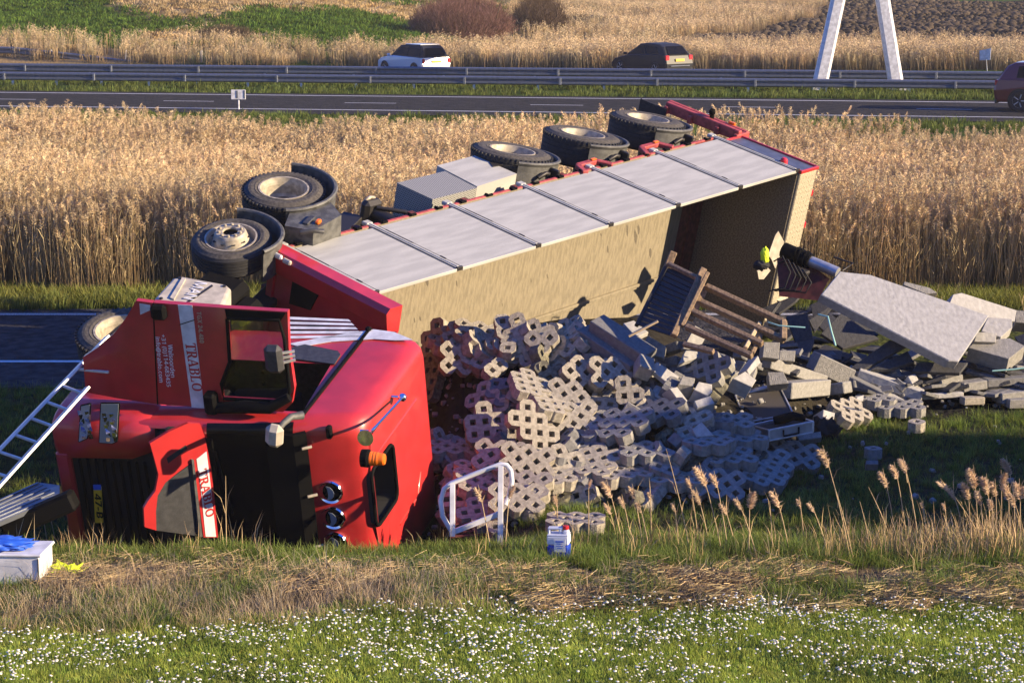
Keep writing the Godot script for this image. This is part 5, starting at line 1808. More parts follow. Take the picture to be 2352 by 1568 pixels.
	for i in 26:
		var px := rng.randf_range(985, 1345)
		paver(px, rng.randf_range(768, 812), [rng.randf_range(-0.6, 0.8), rng.randf_range(0.1, 0.9), rng.randf_range(0.2, 0.9)], rng.randf_range(0, 90), keys[rng.randi() % 7], "", rng.randf_range(-0.1, 0.06))
	var chip := MB.new().box(Vector3.ZERO, Vector3(0.05, 0.03, 0.04), 0.006).mesh()
	var cx := []
	for i in 900:
		var p := surf(rng.randf_range(980, 2352), rng.randf_range(820, 1190))
		if pile_h(p.x, p.z) < 0.02 and rng.randf() < 0.93: continue
		p.y = full_h(p.x, p.z) + rng.randf_range(0.0, 0.1)
		cx.append(Transform3D(Basis.from_euler(Vector3(rng.randf() * 6, rng.randf() * 6, 0)).scaled(Vector3.ONE * rng.randf_range(0.3, 1.6)), p))
	stuff("rubble_chips", "small concrete chips scattered through the rubble", chip, M.concrete, cx, [], "rubble")
	# -- dark concrete channels
	var CH := "dark concrete channels across the heap"
	beam("concrete_channel", "upper dark concrete channel lying across the heap below the steel frame", "concrete beam", [1368, 742], [1492, 822], 0.26, 0.17, "concrete_grey", 0.42, 0.38, CH, Vector3(0.3, 0.8, 0.5))
	beam("concrete_channel", "lower dark concrete channel lying under the other one", "concrete beam", [1338, 762], [1460, 846], 0.24, 0.16, "concrete_grey", 0.28, 0.22, CH, Vector3(0.3, 0.8, 0.5))
	beam("concrete_channel", "channel end with pale speckled face beside the dark channels", "concrete beam", [1462, 838], [1496, 850], 0.22, 0.2, "concrete", 0.4, 0.34, CH, Vector3(0.3, 0.8, 0.5))
	# -- pale blocks
	var B := "pale concrete blocks in the heap"
	var bl := [
		["flat pale slab on top of the heap left of the steel frame", [[1432, 742], [1456, 735], [1490, 762], [1462, 775]], [0.2, 0.8, 0.55], 0.06, "concrete_pale"],
		["grey slab leaning below the flat pale one", [[1466, 800], [1490, 770], [1530, 795], [1525, 822], [1490, 812]], [-0.1, 0.55, 0.8], 0.08, "concrete"],
		["bright standing slab in front of the steel frame", [[1569, 800], [1597, 747], [1627, 764], [1604, 806]], [0.3, 0.35, 0.9], 0.07, "concrete_pale"],
		["bright triangular slab under the standing one", [[1560, 835], [1575, 804], [1625, 808], [1600, 822]], [0.3, 0.6, 0.7], 0.07, "concrete_pale"],
		["bright flat tile sloping left in the sun", [[1492, 845], [1510, 830], [1560, 864], [1548, 892], [1520, 868]], [0.35, 0.6, 0.72], 0.06, "concrete_pale"],
		["left of the two rounded pale blocks side by side", [[1560, 882], [1568, 862], [1597, 868], [1594, 886]], [0.2, 0.75, 0.6], 0.2, "concrete"],
		["right of the two rounded pale blocks side by side", [[1595, 894], [1605, 876], [1636, 882], [1637, 900], [1625, 908]], [0.3, 0.7, 0.65], 0.2, "concrete_pale"],
		["pale grooved block below the end of the rusty beams", [[1684, 868], [1712, 852], [1738, 872], [1728, 888]], [0.35, 0.7, 0.6], 0.2, "concrete_pale"],
		["sunlit block tipped on its corner right of the grooved one", [[1716, 850], [1742, 816], [1748, 832], [1722, 862]], [0.6, 0.3, 0.7], 0.16, "concrete_pale"],
		["tall grey block standing right of the rusty beams", [[1755, 785], [1792, 786], [1790, 825], [1752, 820]], [0.15, 0.2, 0.95], 0.18, "concrete"],
		["lower grey block beside the tall one", [[1792, 804], [1828, 805], [1826, 830], [1790, 827]], [0.15, 0.25, 0.95], 0.18, "concrete"],
		["grey cube block half in shade", [[1764, 854], [1800, 854], [1812, 880], [1768, 884]], [0.0, 0.4, 0.9], 0.2, "concrete"],
		["small pale block above the open case lid", [[1595, 920], [1632, 908], [1642, 926], [1602, 936]], [0.1, 0.7, 0.7], 0.16, "concrete_pale"],
		["slotted pale block standing beside the rounded pair", [[1538, 892], [1556, 888], [1580, 920], [1566, 930]], [0.4, 0.35, 0.85], 0.2, "concrete_pale"],
		["pale chip left of the open case", [[1590, 985], [1612, 968], [1640, 1000], [1600, 1004]], [0.1, 0.5, 0.85], 0.1, "concrete_pale"],
		["pale block lying right behind the open case", [[1892, 940], [1919, 948], [1916, 966], [1890, 960]], [0.5, 0.4, 0.7], 0.2, "concrete_pale"],
		["small pale chip right of the rubble in the grass", [[1968, 912], [1985, 906], [1984, 920], [1970, 922]], [0.4, 0.5, 0.7], 0.1, "concrete_pale"],
		["grey block under the case", [[1830, 1000], [1885, 990], [1888, 1004], [1836, 1012]], [0.0, 0.6, 0.8], 0.1, "concrete"],
		["small block in the shaded grass", [[1990, 1056], [2018, 1056], [2018, 1066], [1990, 1066]], [0.0, 0.7, 0.7], 0.1, "concrete_grey"],
	]
	for q in bl: plate("concrete_block", q[0], "concrete block", q[1], q[2], q[3], q[4], 0.3, B)
	for i in 64:
		var px := rng.randf_range(1420, 2100)
		var py := rng.randf_range(800, 960)
		if px > 1850: py = rng.randf_range(850, 930)
		var p := surf(px, py, rng.randf_range(-0.05, 0.05))
		if px > 1640 and px < 1905 and py > 862: continue
		var s := Vector3(rng.randf_range(0.18, 0.6), rng.randf_range(0.07, 0.16), rng.randf_range(0.12, 0.24))
		var o := obj("concrete_block", MB.new().box(Vector3.ZERO, s, 0.012).mesh(), M[["concrete", "concrete_grey", "concrete_pale", "concrete_grey"][rng.randi() % 4]], null, Transform3D(Basis.from_euler(Vector3(rng.randf_range(-0.7, 0.7), rng.randf_range(0, 6.2), rng.randf_range(-0.7, 0.7))), p))
		tag(o, "small plain concrete block lying loose " + where(px, py), "concrete block", B)
	# -- the great slab and the pale beams behind it
	plate("concrete_slab", "large pale pitted concrete slab lying tilted on the rubble at right", "concrete slab", [[1930, 622], [1952, 625], [2000, 630], [2273, 724], [2202, 830], [2180, 828], [1886, 676]], [0.20, 0.60, 0.77], 0.15, "slab_concrete", 0.0, "", 28.4, 0.012)
	var PB := "pale concrete beams beyond the slab"
	plate("concrete_beam", "long bright concrete beam behind the right end of the large slab", "concrete beam", [[2190, 676], [2210, 672], [2336, 712], [2332, 738], [2290, 735], [2180, 700]], [0.35, 0.5, 0.8], 0.3, "concrete_pale", 0.0, PB, 29.6)
	plate("concrete_beam", "short grey beam lying behind the top of the large slab", "concrete beam", [[2078, 646], [2135, 660], [2154, 672], [2128, 675], [2076, 654]], [0.1, 0.5, 0.85], 0.2, "concrete", 0.0, PB, 30.4)
	plate("concrete_beam", "upper pale block poking out under the right end of the slab", "concrete beam", [[2270, 728], [2326, 732], [2326, 752], [2300, 774], [2255, 760]], [0.1, 0.7, 0.7], 0.16, "concrete_pale", 0.0, PB, 29.0)
	plate("concrete_beam", "middle pale block poking out under the right end of the slab", "concrete beam", [[2245, 762], [2290, 764], [2288, 786], [2238, 784]], [0.1, 0.35, 0.93], 0.3, "concrete_pale", 0.0, PB, 28.7)
	plate("concrete_beam", "wide grey block at the right edge below the slab's end", "concrete beam", [[2226, 798], [2240, 782], [2320, 776], [2356, 794], [2318, 824]], [0.05, 0.8, 0.6], 0.22, "concrete", 0.0, PB, 28.7)
	plate("concrete_beam", "grey beam cut off by the right edge behind the bright beam", "concrete beam", [[2334, 712], [2400, 718], [2400, 745], [2334, 740]], [0.0, 0.4, 0.9], 0.3, "concrete", 0.0, PB, 30.0)
	# -- dark tiles between trailer and slab
	var TL := "dark slate-grey tiles between the trailer and the slab"
	var tl := [
		["dark tile standing behind the ends of the rusty beams", [[1806, 727], [1855, 718], [1869, 780], [1830, 792]], [0.0, 0.35, 0.93]],
		["dark tile lying against the left edge of the slab", [[1886, 766], [1932, 719], [2020, 777], [1937, 800]], [0.1, 0.6, 0.8]],
		["large dark tile leaning at the front edge of the slab, pale edge up", [[1950, 847], [2044, 780], [2086, 791], [1985, 848]], [-0.15, 0.65, 0.75]],
		["dark tile under the leaning one", [[2000, 848], [2085, 805], [2100, 830], [2040, 848]], [0.0, 0.7, 0.7]],
		["bluish dark tile at the foot of the trailer's rear", [[1730, 715], [1846, 670], [1828, 692], [1790, 720]], [-0.2, 0.5, 0.85]],
		["dark pointed tile overlapping the slab's upper corner", [[1862, 700], [1912, 675], [1928, 688], [1870, 735]], [-0.2, 0.6, 0.75]],
		["second dark pointed tile below the first, at the slab's left corner", [[1860, 735], [1925, 692], [1905, 715], [1872, 762]], [0.1, 0.5, 0.8]],
		["narrow dark tile upright near the rusty beams", [[1768, 722], [1792, 690], [1796, 696], [1776, 724]], [0.3, 0.3, 0.9]],
		["dark tile lying low in front of the slab", [[2095, 852], [2110, 832], [2224, 832], [2205, 856]], [0.0, 0.75, 0.65]],
		["dark curled tile edge on the slab", [[1962, 740], [1968, 730], [2020, 768], [2008, 772]], [0.1, 0.4, 0.9]],
	]
	for q in tl: plate("slate_tile", q[0], "tile", q[1], q[2], 0.05, "slate", 0.3, TL)
	for i in 120:
		var px := rng.randf_range(1790, 2420)
		var py := rng.randf_range(790, 905)
		if px < 1950: py = rng.randf_range(700, 860)
		var p := surf(px, py, rng.randf_range(0.0, 0.08))
		var s := Vector3(rng.randf_range(0.2, 0.6), 0.045, rng.randf_range(0.15, 0.4))
		var o := obj("slate_tile", MB.new().box(Vector3.ZERO, s, 0.006).mesh(), M[["slate", "slate", "concrete_grey"][rng.randi() % 3]], null, Transform3D(Basis.from_euler(Vector3(rng.randf_range(-0.35, 0.35), rng.randf_range(0, 6.2), rng.randf_range(-0.35, 0.35))), p))
		tag(o, "dark broken tile lying loose " + where(px, py), "tile", TL)
	# -- long blocks along the right front
	var LB := "long concrete kerbs at the right front of the rubble"
	var kb := [
		["thick concrete kerb with broken pale end below the dark tiles", [1868, 828], [1950, 866], 0.26, 0.24, "concrete"],
		["narrow kerb slanting towards the tall grey block", [1762, 832], [1890, 874], 0.14, 0.14, "concrete"],
		["long kerb with a sunlit top in front of the slab", [1972, 856], [2120, 908], 0.26, 0.14, "concrete_pale"],
		["dark kerb beside the sunlit-topped one", [1945, 870], [2030, 912], 0.16, 0.14, "concrete_grey"],
		["grey kerb lying behind the open case", [1800, 896], [1890, 888], 0.22, 0.2, "concrete"],
		["thin pale plank-like kerb at the edge of the grass", [2114, 911], [2212, 905], 0.08, 0.07, "concrete_pale"],
		["grey kerb at the right, third from the frame edge", [2150, 880], [2200, 866], 0.24, 0.12, "concrete"],
		["grey kerb right of it lying crosswise", [2205, 888], [2260, 880], 0.2, 0.12, "concrete"],
		["flat grey kerb at the right edge", [2262, 878], [2400, 868], 0.2, 0.1, "concrete_grey"],
		["pale block low at the right edge", [2290, 912], [2345, 906], 0.25, 0.14, "concrete"],
		["bluish kerb at the lower right edge", [2312, 925], [2420, 922], 0.2, 0.12, "concrete"],
		["brownish kerb half sunk in the grass", [2210, 920], [2258, 918], 0.14, 0.1, "concrete_warm"],
	]
	for q in kb: beam("concrete_kerb", q[0], "kerb", q[1], q[2], q[3], q[4], q[5], 0.08, 0.08, LB)
	# -- rusty steel rack
	steel_rack()

func steel_rack():
	var zc := 25.9
	var root := thing("steel_rack", "rusty steel rack with dark slatted deck and long rails, fallen against the trailer deck", "rack", Transform3D(Basis(), W(1600, 700, zc)))
	var o := root.position
	var P := func(px: float, py: float, z: float) -> Vector3: return W(px, py, z) - o
	var a: Vector3 = P.call(1532, 611, 26.2)
	var b: Vector3 = P.call(1597, 643, 25.8)
	var c: Vector3 = P.call(1545, 773, 25.3)
	var d: Vector3 = P.call(1463, 746, 25.7)
	for k in 13:
		var t0 := (k + 0.08) / 13.0
		var t1 := (k + 0.86) / 13.0
		var mb := MB.new()
		var th := Vector3(-0.01, -0.012, -0.03)
		var q := [a.lerp(d, t0), b.lerp(c, t0), b.lerp(c, t1), a.lerp(d, t1)]
		mb.quad(q[0], q[1], q[2], q[3])
		mb.quad(q[0] + th, q[1] + th, q[2] + th, q[3] + th)
		for i in 4: mb.quad(q[i], q[(i + 1) % 4], q[(i + 1) % 4] + th, q[i] + th)
		obj("slat", mb.mesh(), M.steel_dark, root)
	var bars := [
		[1548, 578, 26.2, 1530, 622, 26.2, 0.09, 0.07, "rusty"], [1536, 606, 26.15, 1605, 640, 25.75, 0.05, 0.06, "rusty"],
		[1616, 618, 25.75, 1547, 772, 25.25, 0.08, 0.08, "rusty"], [1626, 626, 25.6, 1566, 750, 25.3, 0.05, 0.07, "rusty"],
		[1530, 612, 26.2, 1462, 748, 25.7, 0.05, 0.06, "steel_dark"],
		[1622, 658, 25.6, 1804, 742, 25.2, 0.06, 0.09, "rusty"], [1610, 694, 25.5, 1802, 781, 25.05, 0.06, 0.09, "rusty"],
		[1590, 715, 25.4, 1752, 790, 24.95, 0.06, 0.08, "rusty"], [1576, 750, 25.3, 1728, 818, 24.8, 0.06, 0.08, "rusty"],
		[1570, 790, 25.1, 1640, 808, 24.9, 0.06, 0.06, "rusty"],
		[1745, 742, 25.3, 1712, 800, 24.9, 0.05, 0.06, "wood_pale"], [1756, 752, 25.3, 1728, 812, 24.9, 0.05, 0.06, "rusty"],
		[1800, 738, 25.2, 1800, 780, 25.0, 0.07, 0.07, "rusty"], [1622, 658, 25.65, 1585, 735, 25.4, 0.08, 0.05, "rusty"],
	]
	for q in bars:
		obj("rail", MB.new().bar(P.call(q[0], q[1], q[2]), P.call(q[3], q[4], q[5]), q[6], q[7], 0.008, Vector3(0.2, 0.6, 0.8)).mesh(), M[q[8]], root)
	var s := obj("timber_strip", MB.new().bar(P.call(1444, 772, 24.9) - P.call(1477, 755, 24.9), Vector3(0.17, 0.09, 0), 0.05, 0.025, 0.003).mesh(), M.wood_pale, null, Transform3D(Basis(), W(1477, 755, 24.8)))
	tag(s, "narrow strip of pale fresh timber in front of the slatted rack", "timber")
	var st := obj("packing_strap", MB.new().tube([W(1880, 722, 25.4), W(1902, 727, 25.3), W(1910, 760, 25.2), W(1920, 794, 25.1)], 0.012, 6).mesh(), M.strap)
	tag(st, "pale green packing strap bent over the dark tiles", "strap")
	st = obj("packing_strap", MB.new().tube([W(1765, 740, 25.2), W(1790, 748, 25.1), W(1850, 752, 25.1)], 0.01, 6).mesh(), M.strap)
	tag(st, "pale green strap between the rusty rails and a dark tile", "strap")
	st = obj("packing_strap", MB.new().tube([W(2280, 852, 26.6), W(2330, 848, 26.6), W(2420, 836, 26.6)], 0.012, 6).mesh(), M.strap)
	tag(st, "pale green strap on the dark tiles at the right edge", "strap")

func small_things():
	var mb := MB.new()
	# -- open flight case
	var z := 25.75
	var fc := thing("tool_case", "open grey tool case with dark foam lid standing on the rubble at right", "case", Transform3D(Basis(), W(1795, 985, z)))
	var o := fc.position
	var P := func(px: float, py: float, zz: float) -> Vector3: return W(px, py, zz) - o
	var low := [P.call(1722, 977, 25.6), P.call(1767, 988, 25.1), P.call(1868, 968, 25.3), P.call(1822, 955, 25.85)]
	var dn := Vector3(0, -0.125, 0)
	for i in 4:
		var a: Vector3 = low[i]
		var b: Vector3 = low[(i + 1) % 4]
		mb.bar((a + dn * 0.5), (b + dn * 0.5), 0.012, 0.125)
	mb.quad(low[0] + dn, low[1] + dn, low[2] + dn, low[3] + dn)
	var tray := obj("tray", mb.mesh(), M.alu_rail, fc)
	mb = MB.new()
	var h1 := Vector3(0, -0.03, 0)
	mb.quad(low[0] + h1, low[1] + h1, low[2] + h1, low[3] + h1)
	obj("foam", mb.mesh(), M.black_matt, tray)
	mb = MB.new()
	for i in 4:
		mb.bar(low[i], low[(i + 1) % 4], 0.022, 0.02, 0.004)
		mb.bar(low[i] + dn, low[(i + 1) % 4] + dn, 0.02, 0.018, 0.004)
		mb.bar(low[i], low[i] + dn, 0.026, 0.026, 0.004, Vector3.RIGHT)
	obj("edge_trim", mb.mesh(), M.alu_bright, tray)
	mb = MB.new()
	var hm: Vector3 = low[1].lerp(low[2], 0.5) + dn * 0.5
	var dir := (low[2] - low[1] as Vector3).normalized()
	mb.tube([hm - dir * 0.10 + Vector3(0, 0.035, 0.01), hm - dir * 0.10 + Vector3(0, -0.035, 0.03), hm + dir * 0.10 + Vector3(0, -0.035, 0.03), hm + dir * 0.10 + Vector3(0, 0.035, 0.01)], 0.012, 6)
	obj("handle", mb.mesh(), M.black, tray)
	mb = MB.new()
	var ym: Vector3 = low[0].lerp(low[1], 0.62) + dn * 0.5
	var yd := (low[1] - low[0] as Vector3).normalized()
	mb.bar(ym - yd * 0.04 + Vector3(0, 0, 0.012), ym + yd * 0.04 + Vector3(0, 0, 0.012), 0.004, 0.05)
	obj("sticker", mb.mesh(), M.plate_yellow, tray)
	mb = MB.new()
	var lid := [P.call(1689, 908, 26.2), P.call(1790, 886, 26.3), P.call(1822, 950, 25.9), P.call(1714, 970, 25.65)]
	var bk := Vector3(0.0, 0.02, -0.09)
	mb.quad(lid[0], lid[1], lid[2], lid[3])
	obj("lid_foam", mb.mesh(), mk("foam", Vector3(0.075, 0.066, 0.058), 0.95, 0.0, {"tex": ntex(0.2, 0.6, 1.0, 2, false, 0, 41), "scale": 3.0}), fc)
	mb = MB.new()
	for i in 4:
		mb.quad(lid[i], lid[(i + 1) % 4], lid[(i + 1) % 4] + bk, lid[i] + bk)
		mb.bar(lid[i], lid[(i + 1) % 4], 0.02, 0.02, 0.004)
	mb.quad(lid[0] + bk, lid[1] + bk, lid[2] + bk, lid[3] + bk)
	obj("lid", mb.mesh(), M.alu_rail, fc)
	mb = MB.new()
	mb.tube([P.call(1778, 966, 25.5), P.call(1800, 962, 25.5), P.call(1822, 955, 25.5), P.call(1850, 960, 25.5)], [0.05, 0.06, 0.055, 0.04], 10)
	obj("instrument", mb.mesh(), M.black, fc)
	# -- black bag
	var bag := obj("bag", lump(Vector3(0, 0.1, 0), Vector3(0.16, 0.16, 0.12), 21, 0.5), M.black_matt, null, Transform3D(Basis(), surf(1895, 1010)))
	tag(bag, "crumpled black bag on the grass right of the open tool case", "bag")
	# -- canister
	var cp := surf(1285, 1282)
	var can := thing("canister", "translucent plastic canister half full of blue liquid, red cap, standing in the grass", "canister", Transform3D(Basis.from_euler(Vector3(0, -0.2, 0.03)), cp))
	mb = MB.new()
	mb.box(Vector3(0, 0.075, 0), Vector3(0.212, 0.15, 0.15), 0.018)
	obj("liquid", mb.mesh(), M.liquid_blue, can)
	mb = MB.new()
	mb.box(Vector3(0, 0.195, 0), Vector3(0.214, 0.09, 0.152), 0.012)
	mb.box(Vector3(0, 0.245, 0), Vector3(0.208, 0.02, 0.146), 0.006)
	mb.box(Vector3(-0.09, 0.272, 0), Vector3(0.028, 0.06, 0.06), 0.01)
	mb.box(Vector3(0.02, 0.272, 0), Vector3(0.03, 0.06, 0.06), 0.01)
	mb.box(Vector3(-0.03, 0.305, 0), Vector3(0.15, 0.026, 0.06), 0.012)
	mb.box(Vector3(0.075, 0.27, 0), Vector3(0.055, 0.05, 0.08), 0.015)
	obj("jug", mb.mesh(), M.plastic_clear, can)
	mb = MB.new()
	mb.lathe([Vector2(0.03, 0), Vector2(0.03, 0.035), Vector2(0, 0.035)], Transform3D(Basis(), Vector3(0.072, 0.295, 0)), 16)
	obj("cap", mb.mesh(), M.tail_red, can)
	mb = MB.new()
	mb.box(Vector3(0.02, 0.15, 0.078), Vector3(0.11, 0.13, 0.003))
	var lb := obj("label_sheet", mb.mesh(), M.paper, can)
	mb = MB.new()
	for k in 4: mb.box(Vector3(0.02, 0.19 - 0.022 * k, 0.081), Vector3([0.08, 0.06, 0.07, 0.05][k], 0.006 if k else 0.014, 0.002))
	obj("print", mb.mesh(), M.blue, lb)
	# -- white handrail
	var hz := 22.15
	var hr := thing("handrail", "white bent-tube handrail frame standing in the grass right of the cab roof", "handrail", Transform3D(Basis(), W(1095, 1220, hz)))
	o = hr.position
	var H := func(px: float, py: float, zz := 22.15) -> Vector3: return W(px, py, zz) - o
	mb = MB.new()
	mb.tube([H.call(1040, 1224), H.call(1016, 1185), H.call(1012, 1150), H.call(1020, 1122), H.call(1035, 1110), H.call(1090, 1088), H.call(1150, 1066), H.call(1164, 1068), H.call(1173, 1080), H.call(1176, 1105), H.call(1170, 1135), H.call(1161, 1158)], 0.026, 12)
	obj("rail", mb.mesh(), M.white_paint, hr)
	for q in [[1039, 1112, 1039, 1232], [1150, 1070, 1149, 1252]]:
		mb = MB.new()
		mb.bar(H.call(q[0], q[1], 22.1), H.call(q[2], q[3], 22.1), 0.03, 0.055, 0.004, Vector3.RIGHT)
		obj("upright", mb.mesh(), M.white_paint, hr)
	mb = MB.new()
	mb.bar(H.call(1040, 1222, 22.12), H.call(1150, 1178, 22.12), 0.03, 0.055, 0.004)
	obj("cross_bar", mb.mesh(), M.white_paint, hr)
	var pk := thing("maroon_step", "faded maroon ribbed step board lying in the grass behind the handrail", "board", Transform3D(Basis.from_euler(Vector3(0.1, 0.15, 0.02)), surf(1100, 1228, 0.05)))
	for k in 4: obj("plank", MB.new().box(Vector3(0, 0.03 * k, -0.04 * k), Vector3(0.62, 0.025, 0.05), 0.006).mesh(), M.maroon, pk)
	# -- aluminium ladder
	var la := thing("ladder", "aluminium ladder leaning up against the red bumper from the lower left", "ladder", Transform3D(Basis(), W(0, 1080, 21.9)))
	o = la.position
	var r0 := [W(247, 772, 22.9) - o, W(-330, 1395, 21.2) - o]
	var r1 := [W(201, 889, 22.2) - o, W(-310, 1455, 20.75) - o]
	r0[1] = r0[0] + (W(0, 1030, 22.0) - o - r0[0]) * 2.0
	r1[1] = r1[0] + (W(0, 1113, 21.5) - o - r1[0]) * 2.6
	for r in [r0, r1]:
		mb = MB.new()
		mb.bar(r[0], r[1], 0.03, 0.11, 0.006, Vector3(0.75, 0.6, 0.25))
		obj("stile", mb.mesh(), M.alu_bright, la)
	for k in 22:
		var px0 := 360.0 / 2.189 - k * 29.6
		var py0 := 588.0 + 592.0 / 2.189 + k * 32.0
		var d0: Vector3 = (r0[1] - r0[0])
		var t = (W(px0, py0, 22.4).x - o.x - r0[0].x) / d0.x
		if t < 0.05 or t > 1.0: continue
		var p: Vector3 = r0[0] + d0 * t
		var e: Vector3 = r1[1] - r1[0]
		var q: Vector3 = r1[0] + e * ((p.y - 0.015 - r1[0].y) / e.y)
		if q.y > r1[0].y + 0.02: q = p + Vector3(0.36, -0.01, 0.12)
		mb = MB.new()
		mb.bar(p, q, 0.03, 0.03, 0.006)
		obj("rung", mb.mesh(), M.alu_bright, la)
	# -- white crate with a blue sheet, yellow cloth
	var bp := surf(-10, 1345)
	var bx := thing("white_crate", "white box cut off by the left edge, blue sheet on top, in the dry grass", "box", Transform3D(Basis.from_euler(Vector3(0, -0.06, 0)), bp))
	mb = MB.new()
	mb.box(Vector3(0, 0.16, -0.2), Vector3(0.86, 0.30, 0.45), 0.015)
	obj("tub", mb.mesh(), M.white_paint, bx)
	mb = MB.new()
	mb.box(Vector3(0, 0.305, -0.2), Vector3(0.90, 0.03, 0.49), 0.01)
	obj("rim", mb.mesh(), M.white_paint, bx)
	mb = MB.new()
	mb.box(Vector3(0.415, 0.15, 0.03), Vector3(0.012, 0.25, 0.012), 0.003)
	obj("corner_groove", mb.mesh(), M.dark_plastic, bx)
	var sh := obj("blue_sheet", lump(Vector3.ZERO, Vector3(0.32, 0.05, 0.2), 12, 0.28, 2.6, 20), M.blue, null, Transform3D(Basis(), bp + Vector3(0.0, 0.35, -0.2)))
	tag(sh, "crumpled blue sheet lying on the white box at the left edge", "sheet")
	var vs := thing("safety_vest", "crumpled yellow-green safety vest on the grass right of the white box", "vest", Transform3D(Basis(), surf(118, 1322)))
	obj("cloth", lump(Vector3(0.16, 0.03, 0), Vector3(0.13, 0.07, 0.10), 5, 0.8, 2.0, 18), M.hivis, vs)
	obj("cloth_fold", lump(Vector3(-0.10, 0.0, 0.05), Vector3(0.16, 0.05, 0.09), 6, 0.8, 2.0, 18), mk("vest_green", Vector3(0.45, 0.75, 0.05), 0.7), vs)
	# -- mud flap on the road
	var mf := obj("rubber_scrap", lump(Vector3.ZERO, Vector3(0.35, 0.10, 0.2), 31, 0.5), M.black_matt, null, Transform3D(Basis(), G(5, 702)))
	tag(mf, "dark scrap of rubber on the road verge at the left edge", "scrap")
	# -- torn rods of the reed edge behind the slab
	var rod := obj("steel_rod", MB.new().tube([W(1935, 622, 29.5), W(1960, 605, 29.6), W(1915, 590, 29.7)], 0.012, 5).mesh(), M.steel_dark)
	tag(rod, "bent dark steel rod sticking up behind the large slab", "rod")

# ---------------------------------------------------------------- plants
func blade(mb: MB, b: Vector3, h: float, w: float, lean: Vector3, c0: Color, c1: Color):
	var side := Vector3(-lean.z, 0, lean.x)
	if side.length() < 0.01: side = Vector3(1, 0, 0)
	side = side.normalized().rotated(Vector3.UP, rng.randf_range(-0.9, 0.9)) * w * 0.5
	var m := b + Vector3(lean.x * 0.35, h * 0.58, lean.z * 0.35)
	var t := b + Vector3(lean.x, h * (1.0 - 0.25 * minf(1.0, lean.length() / h)), lean.z)
	mb.col = c0
	mb.v(b - side); mb.v(b + side)
	mb.col = c0.lerp(c1, 0.6)
	mb.v(m + side * 0.8)
	mb.col = c0
	mb.v(b - side)
	mb.col = c0.lerp(c1, 0.6)
	mb.v(m + side * 0.8); mb.v(m - side * 0.8)
	mb.v(m - side * 0.8); mb.v(m + side * 0.8)
	mb.col = c1
	mb.v(t)

func tuft(n: int, rad: float, h: float, w: float, lean: float, bias: Vector3, c0: Color, c1: Color) -> Mesh:
	var mb := MB.new(true)
	for i in n:
		var a := rng.randf() * TAU
		var r := sqrt(rng.randf()) * rad
		var hh := h * rng.randf_range(0.45, 1.1)
		var l := Vector3(cos(a), 0, sin(a)) * lean * hh * rng.randf_range(0.2, 1.0) + bias * hh
		var k := rng.randf_range(0.7, 1.3)
		blade(mb, Vector3(cos(a + 0.7) * r, -0.02, sin(a + 0.7) * r), hh, w * rng.randf_range(0.7, 1.3), l, c0 * k, c1 * k)
	return mb.mesh()

func litter(n: int, rad: float, ln: float, w: float, rise: float, c0: Color, c1: Color) -> Mesh:
	var mb := MB.new(true)
	for i in n:
		var a := rng.randfn(0.0, 0.45)
		if rng.randf() < 0.25: a = rng.randf() * TAU
		var d := Vector3(cos(a), rng.randf_range(-0.15, 0.3) * rise, sin(a)).normalized() * ln * rng.randf_range(0.3, 1.0)
		var p := Vector3(rng.randf_range(-rad, rad), rng.randf_range(0.0, 0.05) * (0.5 + rise), rng.randf_range(-rad, rad))
		var s := d.cross(Vector3.UP).normalized() * w * 0.5
		mb.col = c0.lerp(c1, rng.randf()) * rng.randf_range(0.6, 1.2)
		mb.quad(p - s, p + s, p + d + s * 0.7, p + d - s * 0.7)
		mb.quad(p - Vector3(0, w * 0.5, 0), p + Vector3(0, w * 0.5, 0), p + d + Vector3(0, w * 0.4, 0), p + d - Vector3(0, w * 0.4, 0))
	return mb.mesh()

func plume(mb: MB, p: Vector3, up: Vector3, ln: float, wd: float, c: Color, n: int, droop: Vector3):
	for i in n:
		var t := float(i) / n
		var spread := sin(PI * clampf(t * 0.85 + 0.12, 0, 1))
		var a := rng.randf() * TAU
		var b := p + up * ln * t * 0.85 + droop * ln * t * t * 0.35
		var d := (up * rng.randf_range(0.25, 0.7) + Vector3(cos(a), 0, sin(a)) * 0.55 + droop * rng.randf_range(0.3, 0.9)).normalized()
		var l := wd * (0.45 + 1.0 * spread) * rng.randf_range(0.6, 1.2)
		var s := d.cross(Vector3(sin(a), 0.3, cos(a))).normalized() * wd * 0.09
		mb.col = c * rng.randf_range(0.72, 1.28)
		mb.tri(b - s * 0.5, b + s, b + d * l)
		mb.tri(b + d * l * 0.3 - s, b + d * l * 0.35 + s, b + d * l * 1.1 + droop * l * 0.3)

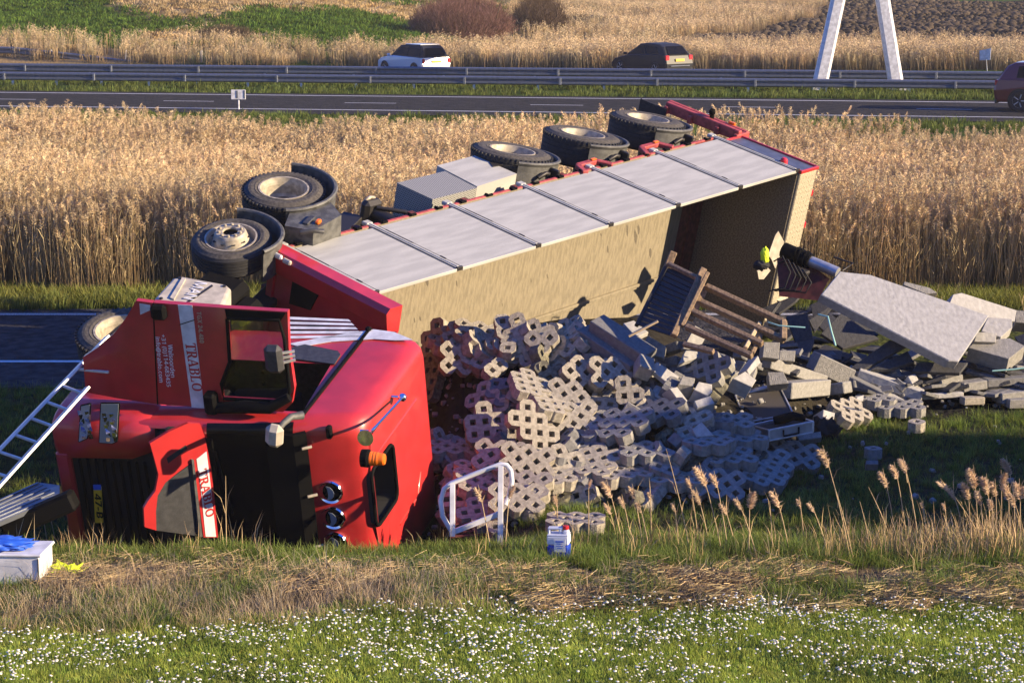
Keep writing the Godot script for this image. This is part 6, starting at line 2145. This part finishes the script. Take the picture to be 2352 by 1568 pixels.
func reed_clump(n: int, rad: float, h: float, sw: float, pl: float, leaves: int, seed_: int, pn := 12) -> Mesh:
	rng.seed = seed_
	var mb := MB.new(true)
	for i in n:
		var a := rng.randf() * TAU
		var r := sqrt(rng.randf()) * rad
		var b := Vector3(cos(a) * r, -0.05, sin(a) * r)
		var hh := h * rng.randf_range(0.62, 1.06)
		var lean := Vector3(rng.randfn(-0.05, 0.10), 0, rng.randfn(0.0, 0.08))
		var top := b + Vector3(lean.x * hh, hh, lean.z * hh)
		var k := rng.randf_range(0.75, 1.2)
		var c_low := Color(0.27, 0.195, 0.105) * k  # brown stem foot: partly its own colour, partly imitated shade
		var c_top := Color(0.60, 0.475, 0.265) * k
		for q in 2:
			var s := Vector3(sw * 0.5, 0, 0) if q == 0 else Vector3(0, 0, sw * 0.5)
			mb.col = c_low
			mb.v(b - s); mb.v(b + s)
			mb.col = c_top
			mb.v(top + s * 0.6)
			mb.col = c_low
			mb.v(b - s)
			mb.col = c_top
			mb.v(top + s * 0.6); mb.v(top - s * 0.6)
		for q in leaves:
			var t := rng.randf_range(0.3, 0.85)
			var lb := b.lerp(top, t)
			var an := rng.randf() * TAU
			var l := rng.randf_range(0.22, 0.45)
			var d := Vector3(cos(an) * 0.35 - 0.1, rng.randf_range(0.3, 1.0), sin(an) * 0.35).normalized()
			var s := Vector3(0, 1, 0).cross(d).normalized() * 0.0045
			mb.col = c_top * rng.randf_range(0.7, 1.1)
			var mid := lb + d * l * 0.5
			var tip := lb + d * l + Vector3(-0.03, -0.10, 0)
			mb.quad(lb - s, lb + s, mid + s * 1.2, mid - s * 1.2)
			mb.tri(mid - s * 1.2, mid + s * 1.2, tip)
		if rng.randf() < 0.88:
			var dr := Vector3(rng.randf_range(-0.9, 0.3), -0.15, rng.randf_range(-0.3, 0.4))
			plume(mb, top - Vector3(0, 0.05, 0), (top - b).normalized(), 0.26 * pl, 0.06 * pl, Color(0.60, 0.46, 0.275) * rng.randf_range(0.85, 1.12), pn, dr)
	return mb.mesh()

# scattered places: d0..d1 metres ahead, kept where ok(x, d) says so
func scatter(n: int, d0: float, d1: float, ok: Callable, s0: float, s1: float, tint: float, margin := 2.0, tilt := 0.0) -> Array:
	var xfs := []
	var cols := []
	for i in n:
		var d := rng.randf_range(d0, d1)
		var x := rng.randf_range(-1, 1) * (0.25 * d + margin)
		if not ok.call(x, d): continue
		var y := full_h(x, -d)
		var b := Basis.from_euler(Vector3(rng.randf_range(-tilt, tilt), rng.randf() * TAU, rng.randf_range(-tilt, tilt))).scaled(Vector3.ONE * rng.randf_range(s0, s1) * (1.0 + (0.16 * land_noise.get_noise_2d(x * 1.1 + 90.0, d * 1.1) if d > 30.0 else 0.0)))
		xfs.append(Transform3D(b, Vector3(x, y, -d)))
		var k := 1.0 + rng.randf_range(-tint, tint) + (0.30 * land_noise.get_noise_2d(x * 0.8, d * 1.6 + 30.0) if d > 30.0 else 0.25 * land_noise.get_noise_2d(x * 5.0, d * 5.0 + 70.0))
		var w := rng.randf_range(-tint, tint) * 0.4
		cols.append(Color(k * (1.0 + w), k, k * (1.0 - w * 0.5)))
	return [xfs, cols]

func split(called: String, label: String, meshes: Array, mat: Material, sc: Array, category := "grass"):
	for m in meshes.size():
		var xs := []
		var cs := []
		for i in range(m, sc[0].size(), meshes.size()):
			xs.append(sc[0][i])
			cs.append(sc[1][i])
		if xs.size(): stuff(called, label, meshes[m], mat, xs, cs, category)

func meadow_edge(x: float, d: float) -> float:
	return 19.05 - 0.65 * ss(-0.3, -3.6, x) + 0.25 * land_noise.get_noise_2d(x * 6.0, 3.0) + 0.12 * land_noise.get_noise_2d(x * 25.0, d * 9.0)

func plants():
	rng.seed = 77
	var g0 := Color(0.18, 0.26, 0.035)
	var g1 := Color(0.52, 0.60, 0.13)
	# meadow turf with daisies
	var turf := [tuft(34, 0.10, 0.085, 0.0055, 0.8, Vector3.ZERO, g0, g1), tuft(34, 0.10, 0.075, 0.0055, 0.9, Vector3.ZERO, g0, Color(0.46, 0.46, 0.12)), tuft(26, 0.10, 0.11, 0.005, 0.7, Vector3(-0.1, 0, 0), g0, Color(0.30, 0.42, 0.07))]
	split("meadow_grass", "short green meadow turf along the bottom of the picture", turf, M.foliage, scatter(16000, 15.4, 20.2, func(x, d): return d < meadow_edge(x, d) + 0.15, 0.6, 1.15, 0.25, 1.2))
	var bare := func(x, d): return d < meadow_edge(x, d) + 0.5 and land_noise.get_noise_2d(x * 13.0, d * 17.0) > 0.28
	split("meadow_straw", "dead yellow blades among the meadow turf", [tuft(12, 0.09, 0.06, 0.004, 1.2, Vector3.ZERO, Color(0.25, 0.2, 0.08), Color(0.4, 0.32, 0.15))], M.straw, scatter(5000, 15.6, 20.0, bare, 0.6, 1.1, 0.2, 1.2))
	var dm := MB.new(true)
	dm.col = Color(0.14, 0.2, 0.04)
	dm.tube([Vector3(0, 0, 0), Vector3(0.006, 0.05, 0), Vector3(0.0, 0.10, 0)], 0.0016, 3, false)
	dm.col = Color(0.74, 0.74, 0.68)
	for k in 8:
		var a := TAU * k / 8
		var e := TAU * (k + 1) / 8
		var i0 := Vector3(cos(a) * 0.007, 0.108, sin(a) * 0.007)
		var i1 := Vector3(cos(e) * 0.007, 0.108, sin(e) * 0.007)
		var o0 := Vector3(cos(a) * 0.0115, 0.1035, sin(a) * 0.0115)
		var o1 := Vector3(cos(e) * 0.0115, 0.1035, sin(e) * 0.0115)
		dm.tri(Vector3(0, 0.109, 0), i0, i1)
		dm.quad(i0, i1, o1, o0)
	dm.col = Color(0.7, 0.45, 0.02)
	for k in 6:
		var a := TAU * k / 6
		var e := TAU * (k + 1) / 6
		dm.tri(Vector3(0, 0.112, 0), Vector3(cos(a) * 0.0042, 0.109, sin(a) * 0.0042), Vector3(cos(e) * 0.0042, 0.109, sin(e) * 0.0042))
	var dens := func(x, d):
		if d > meadow_edge(x, d) - 0.05 - 0.35 * ss(0.0, -3.0, x): return false
		var c := land_noise.get_noise_2d(x * 7.0 + 40.0, d * 12.0)
		return rng.randf() < clampf(0.34 + 1.6 * c + 0.30 * ss(16.6, 18.2, d), 0.04, 1.0)
	split("daisies", "white daisies scattered through the meadow turf", [dm.mesh()], M.petal, scatter(15000, 15.4, 19.3, dens, 0.6, 1.45, 0.08, 1.2, 0.5), "daisies")
	# strip of straw and dead grass along the verge
	var st := [litter(44, 0.15, 0.22, 0.0045, 0.5, Color(0.40, 0.30, 0.16), Color(0.72, 0.57, 0.32)), litter(40, 0.15, 0.17, 0.005, 1.0, Color(0.28, 0.20, 0.11), Color(0.62, 0.49, 0.28))]
	var in_straw := func(x, d): return d > lerpf(19.5, meadow_edge(x, d) - 0.05, ss(-0.8, 0.5, x)) and d < 20.2 + 0.25 * ss(-0.5, -2.0, x) + 0.3 * land_noise.get_noise_2d(x * 9.0, d * 5.0) and land_noise.get_noise_2d(x * 6.0, d * 10.0 + 9.0) > -0.08
	split("straw", "flattened straw lying in a strip along the top of the meadow", st, M.straw, scatter(4600, 17.9, 20.9, in_straw, 0.7, 1.3, 0.25, 1.2, 0.12), "straw")
	var wisp := [tuft(22, 0.16, 0.30, 0.0032, 0.9, Vector3(0.35, 0, 0.05), Color(0.32, 0.25, 0.15), Color(0.60, 0.47, 0.30)), tuft(18, 0.16, 0.24, 0.003, 1.1, Vector3(-0.3, 0, 0.1), Color(0.30, 0.23, 0.14), Color(0.56, 0.44, 0.28))]
	var in_wisp := func(x, d): return d > meadow_edge(x, d) - 0.25 and d < 19.95 and rng.randf() < 0.15 + 0.85 * ss(0.8, -1.2, x)
	split("dead_grass", "pale dead grass stalks leaning across the verge in front of the cab", wisp, M.straw, scatter(2600, 17.8, 20.7, in_wisp, 0.55, 1.15, 0.25, 1.2, 0.2))
	var vg := [tuft(30, 0.12, 0.22, 0.0065, 0.7, Vector3(-0.12, 0, 0), Color(0.06, 0.10, 0.018), Color(0.20, 0.28, 0.06)), tuft(24, 0.12, 0.26, 0.006, 0.8, Vector3(0.1, 0, 0), Color(0.06, 0.10, 0.018), Color(0.26, 0.30, 0.08))]
	var in_verge := func(x, d): return d > 18.1 + 0.8 * ss(-1.0, 0.5, x) and (d < 20.75 or x > -0.8) and (d > 20.05 or (d > meadow_edge(x, d) and land_noise.get_noise_2d(x * 8.0, d * 8.0) > -0.02))
	split("verge_grass", "long green grass on the verge in front of the wreck", vg, M.foliage, scatter(7000, 18.2, 21.7, in_verge, 0.4, 0.85, 0.3, 1.2))
	split("verge_grass", "tall green grass along the crest right in front of the wreck", vg, M.foliage, scatter(1900, 20.15, 20.85, func(x, d): return land_noise.get_noise_2d(x * 5.0, d * 3.0) > -0.2, 0.3, 0.8, 0.3, 1.2))
	# short grass between verge and rubble
	var in_shade := func(x, d): return pile_h(x, -d) < 0.04 and not (x > 1.9 and d > 25.6 + 1.7 * ss(2.6, 3.6, x)) and (x > -0.8 or x < -4.2 or d > 26.5)
	split("rough_grass", "rough green grass round the rubble and the wreck", vg, M.foliage, scatter(9000, 21.3, 29.0, in_shade, 0.35, 0.75, 0.35, 1.5))
	split("road_verge_grass", "grass between the service road and the reed bed", [tuft(30, 0.2, 0.30, 0.012, 0.7, Vector3.ZERO, Color(0.06, 0.09, 0.02), Color(0.26, 0.27, 0.07))], M.foliage, scatter(2600, 35.5, 37.3, func(_x, _d): return true, 0.5, 1.1, 0.3))
	# the reed bed
	var reeds := []
	for s in 5: reeds.append(reed_clump(8, 0.16, 1.9, 0.009, 0.85, 2, 100 + s, 30))
	rng.seed = 78
	var in_bed := func(x, d): return d > 37.0 + 0.5 * land_noise.get_noise_2d(x * 3.0, 1.0) and rng.randf() < 0.65 + 0.9 * land_noise.get_noise_2d(x * 1.6, d * 1.6)
	split("reed_bed", "dense bed of tall dry golden reeds between service road and highway", reeds, M.straw, scatter(32000, 36.6, 49.3, in_bed, 0.72, 1.02, 0.16, 4.0, 0.06), "reeds")
	split("reed_bed", "taller reeds along the far left edge of the bed", reeds, M.straw, scatter(3500, 47.5, 50.8, func(x, _d): return x < 1.5 + rng.randf_range(-3.0, 3.0), 0.92, 1.1, 0.16, 4.0, 0.06), "reeds")
	var tall := func(x, d): return land_noise.get_noise_2d(x * 2.2 + 7.0, d * 0.5) > 0.02
	split("reed_bed", "taller reed plumes standing out along the far edge of the bed", reeds.slice(0, 2), M.straw, scatter(260, 48.0, 49.6, tall, 0.98, 1.12, 0.15, 4.0, 0.08), "reeds")
	# taller pale stems where the reeds thin out behind the slab
	var stems := [reed_clump(5, 0.5, 1.3, 0.012, 0.0, 2, 205), reed_clump(6, 0.5, 1.0, 0.012, 0.0, 2, 206)]
	var by_slab := func(x, d): return x > 4.6 and x < 8.5
	split("reed_stubble", "pale bent reed stems at the right behind the concrete slab", stems, M.straw, scatter(70, 30.5, 34.0, by_slab, 0.6, 1.1, 0.15, 4.0, 0.35), "reeds")
	# median and road verges
	var mg := [tuft(26, 0.35, 0.34, 0.03, 0.6, Vector3.ZERO, Color(0.05, 0.08, 0.018), Color(0.17, 0.21, 0.055))]
	split("median_grass", "bright green grass on the highway median", mg, M.foliage, scatter(4200, 85.0, 100.0, func(x, d): return d + 0.15 * x > 88.4 and d + 0.15 * x < 96.8, 0.6, 1.1, 0.25, 8.0))
	split("near_verge_grass", "green grass strip between the reed bed and the highway", mg, M.foliage, scatter(2600, 70.0, 81.0, func(x, d): return d + 0.15 * x < 77.2, 0.5, 0.9, 0.3, 8.0))
	# far side: reeds, hillside grass, plough clods
	rng.seed = 79
	var far_reed := [reed_clump(14, 0.5, 1.0, 0.03, 1.4, 1, 300, 9), reed_clump(14, 0.5, 0.9, 0.03, 1.4, 1, 301, 9)]
	rng.seed = 80
	var hill := func(x, d): return ss(4.0, -14.0, x - 0.02 * d)
	var in_far := func(x, d):
		if d + 0.15 * x < 109.5: return false
		if in_poly(Vector2(x, -d), plough): return false
		var t: float = hill.call(x, d)
		if d > 117.5 + 3.0 * land_noise.get_noise_2d(x, 2.0): return rng.randf() > t * 2.5 and t < 0.4
		return land_noise.get_noise_2d(x * 1.2, d * 1.2) > -0.35
	split("far_reeds", "golden reeds beyond the highway", far_reed, M.straw, scatter(15000, 108.0, 236.0, in_far, 0.8, 1.15, 0.16, 6.0, 0.08), "reeds")
	rng.seed = 81
	var in_low := func(x, d): return x < -4.0 and d + 0.15 * x > 109.5 and land_noise.get_noise_2d(x * 1.7, 50.0) > -0.12 and d < 114.0 + 3.0 * land_noise.get_noise_2d(x * 0.7, 2.0)
	split("far_reeds", "low dry reeds at the foot of the green hillside", far_reed, M.straw, scatter(3500, 109.0, 118.0, in_low, 0.4, 0.75, 0.16, 6.0, 0.08), "reeds")
	var in_strip := func(x, d): return x > -6.0 and d + 0.15 * x > 109.5 and land_noise.get_noise_2d(x * 1.2, d * 1.2) > -0.45 and (x > -6.0 or land_noise.get_noise_2d(x * 1.7, 50.0) > -0.05) and d < lerpf(112.5, 117.0, ss(-12.0, 2.0, x)) + 3.0 * land_noise.get_noise_2d(x * 0.7, 2.0)
	split("far_reeds", "strip of dry reeds along the far road verge", far_reed, M.straw, scatter(7000, 107.0, 124.0, in_strip, 0.75, 1.15, 0.16, 6.0, 0.08), "reeds")
	rng.seed = 82
	var hd := [tuft(26, 0.45, 0.34, 0.045, 0.9, Vector3(0.8, 0, 0.2), Color(0.36, 0.26, 0.12), Color(0.60, 0.46, 0.25))]
	var hg := [tuft(26, 0.5, 0.32, 0.05, 0.8, Vector3(0.2, 0, 0), Color(0.05, 0.10, 0.014), Color(0.14, 0.24, 0.035))]
	split("hillside_straw", "dry tufts in pale patches on the far green hillside", hd, M.straw, scatter(16000, 118.0, 175.0, func(x, d): return hill.call(x, d) > 0.4 and dryness(x, d) > 0.5 + 0.2 * rng.randf(), 0.6, 1.3, 0.2, 4.0, 0.1))
	split("hillside_grass", "green grass on the far hillside", hg, M.foliage, scatter(14000, 118.0, 175.0, func(x, d): return hill.call(x, d) > 0.4 and dryness(x, d) < 0.68, 0.6, 1.2, 0.25, 4.0))
	var clod := MB.new()
	clod.ball(Vector3(0, 0.05, 0), Vector3(0.30, 0.17, 0.22), 4)
	rng.seed = 83
	var cm := mk("clod", Vector3(1, 1, 1), 1.0, 0.0, {"vc": true, "spec": 0.1})
	var cl := scatter(30000, 118.0, 238.0, func(x, d): return in_poly(Vector2(x, -d), plough), 0.4, 1.5, 0.3, 4.0, 0.3)
	for i in cl[1].size(): cl[1][i] = Color(0.075, 0.058, 0.042) * cl[1][i].r
	split("plough_clods", "dark clods of the ploughed field", [clod.mesh()], cm, cl, "soil")
	foreground_reeds()

func foreground_reeds():
	# foot and tip of every stem that stands alone before the rubble
	var list := [
		[1585, 1240, 1530, 1030, 0.0, ""], [1660, 1250, 1606, 1062, 1.5, "pair of tall joined plumes, tallest in the middle of the verge"], [1672, 1235, 1640, 1080, 1.0, ""],
		[1628, 1220, 1598, 1118, 1.1, ""], [1604, 1215, 1582, 1092, 0.7, ""], [1690, 1235, 1660, 1150, 0.8, ""],
		[1430, 1225, 1392, 1098, 1.3, ""], [1416, 1215, 1395, 1150, 0.8, ""], [1452, 1228, 1428, 1135, 0.8, ""], [1478, 1235, 1452, 1110, 0.9, ""],
		[1492, 1240, 1466, 1148, 0.7, ""], [1496, 1215, 1494, 1125, 0.5, ""],
		[1720, 1255, 1722, 1120, 1.3, "reed with a double plume left of the curled one"], [1742, 1265, 1692, 1140, 0.7, ""],
		[1814, 1245, 1778, 1120, 1.2, "reed with its plume curled over to the left"], [1848, 1230, 1836, 1140, 0.6, ""],
		[1955, 1265, 1890, 1022, 1.4, "tall leaning reed with a long narrow plume at the edge of the shaded grass"], [1962, 1270, 1912, 1100, 0.0, ""],
		[2058, 1212, 2028, 1075, 1.2, "left of three slim straight reeds in the shade"], [2084, 1220, 2054, 1060, 1.1, "middle of three slim straight reeds in the shade"], [2112, 1228, 2074, 1046, 1.1, "right of three slim straight reeds in the shade"],
		[2050, 1225, 1995, 1118, 0.0, ""], [2262, 1225, 2160, 1098, 1.1, "reed with its plume bent over sideways, left of the thick clump at right"], [2210, 1180, 2184, 1118, 0.8, ""],
		[2340, 1200, 2312, 1046, 1.3, "tallest reed plume near the right edge"], [2248, 1225, 2236, 1066, 1.6, "thick upright plume at the left of the clump by the right edge"],
		[2230, 1225, 2222, 1100, 1.3, ""], [2276, 1228, 2266, 1086, 1.4, ""], [2300, 1230, 2300, 1078, 1.3, ""], [2290, 1225, 2286, 1098, 1.1, ""], [2318, 1235, 2316, 1104, 1.1, ""], [2344, 1240, 2342, 1098, 1.3, ""], [2260, 1240, 2250, 1120, 1.0, ""], [2365, 1240, 2360, 1108, 1.2, ""], [2332, 1242, 2328, 1128, 0.9, ""], [2282, 1245, 2278, 1140, 0.8, ""],
		[1352, 1225, 1352, 1096, 0.5, ""], [1282, 1205, 1278, 1132, 0.7, ""],
		[1128, 1245, 1098, 1112, 1.0, ""], [1160, 1240, 1172, 1108, 0.9, ""], [1170, 1235, 1125, 1150, 0.0, ""],
		[900, 1225, 912, 1088, 0.9, "reed plume crossing the dark roof hatch of the cab"], [905, 1230, 862, 1155, 0.8, ""],
		[520, 1245, 518, 1092, 0.0, ""], [545, 1240, 560, 1128, 0.4, ""], [660, 1230, 690, 1150, 0.4, ""], [640, 1235, 648, 1130, 0.0, ""], [398, 1215, 392, 1158, 0.5, ""],
		[226, 1200, 206, 1090, 0.9, "dry reed in front of the yellow number plate"], [232, 1210, 222, 1104, 0.6, ""], [90, 1235, 45, 1110, 0.0, ""], [110, 1240, 88, 1115, 0.0, ""], [130, 1235, 105, 1140, 0.0, ""],
		[2175, 1215, 2170, 1150, 0.5, ""], [1905, 1250, 1860, 1150, 0.6, ""], [2000, 1240, 1975, 1150, 0.0, ""], [2130, 1240, 2120, 1150, 0.4, ""], [1775, 1250, 1768, 1150, 0.0, ""], [1560, 1240, 1548, 1150, 0.5, ""]]
	rng.seed = 500
	for q in list:
		var foot := surf(q[0], q[1] + 22.0)
		foot.y = full_h(foot.x, foot.z) - 0.02
		var z := (foot - EYE).dot(-cam.transform.basis.z)
		var tip := W(q[2], q[3], z)
		var mb := MB.new(true)
		var c := Color(0.55, 0.41, 0.22) * rng.randf_range(0.85, 1.1)
		var o := foot
		var t := tip - o
		var pts := []
		for k in 7:
			var s := k / 6.0
			pts.append(Vector3(t.x * (0.75 * s + 0.25 * s * s), t.y * s, t.z * s + 0.03 * sin(s * 3.0)))
		mb.col = c
		mb.tube(pts, [0.0055, 0.005, 0.005, 0.0045, 0.004, 0.003, 0.002], 5)
		for k in 3:
			var s := rng.randf_range(0.2, 0.75)
			blade(mb, t * s, rng.randf_range(0.12, 0.3), 0.008, Vector3(rng.randf_range(-0.15, 0.15), 0, rng.randf_range(-0.05, 0.05)), c * 0.8, c)
		var root := thing("reed_stem", "dry reed %s standing %s" % ["stem with feathery plume" if q[4] > 0.3 else "stem without a plume", "before the red cab" if q[0] < 1000 else "by the white handrail" if q[0] < 1200 else "near the canister" if q[0] < 1400 else "in the left clump before the heap" if q[0] < 1520 else "in the middle clump before the heap" if q[0] < 1760 else "before the right foot of the heap" if q[0] < 1900 else "before the shaded grass" if q[0] < 2200 else "in the thick clump by the right edge"] if q[5] == "" else q[5], "reed", Transform3D(Basis(), o), "single dry reeds standing along the verge")
		obj("stem", mb.mesh(), M.straw, root)
		if q[4] > 0.3:
			mb = MB.new(true)
			var up := (pts[6] - pts[4] as Vector3).normalized()
			var ln: float = 0.14 * q[4] + 0.05
			plume(mb, pts[6] - up * ln * 0.9, up, ln, 0.022 * q[4] + 0.012, Color(0.60, 0.45, 0.30) * rng.randf_range(0.85, 1.1), int(200 * q[4]) + 60, Vector3(-0.55 if q[2] < q[0] else 0.5, -0.35, 0.1))
			obj("plume", mb.mesh(), M.straw, root)
	# scrubby dry clump at the right and small stalks along the verge
	rng.seed = 501
	var m2 := [tuft(16, 0.2, 0.42, 0.006, 0.5, Vector3(-0.12, 0, 0), Color(0.28, 0.19, 0.09), Color(0.55, 0.41, 0.23)), tuft(12, 0.2, 0.32, 0.005, 0.8, Vector3(0.1, 0, 0), Color(0.24, 0.16, 0.08), Color(0.5, 0.38, 0.22))]
	var ok := func(x, d): return x > 1.0 and rng.randf() < 0.10 + 0.9 * ss(2.6, 4.4, x) or rng.randf() < 0.08
	split("verge_stalks", "dry stalks and dead leaves thick along the right of the verge", m2, M.straw, scatter(900, 20.2, 21.4, ok, 0.6, 1.15, 0.2, 1.0, 0.15))
	var m3 := [tuft(60, 0.13, 0.42, 0.008, 0.75, Vector3(0.0, 0, 0), Color(0.05, 0.09, 0.02), Color(0.24, 0.32, 0.08))]
	var tf := []
	for q in [[225, 1246], [212, 1250], [248, 1252], [815, 1256], [1010, 1250], [360, 1252], [440, 1254]]:
		var p := surf(q[0], q[1])
		tf.append(Transform3D(Basis.from_euler(Vector3(0, rng.randf() * 6.0, 0)).scaled(Vector3.ONE * (1.0 if q[0] < 240 else 0.6)), p))
	for i in tf.size():
		var o := obj("grass_tuft", m3[0], M.foliage, null, tf[i])
		tag(o, ["tall bright green grass tuft before the black grille and number plate", "green grass tuft beside the tall one at the grille", "small green grass tuft right of the number plate", "small grass tuft at the roof lamps of the cab", "grass tuft at the foot of the white handrail", "small grass tuft at the corner of the open red flap", "small grass tuft before the white name band"][i], "grass tuft")
